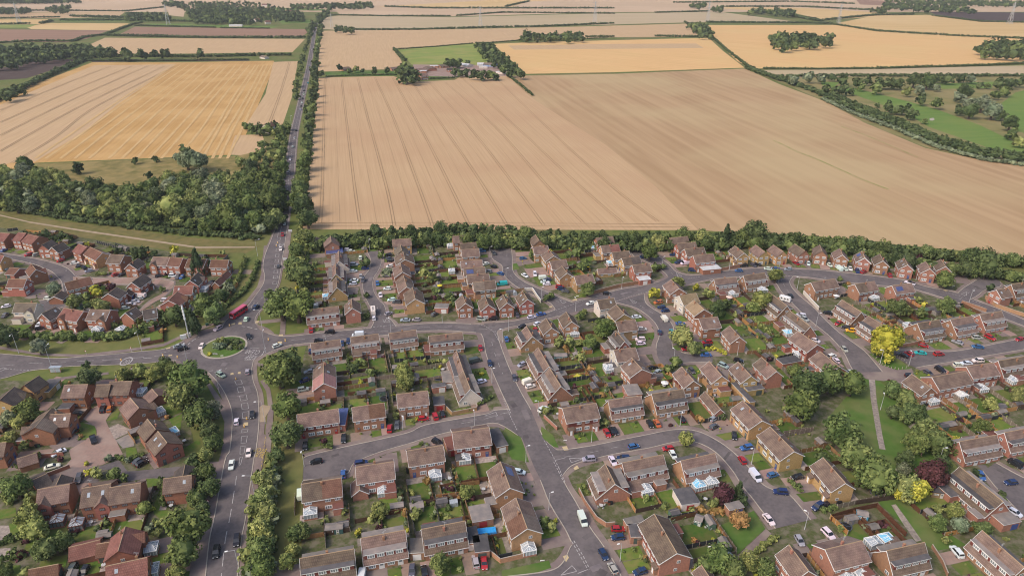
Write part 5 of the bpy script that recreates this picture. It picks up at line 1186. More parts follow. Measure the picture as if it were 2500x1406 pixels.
for i,h in enumerate(HL):
    if h['st'] not in 'SC' or h['far'] or h['P'][0][1]<200: continue
    f=FOOT[i]; t,fs=h['front']
    if t>25: fs=0; t=9
    nrm=[(0,-1),(0,1),(-1,0),(1,0)][fs]; e=f[5] if fs<2 else f[4]; half=f[4] if fs<2 else f[5]
    def W(u,v): # u lateral, v outward front
        lx,ly=(u,0) if fs<2 else (0,u)
        lx+=nrm[0]*v; ly+=nrm[1]*v
        return Vector((f[0]+lx*f[2]-ly*f[3],f[1]+lx*f[3]+ly*f[2]))
    def quad(mb,u0,u1,v0,v1):
        z=gz(); mb.face([(*W(u0,v0),z),(*W(u1,v0),z),(*W(u1,v1),z),(*W(u0,v1),z)][::1])
    fd=max(0,min(t-2.6,9.5)); hw=half+1.6
    units=2 if half>5 else 1
    for k in range(units):
        u0=-hw+2*hw*k/units; u1=u0+2*hw/units; sgn=1 if k==units-1 else -1
        if fd>1.5:
            m=u0+(u1-u0)*(.5 if sgn>0 else .5)
            (da,db),(la,lb)=(((m,u1),(u0,m)) if sgn>0 else ((u0,m),(m,u1)))
            quad(drive if gr_.random()<.65 else dpave,da,db,e,e+fd+1.2)
            if gr_.random()<.68: quad(lawn,la+.15,lb-.15,e+.8,e+fd)
            else: quad(dpave,la,lb,e,e+fd+.6)
            for _ in range(gr_.randint(0,3)): plant(W(gr_.uniform(la,lb),e+gr_.uniform(.4,fd)),gr_.uniform(.25,.6),gr_.choice('ooldgyp'))
            for _ in range(gr_.randint(0,2)):
                p=W(gr_.uniform(la,lb),gr_.uniform(e+1,e+fd)); bush(p.x,p.y,gr_.uniform(.45,1.0),gr_.choice('ooldlypa'))
        # rear
        best=16
        for q in range(2,32):
            p=W((u0+u1)/2,-(e+q))
            if road_dist(p.x,p.y)<1.5: best=q-2; break
            if rfoot(p.x,p.y,i,.3): best=q/2 if q>14 else q-1.5; break
        rd=min(best,15)
        if rd>5 and h['P'][0][1]>640 and gr_.random()<.3: PATIOS.append(W(gr_.uniform(u0+1.6,u1-1.6),-(e+2.0)))
        if rd>8 and gr_.random()<.1 and h['P'][0][1]>700: GHS.append((W(gr_.uniform(u0+2,u1-2),-(e+rd-2.6)),atan2(f[3],f[2])))
        if rd>8 and gr_.random()<.42 and h['P'][0][1]>600:
            w_=(u1-u0)*gr_.uniform(.3,.5); uc=u0+1.6+w_/2 if gr_.random()<.5 else u1-1.6-w_/2; dep=gr_.uniform(2.2,3.4); m=MB()
            lx=(lambda u,v:((u if fs<2 else v*nrm[0]),(v*nrm[1] if fs<2 else u)))
            c4=[lx(uc-w_/2,-(e-.1)),lx(uc+w_/2,-(e-.1)),lx(uc+w_/2,-(e+dep)),lx(uc-w_/2,-(e+dep))]
            if (c4[1][0]-c4[0][0])*(c4[2][1]-c4[1][1])-(c4[1][1]-c4[0][1])*(c4[2][0]-c4[1][0])<0: c4=c4[::-1]
            m.hexa([(a,b,0) for a,b in c4],[(a,b,2.5) for a,b in c4],0); xs=[a for a,b in c4]; ys=[b for a,b in c4]; m.box(min(xs)-.12,max(xs)+.12,min(ys)-.12,max(ys)+.12,2.5,2.68,1,2)
            obj('rear_extension',m.mesh('rear_extension',['wall_'+h['w'],'white',gr_.choice(('flat_d','flat_g','roof_b','flat_p'))]),h['o'])
        if rd>3:
            quad(patio,u0+.2,u1-.2,-e,-(e+min(2.8,rd*.35)))
            if gr_.random()<.9: quad(lawn,u0+.5,u1-.5,-(e+min(2.8,rd*.35)),-(e+rd-gr_.uniform(.8,2.2)))
            ci=gr_.randrange(7)
            if k==units-1 or units==1: fence(W(u1,-(e+.3)),W(u1,-(e+rd)),ci)
            if units==2 and k==0: fence(W(u1,-(e+.3)),W(u1,-(e+rd)),ci)
            if k==0 and gr_.random()<.5: fence(W(u0,-(e+.3)),W(u0,-(e+rd)),gr_.randrange(7))
            if gr_.random()<.75: fence(W(u0,-(e+rd)),W(u1,-(e+rd)),gr_.randrange(7))
            if rd>7 and gr_.random()<.7:
                p=W(u0+1.9 if gr_.random()<.5 else u1-1.9,-(e+rd-1.7)); shed(p.x,p.y,f and atan2(f[3],f[2])+ (0 if fs<2 else pi/2),gr_.randrange(5))
            for _ in range(gr_.randint(6,13)):
                m_=gr_.random(); v_=-(e+gr_.uniform(1.5,rd)) ; u_=u0+.5 if m_<.35 else (u1-.5 if m_<.7 else gr_.uniform(u0,u1))
                if m_>=.7: v_=-(e+rd-.6)
                plant(W(u_,v_),gr_.uniform(.35,1.0) if gr_.random()<.85 else gr_.uniform(1.1,1.8),gr_.choice('oooddllgglyap'))
            for _ in range(gr_.randint(1,3)):
                p=W(gr_.choice((u0+.7,u1-.7,gr_.uniform(u0,u1))),-(e+gr_.uniform(rd*.4,rd-.5)))
                if not rfoot(p.x,p.y,None,.5): bush(p.x,p.y,gr_.uniform(.5,1.25),gr_.choice('oodlglypa'))
o=obj('garden_planting',plants.mesh('garden_planting',['lf_'+k for k in LK])); o['kind']='stuff'; o['label']='low mixed planting filling the borders of the gardens'; o['category']='planting'
struct('lawn',lawn,['grass']); struct('patio',patio,['patio']); struct('driveway',drive,['paving']); struct('driveway',dpave,['pave'])
# ---------------------------------------------------------------- conservatories
def near_angle(x,y):
    b=min(range(len(HL)),key=lambda i:(HL[i]['c'].x-x)**2+(HL[i]['c'].y-y)**2+(0 if HL[i]['st'] in 'SC' else 1e4)); h=HL[b]
    a=h['ang']; 
    cands=[a,a+pi/2,a-pi/2,a+pi]
    dx,dy=x-h['c'].x,y-h['c'].y
    return max(cands,key=lambda q:(dx*sin(q)-dy*cos(q))/( (h['D'] if q in (a,a+pi) else h['L']/2)) ),h
CC={'w':('white framed','cglass','white'),'b':('white framed blue roofed','bglass','white'),'n':('brown framed','cglass','brown'),'g':('grey striped lean-to','cglass','white'),'c':('cream roofed','flat_w','white')}
for t in CONS.split('|'):
    tile,xy,k=t.split(); x,y=map(float,xy.split(',')); px,py=T(tile,x,y); p=U(px,py,1.6); an,hh=near_angle(p[0],p[1])
    e=empty('conservatory',(p[0],p[1],0),an); nm,gm,fm_=CC[k]; w=1.9;d=1.6
    mb=MB(); mb.box(-w,w,-d,d,0,.6,0); obj('wall',mb.mesh('wall',['wall_o']),e)
    mb=MB(); mb.box(-w+.06,w-.06,-d+.06,d-.06,.6,2.15,0); obj('glazing',mb.mesh('glazing',['glass' if k=='n' else 'cglass']),e)
    fr_=MB()
    for q in (-1,-.5,0,.5,1):
        fr_.box(q*(w-.05)-.06,q*(w-.05)+.06,-d-.02,-d+.1,.6,2.2); 
        for s in (-1,1): fr_.box(s*(w)-.06,s*w+.06,q*(d-.05)-.06,q*(d-.05)+.06,.6,2.2)
    fr_.box(-w-.1,w+.1,-d-.1,-d+.08,2.1,2.3); fr_.box(-w-.1,-w+.08,-d,d,2.1,2.3); fr_.box(w-.08,w+.1,-d,d,2.1,2.3)
    hp=(0,-.5,3.0)
    for a in ((-w,-d),(w,-d),(0,-d),(-w,0),(w,0),(-w*.5,-d),(w*.5,-d)): fr_.bar((a[0],a[1],2.26),(0,-.4 if a[1]<0 else .3,3.05),.06)
    fr_.bar((0,-.4,3.08),(0,d,3.08),.08)
    for q in (.3,.65,1): 
        for s in (-1,1): fr_.bar((s*w,d*q,2.26),(0,d*q,3.05),.05)
    obj('frame',fr_.mesh('frame',[fm_]),e)
    rf=MB(); rf.face([(-w,-d,2.2),(w,-d,2.2),(0,-.4,3.0)]); rf.face([(-w,d,2.2),(-w,-d,2.2),(0,-.4,3.0),(0,d,3.0)]); rf.face([(w,-d,2.2),(w,d,2.2),(0,d,3.0),(0,-.4,3.0)]); rf.face([(w,d,2.2),(-w,d,2.2),(0,d,3.0)])
    obj('roof',rf.mesh('roof',[gm]),e)
    tag(e,nm+' conservatory','conservatory','conservatories on the house backs',(px,py))
# ---------------------------------------------------------------- cars
def ringbody(mb,st,w,zb,mi=0):
    # st: list of (x, z_shoulder, width factor)
    k=len(mb.v)
    for x,zs,f in st:
        hw=w/2*f; zm=zb+(zs-zb)*.55
        for y,z in ((-hw*.92,zb),(-hw,zm),(-hw*.93,zs),(hw*.93,zs),(hw,zm),(hw*.92,zb)): mb.v.append((x,y,z))
    for i in range(len(st)-1):
        a=k+i*6;b=a+6
        for j in range(6):
            n=(j+1)%6; mb.f.append((a+j,b+j,b+n,a+n)); mb.m.append(mi)
    mb.f.append(tuple(k+j for j in range(6))); mb.m.append(mi); e=k+(len(st)-1)*6; mb.f.append(tuple(e+j for j in range(5,-1,-1))); mb.m.append(mi)
def green(mb,b,t,zb,zt,wb,wt,mg=0,mr=1):
    B=[(b[0],-wb,zb),(b[1],-wb,zb),(b[1],wb,zb),(b[0],wb,zb)]; Tt=[(t[0],-wt,zt),(t[1],-wt,zt),(t[1],wt,zt),(t[0],wt,zt)]
    mb.hexa(B,Tt,mg,mg); 
    mb.hexa([(t[0]-.08,-wt-.02,zt-.02),(t[1]+.06,-wt-.02,zt-.02),(t[1]+.06,wt+.02,zt-.02),(t[0]-.08,wt+.02,zt-.02)],[(t[0],-wt,zt+.05),(t[1],-wt,zt+.05),(t[1],wt,zt+.05),(t[0],wt,zt+.05)],mr,mr)
    for s in (-1,1):
        for (xb,xt) in ((b[0],t[0]),(b[1],t[1]),((b[0]+b[1])/2-.1,(t[0]+t[1])/2-.1)): mb.bar((xb,s*(wb+.01),zb),(xt,s*(wt+.01),zt),.035,mr)
def wheelgeo(mb,x,y,r=.33,mi=0,mh=1):
    n=12
    for s0,s1,rr,m in ((-.11,.11,r,mi),(-.125,.125,r*.6,mh)):
        k=len(mb.v)
        for yy in (s0,s1):
            for i in range(n): t=2*pi*i/n; mb.v.append((x+rr*cos(t),y+yy,r+rr*sin(t)))
        for i in range(n): j=(i+1)%n; mb.f.append((k+i,k+n+i,k+n+j,k+j)); mb.m.append(m)
        mb.f.append(tuple(range(k,k+n))); mb.m.append(m); mb.f.append(tuple(range(k+2*n-1,k+n-1,-1))); mb.m.append(m)
CAR={}
KIN=dict(
 hatch=dict(st=[(-2.0,.72,.84),(-1.92,.93,.92),(-1.2,.95,1),(.75,.95,1),(1.0,.93,.99),(1.7,.78,.94),(1.98,.62,.8)],b=(-1.85,1.1),t=(-1.45,.3),zt=1.44,w=1.8),
 saloon=dict(st=[(-2.3,.72,.84),(-2.2,.95,.92),(-1.3,.98,1),(.9,.94,1),(1.1,.92,.99),(1.95,.78,.94),(2.28,.6,.8)],b=(-1.75,1.15),t=(-1.05,.35),zt=1.42,w=1.84),
 suv=dict(st=[(-2.2,.8,.88),(-2.1,1.05,.95),(-1.3,1.08,1),(.8,1.06,1),(1.1,1.04,.99),(1.95,.92,.95),(2.2,.7,.84)],b=(-2.0,1.2),t=(-1.75,.45),zt=1.68,w=1.9))
for kn,K in KIN.items():
    a=MB(); ringbody(a,K['st'],K['w'],.24); 
    x0=K['st'][-1][0]; x1=K['st'][0][0]; zs=K['st'][-1][1]
    wb=K['w']*.45; wt=K['w']*.36; zb=K['st'][3][1]-.01
    c=MB(); green(c,K['b'],K['t'],zb,K['zt'],wb,wt,0,1)
    wh=[]
    for x in (-1.3,1.25):
        for s in (-1,1): wh.append((x,s*(K['w']/2-.1)))
    w_=MB(); wheelgeo(w_,0,0)
    lm=MB(); lm.box(x0-.14,x0+.02,-.22,.22,zs-.12,zs+.04,0); tm=MB(); tm.box(x1-.03,x1+.06,-.16,.16,.6,.8,0)
    CAR[kn]=dict(body=a.mesh('body',['paint']),cab=c.mesh('cabin',['cgl','paint']),wheel=w_.mesh('wheel',['tyre','hub']),wh=wh,hl=lm.mesh('headlight',['lampw']),tl=tm.mesh('tail_light',['tail']),hx=x0,hw=K['w'])
    al_=MB(); ringbody(al_,K['st'],K['w'],.24,0); k0=len(al_.m); green(al_,K['b'],K['t'],zb,K['zt'],wb,wt,1,0)
    for x,y in wh: wheelgeo(al_,x,y,.33,2,2)
    CAR[kn]['all']=al_.mesh('car',['paint','cgl','tyre'])
PC={'W':((.78,.78,.77),'white'),'S':((.38,.39,.4),'silver'),'K':((.018,.018,.022),'black'),'G':((.09,.095,.105),'dark grey'),'B':((.05,.13,.33),'blue'),'R':((.4,.025,.03),'red'),'N':((.02,.04,.12),'navy blue'),'T':((.03,.42,.45),'turquoise'),'O':((.5,.16,.05),'orange'),'Y':((.75,.45,.03),'yellow')}
cr=random.Random(23)
def van_parts(e,col,near,L=5.2):
    mb=MB(); ringbody(mb,[(-L/2,1.9,.9),(-L/2+.1,2.1,.97),(L/2-1.7,2.12,.97),(L/2-1.35,1.98,.96)],1.95,.3); 
    ringbody(mb,[(L/2-1.36,1.15,1),(L/2-.5,1.1,.98),(L/2-.15,.85,.94),(L/2,.6,.85)],1.95,.3)
    obj('body',mb.mesh('body',['paint']),e,color=col)
    g=MB(); g.hexa([(L/2-1.45,-.86,1.13),(L/2-.72,-.86,1.08),(L/2-.72,.86,1.08),(L/2-1.45,.86,1.13)],[(L/2-1.45,-.8,1.95),(L/2-1.2,-.8,1.95),(L/2-1.2,.8,1.95),(L/2-1.45,.8,1.95)]); 
    obj('windscreen',g.mesh('windscreen',['cgl']),e)
    for x in (-L/2+1,L/2-1):
        for s in (-1,1): obj('wheel',CAR['hatch']['wheel'],e,(x,s*.9,0))
for line in CARS.strip().splitlines():
    tile,rest_=line.split(' ',1)
    for c in rest_.split('|'):
        a,k=c.rsplit(' ',1); x,y,an=map(float,a.split(',')); px,py=T(tile,x,y); typ=k[1:] or ''; col,cn=PC[k[0]]
        p=U(px,py,.75 if typ!='v' else 1.0); r=radians(an); dd=6
        q0=U(px-dd*cos(r),py+dd*sin(r),0); q1=U(px+dd*cos(r),py-dd*sin(r),0); rz=atan2(q1[1]-q0[1],q1[0]-q0[0])
        if cr.random()<.5 and py>500: rz+=pi
        if road_dist(p[0],p[1])<0: gz_=.145
        else: gz_=.1
        parts=py>560; col=tuple(min(1,v*cr.uniform(.85,1.1)) for v in col)
        if typ=='v':
            e=empty('van',(p[0],p[1],gz_),rz); van_parts(e,col,parts); tag(e,cn+' van','van','parked vehicles',(px,py)); continue
        if typ=='m':
            e=empty('motorhome',(p[0],p[1],gz_),rz); 
            mb=MB(); ringbody(mb,[(-3.2,2.7,.9),(-3.1,2.85,1),(2.0,2.9,1),(2.6,2.5,.95)],2.2,.4); ringbody(mb,[(1.9,1.2,.95),(3.0,1.1,.92),(3.4,.7,.85)],2.1,.35); obj('body',mb.mesh('body',['paint']),e,color=col)
            g=MB(); g.hexa([(2.3,-.9,1.2),(2.9,-.9,1.15),(2.9,.9,1.15),(2.3,.9,1.2)],[(2.3,-.85,1.9),(2.45,-.85,1.9),(2.45,.85,1.9),(2.3,.85,1.9)]); g.box(-.5,.5,-.4,.4,2.9,2.96); g.box(-2.2,-1.5,-.4,.4,2.9,2.96); obj('windscreen',g.mesh('windscreen',['cgl']),e)
            for xx in (-1.9,2.3):
                for s in (-1,1): obj('wheel',CAR['hatch']['wheel'],e,(xx,s*.98,0))
            tag(e,'long white motorhome','motorhome','parked vehicles',(px,py)); continue
        if typ=='k':
            e=empty('pickup_truck',(p[0],p[1],gz_),rz); mb=MB(); ringbody(mb,[(-2.55,.95,.95),(-2.5,1.0,1),(1.2,1.05,1),(2.2,.98,.97),(2.55,.7,.88)],1.9,.35); obj('body',mb.mesh('body',['paint']),e,color=col)
            g=MB(); green(g,(-.75,1.35),(-.6,.7),1.03,1.75,.85,.7,0,0); obj('cabin',g.mesh('cabin',['cgl']),e)
            g=MB(); g.box(-2.4,-.85,-.75,.75,1.02,1.06); obj('load_bed',g.mesh('load_bed',['tyre']),e)
            for xx in (-1.6,1.6):
                for s in (-1,1): obj('wheel',CAR['hatch']['wheel'],e,(xx,s*.85,0))
            tag(e,cn+' pickup truck','pickup truck','parked vehicles',(px,py)); continue
        kn=cr.choice(('hatch','hatch','saloon','suv')); C=CAR[kn]
        if not parts:
            o=obj('car',C['all'],None,(p[0],p[1],.2),rz,None,col); tag(o,cn+' car','car','cars in traffic on the country road',(px,py)); continue
        e=empty('car',(p[0],p[1],gz_),rz); obj('body',C['body'],e,color=col); obj('cabin',C['cab'],e,color=col)
        for xx,yy in C['wh']: obj('wheel',C['wheel'],e,(xx,yy,0))
        if py>780:
            for s in (-1,1): obj('headlight',C['hl'],e,(0,s*C['hw']*.28,0)); obj('tail_light',C['tl'],e,(0,s*C['hw']*.3,0))
        tag(e,cn+' '+{'hatch':'hatchback car','saloon':'saloon car','suv':'tall car'}[kn],'car','cars parked and driving on the estate',(px,py))
# bus
def bus(tile,x,y,an):
    px,py=T(tile,x,y); p=U(px,py,2); r=radians(an); q0=U(px-9*cos(r),py+9*sin(r),0); q1=U(px+9*cos(r),py-9*sin(r),0); rz=atan2(q1[1]-q0[1],q1[0]-q0[0])
    e=empty('bus',(p[0],p[1],.145),rz); L=9.6; col=(.62,.025,.045)
    mb=MB(); mb.hexa([(-L/2,-1.22,.35),(L/2,-1.22,.35),(L/2,1.22,.35),(-L/2,1.22,.35)],[(-L/2,-1.25,1.5),(L/2,-1.25,1.5),(L/2,1.25,1.5),(-L/2,1.25,1.5)],0); mb.hexa([(-L/2,-1.25,1.5),(L/2,-1.25,1.5),(L/2,1.25,1.5),(-L/2,1.25,1.5)],[(-L/2+.1,-1.2,3.1),(L/2-.15,-1.2,3.1),(L/2-.15,1.2,3.1),(-L/2+.1,1.2,3.1)],0)
    obj('body',mb.mesh('body',['paint']),e,color=col)
    mb=MB(); mb.hexa([(-L/2+.1,-1.2,3.1),(L/2-.15,-1.2,3.1),(L/2-.15,1.2,3.1),(-L/2+.1,1.2,3.1)],[(-L/2+.3,-1.0,3.3),(L/2-.3,-1.0,3.3),(L/2-.3,1.0,3.3),(-L/2+.3,1.0,3.3)]); obj('roof',mb.mesh('roof',['paint']),e,color=(.68,.12,.2))
    for s in (-1,1):
        for i in range(6):
            mb=MB(); x0=-L/2+.5+i*1.5; mb.box(x0,x0+1.3,s*1.235-.03,s*1.235+.03,1.65,2.7); obj('window',mb.mesh('window',['cgl']),e)
    mb=MB(); mb.box(L/2-.06,L/2+.04,-1.05,1.05,1.3,2.6); obj('windscreen',mb.mesh('windscreen',['cgl']),e)
    mb=MB(); mb.box(-L/2-.04,-L/2+.06,-.95,.95,1.7,2.5); obj('rear_window',mb.mesh('rear_window',['cgl']),e)
    mb=MB(); mb.box(-L/2-.05,-L/2+.02,-.8,.8,.8,1.3); obj('rear_advert_panel',mb.mesh('rear_advert_panel',['plain']),e,color=(.7,.7,.75))
    for xx in (-2.9,3.0):
        for s in (-1,1): obj('wheel',CAR['hatch']['wheel'],e,(xx,s*1.1,0),0,(1.4,1.2,1.4))
    tag(e,'red single deck bus turning towards the roundabout','bus','buses',(px,py))
bus('d2',1450,375,33)
# caravans
def caravan(tile,x,y,an,base):
    px,py=T(tile,x,y); p=U(px,py,1.2); r=radians(an); q0=U(px-9*cos(r),py+9*sin(r),0); q1=U(px+9*cos(r),py-9*sin(r),0); rz=atan2(q1[1]-q0[1],q1[0]-q0[0])
    e=empty('caravan',(p[0],p[1],.1),rz); mb=MB(); ringbody(mb,[(-2.6,2.0,.9),(-2.4,2.5,1),(2.2,2.5,1),(2.7,1.7,.92)],2.2,.4); obj('body',mb.mesh('body',['white']),e)
    for s in (-1,1):
        for xx in (-1.4,.2,1.5):
            m2=MB(); m2.box(xx-.4,xx+.4,s*1.11-.02,s*1.11+.03,1.4,2.0); obj('window',m2.mesh('window',['cgl']),e)
        obj('wheel',CAR['hatch']['wheel'],e,(0,s*.98,0))
    m2=MB(); m2.bar((2.6,0,.5),(3.9,0,.5),.06); obj('tow_bar',m2.mesh('tow_bar',['metal']),e); tag(e,base,'caravan','touring caravans',(px,py))
caravan('d6',1040,185,-15,'white touring caravan'); caravan('c3',1525,335,5,'white touring caravan')
# ---------------------------------------------------------------- street furniture
def lamp(tile,x,y,tall):
    px,py=T(tile,x,y); p=U(px,py,.1); h=9.5 if tall else 6.5
    e=empty('street_lamp',(p[0],p[1],.1),0); mb=MB(); mb.cone(0,0,0,1.3,.13,.12,8); mb.cone(0,0,1.3,h,.085,.05,8); 
    # arm points to the nearest road
    best=min(ROADPTS,key=lambda r:(r[0]-p[0])**2+(r[1]-p[1])**2); a=atan2(best[1]-p[1],best[0]-p[0]); l=1.8 if tall else .7
    mb.bar((0,0,h-.03),(l*cos(a),l*sin(a),h+.15),.05); obj('post',mb.mesh('post',['metal']),e)
    m2=MB(); m2.box(-.1,.65,-.16,.16,-.08,.1); obj('lantern',m2.mesh('lantern',['white']),e,(l*cos(a),l*sin(a),h+.15),a)
    tag(e,('tall ' if tall else '')+'grey street lamp','street lamp','street lamps',(px,py))
for t in LAMPS.split('|'):
    tile,xy=t.split(); x,y=map(float,xy.split(',')); px=T(tile,x,y)[0]; lamp(tile,x,y,px<740)
# phone mast
px,py=T('d2',700,780); p=U(px,py); e=empty('phone_mast',(p[0],p[1],0)); mb=MB(); mb.cone(0,0,0,9,.28,.22,10); obj('pole',mb.mesh('pole',['metal']),e)
mb=MB(); mb.cone(0,0,9,15.5,.34,.34,12); 
for z in (9.4,11.2,12.9,14.4): mb.cone(0,0,z,z+.18,.5,.5,12)
obj('antenna_shroud',mb.mesh('antenna_shroud',['white']),e); mb=MB(); mb.bar((0,0,15.5),(0,0,17),.04); mb.bar((-.6,0,16),(.2,0,16.2),.05); obj('antenna',mb.mesh('antenna',['metal']),e)
tag(e,'tall white phone mast standing by the verge cabinets','phone mast','phone masts')
for nm,x,y,w,hh in (('large white',612,770,1.7,1.9),('slim white',697,730,1.1,1.6),('stepped white',765,690,1.0,1.5),('small white',825,655,.9,1.5),('small dark green',972,570,.9,1.2)):
    px,py=T('d2',x,y); p=U(px,py,.8); e=empty('equipment_cabinet',(p[0],p[1],0),radians(25)); mb=MB(); mb.box(-w*.7,w*.7,-.4,.4,0,hh); mb.box(-w*.72,w*.72,-.43,.43,hh,hh+.08); 
    obj('cabinet_body',mb.mesh('cabinet_body',['plain']),e,color=(.72,.72,.7) if 'white' in nm else (.05,.12,.09)); mb=MB(); mb.box(-w*.6,-.03,-.42,-.4,.1,hh-.1); mb.box(.03,w*.6,-.42,-.4,.1,hh-.1); obj('cabinet_door',mb.mesh('cabinet_door',['plain']),e,color=(.62,.62,.6) if 'white' in nm else (.04,.1,.08))
    tag(e,nm+' utility cabinet','cabinet','utility cabinets on the verge',(px,py))
# bus shelter
px,py=T('b1',695,240); p=U(px,py); e=empty('bus_shelter',(p[0],p[1],.1),radians(3)); mb=MB()
for x in (-2,0,2):
    for y in (-.7,.7): mb.bar((x,y,0),(x,y,2.3),.05)
obj('frame',mb.mesh('frame',['plain']),e,color=(.5,.08,.1)); mb=MB(); mb.box(-2.2,2.2,-.85,.85,2.3,2.4); mb.box(-2.2,2.2,-.9,-.84,2.2,2.5); obj('roof',mb.mesh('roof',['cglass']),e); mb=MB(); mb.box(-2,2,-.72,-.69,.3,2.1); obj('glass_panel',mb.mesh('glass_panel',['cglass']),e); mb=MB(); mb.box(-1.5,1.5,-.4,-.1,.45,.52); obj('bench',mb.mesh('bench',['metal']),e)
tag(e,'glass bus shelter with red frame beside the west road','bus shelter','bus shelters')
# yellow-sleeved bollards, chevron signs, road signs
for tile,x,y in (('d2',1315,590),('d2',520,1075),('d2',298,1050),('d2',1908,805),('d2',2165,820),('b2',378,325),('b2',512,810),('b2',480,902),('d1',1848,1180),('c2',2048,328),('c2',2030,372)):
    px,py=T(tile,x,y); p=U(px,py,.4); e=empty('traffic_bollard',(p[0],p[1],.15)); mb=MB(); mb.box(-.22,.22,-.15,.15,0,.9); obj('body',mb.mesh('body',['plain']),e,color=(.8,.42,.02)); mb=MB(); mb.box(-.18,.18,-.17,.17,.45,.8); obj('sign_face',mb.mesh('sign_face',['white']),e); tag(e,'orange and white keep-left bollard','bollard','traffic island bollards',(px,py))
def sign(tile,x,y,kind,base,h=2.2):
    px,py=T(tile,x,y); p=U(px,py,.1); e=empty('road_sign',(p[0],p[1],.1),0); mb=MB(); mb.bar((0,0,0),(0,0,h),.045); 
    if kind=='board': mb.bar((1.6,0,0),(1.6,0,h),.045)
    obj('post',mb.mesh('post',['metal']),e); mb=MB()
    if kind=='round':
        n=16; mb.face([(.35*cos(2*pi*i/n),-.06,h+.35*sin(2*pi*i/n)) for i in range(n)]); mb.face([(.24*cos(2*pi*i/n),-.075,h+.24*sin(2*pi*i/n)) for i in range(n)],1); mats=['tail','white']
    elif kind=='tri': mb.face([(-.4,-.06,h-.3),(.4,-.06,h-.3),(0,-.06,h+.4)]); mb.face([(-.26,-.075,h-.22),(.26,-.075,h-.22),(0,-.075,h+.24)],1); mats=['tail','white']
    elif kind=='chev': mb.box(-1,1,-.1,-.04,h-.9,h-.3,0); mb.box(-1.02,1.02,-.04,-.02,h-.92,h-.28,1); mats=['white','tyre']; [mb.box(-.85+i*.5,-.6+i*.5,-.12,-.1,h-.85,h-.35,1) for i in range(4)]
    else: mb.box(-.3,1.9,-.08,-.04,h-1.4,h,0); mats=['metal']
    obj('sign_plate',mb.mesh('sign_plate',mats),e); tag(e,base,'road sign','road signs',(px,py))
sign('d2',1100,1050,'chev','black and white chevron sign',1.5); sign('d2',1440,965,'chev','white chevron sign among shrubs',1.5); sign('c2',2150,640,'board','large grey backed direction sign',3.2); sign('a2',55,545,'tri','red triangular warning sign'); sign('b2',175,500,'round','round red bordered sign'); sign('d1',1325,1110,'round','round sign on the verge'); sign('d1',2012,1060,'round','round sign on the verge'); sign('c2',1740,195,'round','round sign by the junction'); sign('c2',2225,180,'board','white backed sign board',2.2)
for tile,x,y,b in (('a3',1620,1210,'white street name plate'),('b3',1900,1075,'white street name plate'),('c7',1420,745,'white street name plate'),('c4',2248,1145,'white street name plate'),('d2',1200,1055,'white road name plate on roundabout')):
    px,py=T(tile,x,y); p=U(px,py,.4); e=empty('name_plate',(p[0],p[1],.1),.1); mb=MB(); mb.box(-.6,.6,-.04,0,.3,.62); obj('plate',mb.mesh('plate',['white']),e); mb=MB(); mb.box(-.5,-.44,0,.06,0,.5); mb.box(.44,.5,0,.06,0,.5); obj('leg',mb.mesh('leg',['metal']),e); tag(e,b,'sign','street name plates',(px,py))
# wooden posts round the green
for i in range(17):
    t=i/16
    pts=[(2131,868),(2150,890),(2170,899),(2193,903),(2218,898),(2205,880),(2190,871)]; k=t*(len(pts)-1); a=int(min(k,len(pts)-2)); f=k-a
    px,py=pts[a][0]*(1-f)+pts[a+1][0]*f,pts[a][1]*(1-f)+pts[a+1][1]*f; p=U(px,py); mb=MB() if i==0 else mb
    if i==0: mb.box(-.09,.09,-.09,.09,0,.9); BP=mb.mesh('wooden_post',['kerb'])
    o=obj('wooden_post',BP,None,(p[0],p[1],.1)); tag(o,'short pale wooden post','post','posts edging the grass triangle',(px,py))
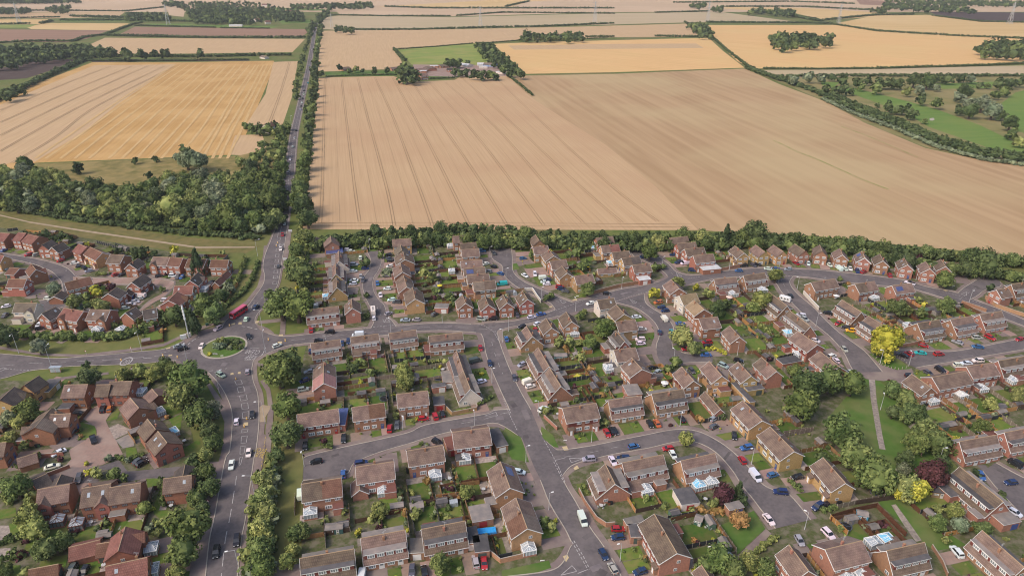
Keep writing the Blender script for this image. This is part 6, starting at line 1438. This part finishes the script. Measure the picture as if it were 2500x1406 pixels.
# garden walls (brick), explicit
def wall(tile,pts,h,mt,base,w=.25):
    W=[Vector(U(*T(tile,*p))[:2]) for p in pts]; c=W[0]; mb=MB()
    for a,b in zip(W,W[1:]):
        d=(b-a).normalized(); n=Vector((-d.y,d.x))*w/2; a2=a-c;b2=b-c
        q=[a2-n,b2-n,b2+n,a2+n]; mb.hexa([(p.x,p.y,0) for p in q],[(p.x,p.y,h) for p in q],0); mb.hexa([(p.x,p.y,h) for p in q],[(p.x,p.y,h+.07) for p in q],1)
    o=obj('garden_wall',mb.mesh('garden_wall',[mt,'kerb' if mt!='wall_w' else 'white']),None,(c.x,c.y,0)); px,py=T(tile,*pts[len(pts)//2]); tag(o,base,'wall','garden and boundary walls',(px,py))
for a in [('a3',[(2065,370),(2140,520),(2280,720),(2400,800),(2500,790)],1.7,'wall_o','curved brick wall'),('a3',[(975,1130),(1110,1240),(1540,1140)],1.7,'wall_y','long tan brick wall'),('b3',[(420,670),(520,770),(820,710),(820,660)],1.6,'wall_y','tan brick wall round white gabled house'),('b3',[(1640,800),(1800,950)],1.5,'wall_o','brick garden wall'),('c5',[(245,1130),(690,1010),(1180,930)],1.9,'wall_o','long brick boundary wall'),('c5',[(1990,795),(2300,750),(2600,690)],1.8,'wall_o','long brick wall below white roof'),('c6',[(1315,985),(1550,1240)],1.9,'wall_w','long cream painted wall'),('c7',[(1900,930),(2060,1060),(2350,1160),(2600,1240)],1.8,'wall_y','tan brick wall by the right close'),('c7',[(1540,1010),(1920,1140)],1.8,'wall_o','brick boundary wall with gate'),('c4',[(1440,1070),(1560,1060),(1690,1250)],1.7,'wall_w','white painted yard wall'),('d7',[(340,545),(470,520),(540,500)],1.6,'wall_o','brick wall by the big yellow tree'),('a5',[(1370,1050),(1500,1250),(1560,1400)],1.3,'wall_o','brick wall with stone caps'),('b1',[(500,1290),(780,1260)],1.6,'wall_r','brick wall beside white cars'),('a1',[(550,200),(860,80)],1.5,'wall_r','brick wall below white estate car'),('c2',[(0,1480),(10,1490)],.3,'wall_r','low brick edging')]: wall(*a)
# explicit fences
def xfence(tile,pts,ci,h=1.8):
    W=[Vector(U(*T(tile,*p))[:2]) for p in pts]
    for a,b in zip(W,W[1:]): fence(a,b,ci,h,1)
for a in [('b2',[(1800,390),(2320,310)],4),('a5',[(140,700),(410,620),(700,560)],0),('a5',[(410,640),(720,920)],0),('a5',[(700,570),(1050,920)],0),('a5',[(125,700),(340,900)],6),('a5',[(210,580),(560,500),(790,450)],4),('b5',[(1500,590),(1690,720)],3),('b5',[(1680,540),(1920,690)],3),('b5',[(1890,510),(2110,630)],4),('b5',[(1820,730),(2120,930)],6),('a4',[(960,1240),(1480,1150)],4),('a4',[(1190,700),(1480,1110)],4),('a4',[(640,720),(975,660)],5),('b4',[(1880,30),(2140,300)],4),('d6',[(800,1060),(1110,1400)],4),('b4',[(2060,1010),(2420,960)],4),('a3',[(320,460),(640,420)],6),('a3',[(570,170),(760,770)],3),('b3',[(1900,270),(2130,240)],0),('b3',[(2150,250),(2300,480)],0),('d6',[(400,410),(800,390)],0),('c7',[(770,1000),(930,1090)],6),('a2',[(1470,760),(1480,1060)],4),('a2',[(1110,440),(1100,660)],4),('c1',[(120,160),(280,140)],5),('c1',[(1480,340),(1860,440)],5),('c5',[(170,490),(380,450)],5)]: xfence(*a)
FQ.sort(key=lambda q:-((q[1]-q[0]).length/math.hypot(q[0].x,q[0].y,H)+q[4]))
for q in FQ[:295]: fence_build(*q)
fx=MB()
for a,b,ci,h,_ in FQ[295:]:
    d=(b-a).normalized(); n=Vector((-d.y,d.x))*.04; qd=[a-n,b-n,b+n,a+n]; fx.hexa([(p.x,p.y,.03) for p in qd],[(p.x,p.y,h) for p in qd],ci)
for i,c in enumerate(FC): M['fx%d'%i]=mat('fence_colour_%d'%i,c,(c[0]*.8,c[1]*.8,c[2]*.8),1.2)
o=obj('garden_fence_lines',fx.mesh('garden_fence_lines',['fx%d'%i for i in range(7)])); o['kind']='stuff'; o['label']='many smaller garden fences between the more distant plots'; o['category']='fences'
# ---------------------------------------------------------------- special garden things
def thing_box(name,tile,x,y,an,w,d,h,col,base,cat,grp,roof=None,rt=.15):
    px,py=T(tile,x,y); p=U(px,py,h); rz=an; e=empty(name,(p[0],p[1],0),rz); mb=MB(); gable_prism(mb,w,d/2,h,h+.5) if roof!='flat' else mb.box(-w/2,w/2,-d/2,d/2,0,h)
    obj('wall',mb.mesh('wall',['shed']),e,color=col); obj('roof',(gable_roof(w,d/2,h,h+.5,.12,.1)).mesh('roof',['flat_g','flat_g']),e) if roof!='flat' else None
    if roof=='flat': m=MB(); m.box(-w/2-.1,w/2+.1,-d/2-.1,d/2+.1,h,h+.15); obj('roof',m.mesh('roof',['flat_d']),e)
    obj('door',DOOR,e,(w*.2,-d/2,.02),0,(.8,1,1.8),(.6,.6,.58)); addwin(e,-w*.2,-d/2-.01,1.3,1.4,.6,0); tag(e,base,cat,grp,(px,py))
thing_box('garden_shed','d4',1990,1040,.08,5.2,2.6,1.9,(.25,.5,.48),'turquoise garden shed with round windows','shed','garden sheds')
thing_box('playhouse','a5',530,630,-.3,3,2.4,2.0,(.12,.4,.58),'light blue playhouse by brown fence','playhouse','playhouses')
thing_box('garden_shed','a2',1580,790,.12,5,2.6,1.9,(.06,.13,.13),'dark green garden shed with two windows','shed','garden sheds')
thing_box('garden_shed','a4',1035,690,-.5,2.2,2.6,1.9,(.06,.14,.1),'green shed with pale roof','shed','garden sheds')
thing_box('summer_house','a5',1455,350,-.2,4,2.6,2.0,(.35,.24,.14),'black and wooden summer house','summer house','summer houses','flat')
def tramp(tile,x,y,r,base):
    px,py=T(tile,x,y); p=U(px,py,.6); e=empty('trampoline',(p[0],p[1],.05)); mb=MB(); n=18; mb.face([(r*.85*cos(2*pi*i/n),r*.85*sin(2*pi*i/n),.62) for i in range(n)]); obj('mat',mb.mesh('mat',['tyre']),e); mb=MB()
    for i in range(n):
        a,b=2*pi*i/n,2*pi*(i+1)/n; mb.bar((r*cos(a),r*sin(a),.62),(r*cos(b),r*sin(b),.62),.07); mb.bar((r*cos(a),r*sin(a),2.2),(r*cos(b),r*sin(b),2.2),.03)
        if i%3==0: mb.bar((r*cos(a),r*sin(a),0),(r*cos(a),r*sin(a),2.2),.04)
    obj('frame',mb.mesh('frame',['plain']),e,color=(.1,.12,.2)); tag(e,base,'trampoline','garden trampolines',(px,py))
for a in [('a5',325,790,1.7,'trampoline in a fenced lawn'),('d6',600,720,1.9,'large round trampoline behind tall hedge'),('b2',2190,560,1.8,'round grey trampoline'),('d6',320,430,1.6,'small dark trampoline'),('b3',345,315,1.5,'black trampoline on small lawn'),('b3',2060,195,1.2,'small black trampoline by slide'),('a5',690,375,1.6,'black square-edged trampoline')]: tramp(*a)
px,py=T('a3',920,850); p=U(px,py,.5); e=empty('paddling_pool',(p[0],p[1],.05),.15); mb=MB(); mb.hexa([(-3.3,-1.2,0),(3.3,-1.2,0),(3.3,1.2,0),(-3.3,1.2,0)],[(-3.2,-1.1,.7),(3.2,-1.1,.7),(3.2,1.1,.7),(-3.2,1.1,.7)]); obj('pool_wall',mb.mesh('pool_wall',['plain']),e,color=(.05,.25,.6))
mb=MB(); rr=random.Random(1)
for i in range(8):
    for j in range(3): x0=-3.1+i*.78; y0=-1.0+j*.67; z=[.72+rr.uniform(0,.12) for _ in range(4)]; mb.face([(x0,y0,z[0]),(x0+.78,y0,z[1]),(x0+.78,y0+.67,z[2]),(x0,y0+.67,z[3])])
obj('cover',mb.mesh('cover',['plain']),e,color=(.04,.35,.8)); tag(e,'bright blue covered paddling pool beside a grey garage','pool','garden pools')
for tile,x,y,c,b in [('b4',615,365,(.75,.74,.72),'white garden parasol'),('d6',1825,130,(.75,.74,.72),'white garden parasol'),('c6',195,1030,(.75,.55,.48),'pink garden parasol'),('d5',2375,150,(.75,.6,.5),'pale pink garden parasol'),('c3',2330,975,(.7,.6,.05),'yellow garden parasol'),('c4',140,975,(.7,.6,.05),'yellow garden parasol') ,('c5',205,680,(.75,.65,.03),'bright yellow garden parasol'),('c5',160,355,(.75,.45,.3),'orange garden parasol')][:]:
    if b=='yellow garden parasol' and tile=='c4': continue
    px,py=T(tile,x,y); p=U(px,py,2.2); e=empty('parasol',(p[0],p[1],.05)); mb=MB(); mb.bar((0,0,0),(0,0,2.4),.03); obj('pole',mb.mesh('pole',['metal']),e); mb=MB(); n=8
    for i in range(n): mb.face([(1.5*cos(2*pi*i/n),1.5*sin(2*pi*i/n),2.0),(1.5*cos(2*pi*(i+1)/n),1.5*sin(2*pi*(i+1)/n),2.0),(0,0,2.5)])
    obj('canopy',mb.mesh('canopy',['plain']),e,color=c); mb=MB(); mb.cone(0,0,.68,.74,.7,.7,12); mb.cone(0,0,0,.68,.05,.05,6); obj('table',mb.mesh('table',['metal']),e); tag(e,b,'parasol','garden parasols',(px,py))
# furniture sets, greenhouses and bins: small things in gardens
TB=MB(); TB.cone(0,0,.7,.75,.65,.65,10); TB.cone(0,0,0,.7,.05,.05,6); TBm=TB.mesh('table',['metal']); CHM=MB(); CHM.box(-.22,.22,-.22,.22,.42,.47); CHM.box(-.22,.22,.2,.24,.47,.95); [CHM.bar((a*.2,b*.2,0),(a*.2,b*.2,.44),.02) for a in (-1,1) for b in (-1,1)]; CHm=CHM.mesh('garden_chair',['plain'])
for tile,x,y in [('a3',490,210),('a3',2340,540),('a4',1150,790),('b4',600,405),('a2',2330,380),('a3',220,200),('b1',2250,1080),('b3',720,620),('a4',1110,460),('a5',1750,400),('a1',2090,540),('a1',1110,745),('d3',1320,1090),('b2',1200,620),('d6',1000,950),('a3',400,295)]:
    px,py=T(tile,x,y); p=U(px,py,.5)
    e=obj('garden_table',TBm,None,(p[0],p[1],.06)); tag(e,'small round garden table','table','garden tables',(px,py))
    cc=gr_.choice([(.03,.03,.035),(.3,.3,.32),(.5,.5,.48)])
    for k in range(4):
        a=k*pi/2+.4; o=obj('garden_chair',CHm,None,(p[0]+1.05*cos(a),p[1]+1.05*sin(a),.06),a-pi/2,None,cc); tag(o,'small garden chair at a round table','chair','chairs round the garden tables')
for p in PATIOS[:60]:
    if rfoot(p.x,p.y,None,.4) or road_dist(p.x,p.y)<2: continue
    e=obj('garden_table',TBm,None,(p.x,p.y,.08)); tag(e,'small round garden table','table','garden tables'); cc=gr_.choice([(.03,.03,.035),(.3,.3,.32),(.55,.55,.53),(.25,.14,.08)])
    for k in range(2):
        a=k*pi+gr_.uniform(0,1); o=obj('garden_chair',CHm,None,(p.x+1.0*cos(a),p.y+1.0*sin(a),.08),a-pi/2,None,cc); tag(o,'small garden chair at a round table','chair','chairs round the garden tables')
for p,a in GHS:
    if rfoot(p.x,p.y,None,1.2) or road_dist(p.x,p.y)<2: continue
    e=empty('greenhouse',(p.x,p.y,.05),a); m=MB(); gable_prism(m,2.4,.95,1.5,2.1); obj('glazing',m.mesh('glazing',['cglass']),e); m=MB(); slope(m,-1.2,1.2,-.97,1.5,0,2.12,.03); slope(m,-1.2,1.2,.97,1.5,0,2.12,.03); obj('roof',m.mesh('roof',['cglass']),e); m=MB()
    for x in (-1.2,-.6,0,.6,1.2):
        for s in (-1,1): m.bar((x,s*.97,0),(x,s*.97,1.5),.03); m.bar((x,s*.97,1.53),(x,0,2.16),.03)
    m.bar((-1.2,0,2.17),(1.2,0,2.17),.035); obj('frame',m.mesh('frame',['metal']),e); tag(e,'small glass greenhouse','greenhouse','garden greenhouses')
BN=MB(); BN.hexa([(-.24,-.3,0),(.24,-.3,0),(.24,.3,0),(-.24,.3,0)],[(-.29,-.36,1.0),(.29,-.36,1.0),(.29,.36,1.0),(-.29,.36,1.0)],0); BN.box(-.31,.31,-.38,.38,1.0,1.08,1); BNm=BN.mesh('wheelie_bin',['plain','tyre'])
bc=0
for i,h in enumerate(HL):
    if h['st'] in 'SC' and h['P'][0][1]>850 and gr_.random()<.5 and bc<60:
        f=FOOT[i]; sx=gr_.choice((-1,1)); 
        for k in range(2):
            lx=sx*(f[4]+.6); ly=-f[5]*.3+k*.8; x=f[0]+lx*f[2]-ly*f[3]; y=f[1]+lx*f[3]+ly*f[2]
            if road_dist(x,y)<1 or rfoot(x,y): continue
            c,n=gr_.choice([((.03,.03,.035),'black'),((.05,.12,.06),'green'),((.2,.07,.04),'brown')]); o=obj('wheelie_bin',BNm,None,(x,y,.1),h['ang'],None,c); tag(o,n+' wheelie bin','bin','wheelie bins beside the houses'); bc+=1
# ---------------------------------------------------------------- pylons
PYM=None
def pylon(tile,x,y,top):
    global PYM
    px,py=T(tile,x,y); p=U(px,py); tx,ty=T(tile,x,top); Hh=(py-ty)/ppm(py)*1.02/CP*.95
    e=empty('pylon',(p[0],p[1],0),.3)
    mb=MB(); Z=[0,.18,.36,.52,.66,.78,.9]; Wd=[.085,.068,.05,.036,.026,.022,.012]
    for k in range(len(Z)-1):
        for i in range(4):
            s=[(1,1),(1,-1),(-1,-1),(-1,1)]; a,b=s[i],s[(i+1)%4]; z0,z1,w0,w1=Z[k],Z[k+1],Wd[k],Wd[k+1]
            mb.bar((a[0]*w0,a[1]*w0,z0),(a[0]*w1,a[1]*w1,z1),.0055,0,3); mb.bar((a[0]*w0,a[1]*w0,z0),(b[0]*w1,b[1]*w1,z1),.003,0,3); mb.bar((b[0]*w0,b[1]*w0,z0),(a[0]*w1,a[1]*w1,z1),.003,0,3)
    mb.bar((0,0,.88),(0,0,1),.006,0,3)
    obj('tower',mb.mesh('tower',['metal']),e,scale=(Hh,Hh,Hh))
    for z,w in ((.62,.13),(.74,.16),(.86,.11)):
        m=MB()
        for s in (-1,1): m.bar((0,0,z),(s*w,0,z),.004,0,3); m.bar((0,0,z+.04),(s*w,0,z),.0035,0,3); m.bar((s*w,0,z),(s*w,0,z-.04),.004,0,3)
        obj('cross_arm',m.mesh('cross_arm',['metal']),e,scale=(Hh,Hh,Hh))
    tag(e,'grey lattice electricity pylon','pylon','electricity pylons across the fields',(px,py))
for a in [('e1',150,185,35),('e1',1285,190,45),('e2',1478,200,60),('e2',2350,172,22),('e2',345,215,112),('e3',355,145,20),('e3',1240,165,40),('e3',2400,165,25)]: pylon(*a)
# ---------------------------------------------------------------- roundabout planting
for x,y,r,k in [(1170,920,3.4,'g'),(1180,830,2.6,'l'),(1290,850,2.6,'d'),(1400,850,2.6,'d'),(1320,930,2.0,'g'),(1420,930,1.8,'o'),(1490,920,1.9,'o'),(1330,890,1.2,'l'),(1010,1020,1.4,'y'),(1240,900,2.0,'d')]:
    px,py=T('d2',x,y); p=U(px,py,1); o=obj('shrub',gr_.choice(BU),None,(p[0],p[1],.5+r*.3),gr_.uniform(0,6),(r*.8,r*.8,r*.62),vary(TC[k],gr_)); tag(o,{'g':'pale grey green','l':'olive','d':'dark','o':'green','y':'yellow'}[k]+' shrub planted on the roundabout','shrub','roundabout shrubs',(px,py))
# ---------------------------------------------------------------- people
def person(loc,rz,pose,top,bot,base,cat='person'):
    J={'pel':(0,0,.95,.15),'ch':(0,0,1.3,.16),'nk':(0,0,1.5,.06),'hd':(0,.01,1.64,.1),'ht':(0,0,1.74,.07)}
    sw={'stand':(.05,-.05),'run':(.35,-.35),'sit':(.4,.35)}[pose]
    E=[('pel','ch'),('ch','nk'),('nk','hd'),('hd','ht')]
    for s,n in ((1,'r'),(-1,'l')):
        f=sw[0] if s>0 else sw[1]
        kz=.5 if pose!='sit' else .8
        J['hip'+n]=(s*.1,0,.88,.095); J['kn'+n]=(s*.11,f*.6,kz,.065); J['an'+n]=(s*.11,f*(.8 if f>0 else 1.3),.08 if pose!='sit' else .45,.045); J['to'+n]=(s*.11,f*(.8 if f>0 else 1.3)+.16,.04 if pose!='sit' else .42,.04)
        J['sh'+n]=(s*.19,0,1.42,.06); J['el'+n]=(s*.25,-f*.4+(.15 if pose=='sit' else 0),1.15,.042); J['ha'+n]=(s*.24,-f*.4+(.5 if pose=='sit' else .12),.93 if pose!='sit' else 1.08,.032)
        E+=[('pel','hip'+n),('hip'+n,'kn'+n),('kn'+n,'an'+n),('an'+n,'to'+n),('ch','sh'+n),('sh'+n,'el'+n),('el'+n,'ha'+n)]
    ks=list(J); me=bpy.data.meshes.new('person'); me.from_pydata([J[k][:3] for k in ks],[(ks.index(a),ks.index(b)) for a,b in E],[])
    t=bpy.data.objects.new('tmp',me); COL.objects.link(t); md=t.modifiers.new('s','SKIN')
    for i,k in enumerate(ks): me.skin_vertices[0].data[i].radius=(J[k][3],J[k][3]); me.skin_vertices[0].data[i].use_root=(k=='pel')
    t.modifiers.new('u','SUBSURF').levels=1; bpy.context.view_layer.update()
    m2=bpy.data.meshes.new_from_object(t.evaluated_get(bpy.context.evaluated_depsgraph_get())); bpy.data.objects.remove(t)
    mt=[]
    for nm,c in (('top',top),('bottom',bot),('skin',(.45,.27,.2)),('hair',(.06,.035,.02)),('shoe',(.05,.05,.05))):
        m=bpy.data.materials.new('person_'+nm); m.use_nodes=True; m.node_tree.nodes['Principled BSDF'].inputs['Base Color'].default_value=(*c,1); m2.materials.append(m)
    for p in m2.polygons:
        z=p.center[2]; x=abs(p.center[0]); y=p.center[1]
        p.material_index=0 if .93<z<1.5 and not (x>.2 and z<1.18) else (2 if z>=1.5 and (z<1.7 and y>-.03) or (x>.2 and z<1.18 and z>.85) else (3 if z>=1.5 else (1 if z>.1 else 4)))
    o=obj('person',m2,None,loc,rz); tag(o,base,'person','people'); return o
for tile,x,y,pose,tp,bt,b in [('b5',1095,1190,'run',(.75,.75,.72),(.03,.03,.04),'child in white top running after a ball on the green'),('b5',1212,1160,'stand',(.05,.06,.1),(.6,.6,.6),'child in dark top standing on the green'),('b5',1240,1270,'run',(.6,.25,.3),(.45,.3,.22),'child in pink top stretching on the green')]:
    px,py=T(tile,x,y); p=U(px,py); person((p[0],p[1],.03),gr_.uniform(0,6),pose,tp,bt,b)
px,py=T('b5',1102,1217); p=U(px,py); v,f=ico(2); me=bpy.data.meshes.new('football'); me.from_pydata([(a*.14,b*.14,c*.14+.14) for a,b,c in v],[],f); me.materials.append(M['white']); o=obj('football',me,None,(p[0],p[1],.03)); tag(o,'white football on the grass beside the running child','ball','balls',(px,py))
px,py=T('a2',118,415); p=U(px,py); e=empty('bicycle',(p[0],p[1],.1),radians(80))
for xx in (-.5,.55):
    mb=MB(); n=16
    for i in range(n): a,b=2*pi*i/n,2*pi*(i+1)/n; mb.bar((xx+.33*cos(a),0,.33+.33*sin(a)),(xx+.33*cos(b),0,.33+.33*sin(b)),.025)
    obj('wheel',mb.mesh('wheel',['tyre']),e)
mb=MB(); [mb.bar(a,b,.022) for a,b in (((-.5,0,.33),(-.05,0,.3)),((-.05,0,.3),(-.2,0,.85)),((-.5,0,.33),(-.2,0,.8)),((-.2,0,.8),(.4,0,.85)),((.4,0,.95),(.55,0,.33)),((-.05,0,.3),(.42,0,.75)),((.4,-.25,1),(.4,.25,1)))]; obj('frame',mb.mesh('frame',['metal']),e); mb=MB(); mb.box(-.32,-.08,-.07,.07,.85,.9); obj('saddle',mb.mesh('saddle',['tyre']),e)
tag(e,'bicycle ridden along the path beside the main road','bicycle','bicycles')
person((p[0]-.03,p[1]-.2,.12),radians(-10),'sit',(.65,.2,.35),(.03,.03,.04),'cyclist in pink top riding beside the hatched road')
# ---------------------------------------------------------------- labels
import collections
G=collections.defaultdict(list)
for o,b,c,g,px in THINGS:
    z=min(ZONES,key=lambda q:(q[1]-px[0])**2+((q[2]-px[1])*1.25)**2)[0]; G[(b,z)].append((o,px,c,g))
ORD=['','second','third','fourth','fifth','sixth','seventh','eighth','ninth','tenth','eleventh','twelfth','thirteenth','fourteenth','fifteenth','sixteenth','seventeenth','eighteenth','nineteenth','twentieth']
SB=collections.Counter(b for o,b,c,g,px in THINGS)
for (b,z),L in G.items():
    L.sort(key=lambda q:q[1][0]); n=len(L)
    for i,(o,px,c,g) in enumerate(L):
        if SB[b]==1 and len(b.split())>=4: o['label']=b; continue
        if n==1: lab=f'{b} {z}'
        elif i==0: lab=f'{b} {z}, leftmost one'
        elif i==n-1: lab=f'{b} {z}, rightmost one'
        elif i<20: lab=f'{b} {z}, {ORD[i]} from left'
        elif n-1-i<20: lab=f'{b} {z}, {ORD[n-1-i]} from right'
        else: lab=f'{b} {z}, one of the middle ones'
        w=lab.split()
        o['label']=lab if len(w)<=16 else lab.replace(' the ',' ',1)
        if len(w)<4: o['label']=lab+' in the photo'
# ---------------------------------------------------------------- air, light, camera
hm=bpy.data.materials.new('haze'); hm.use_nodes=True; nt=hm.node_tree; nt.nodes.clear(); out=nt.nodes.new('ShaderNodeOutputMaterial'); vp=nt.nodes.new('ShaderNodeVolumePrincipled'); vp.inputs['Color'].default_value=(.86,.88,.92,1); vp.inputs['Density'].default_value=HAZE; vp.inputs['Anisotropy'].default_value=.2; nt.links.new(vp.outputs[0],out.inputs['Volume'])
mb=MB(); mb.box(-5400,5400,-600,7000,-1.5,H+15); o=obj('haze',mb.mesh('haze',[hm])); o['kind']='stuff'; o['label']='thin pale haze over the far fields'
w=bpy.data.worlds.new('World'); S.world=w; w.use_nodes=True; nt=w.node_tree; bg=nt.nodes['Background']; sk=nt.nodes.new('ShaderNodeTexSky'); sk.sky_type='NISHITA'; sk.sun_disc=False
EL,AZ=radians(SUN[0]),radians(SUN[1])   # azimuth measured clockwise from +Y
sk.sun_elevation=EL; sk.sun_rotation=AZ; sk.dust_density=4; sk.air_density=1.0; sk.ozone_density=.6; sk.altitude=100
nt.links.new(sk.outputs[0],bg.inputs[0]); bg.inputs[1].default_value=SKY
sd=bpy.data.lights.new('sun','SUN'); sd.energy=SUNE; sd.angle=radians(12); sd.color=(1,.9,.8); so=obj('sun',sd); v=Vector((sin(AZ)*cos(EL),cos(AZ)*cos(EL),sin(EL))); so.rotation_euler=v.to_track_quat('Z','Y').to_euler()
cd=bpy.data.cameras.new('camera'); cd.sensor_width=36; cd.lens=36*FPX/2500; cd.clip_end=20000; cd.clip_start=1; co=obj('camera',cd,None,(0,0,H)); co.rotation_euler=(pi/2-PITCH,0,0); S.camera=co
S.view_settings.view_transform='Standard'; S.view_settings.look='None'; S.view_settings.exposure=EXPO; S.view_settings.gamma=1
S.cycles.volume_bounces=0; S.cycles.max_bounces=5; S.cycles.use_denoising=DEN; S.cycles.filter_width=1.1
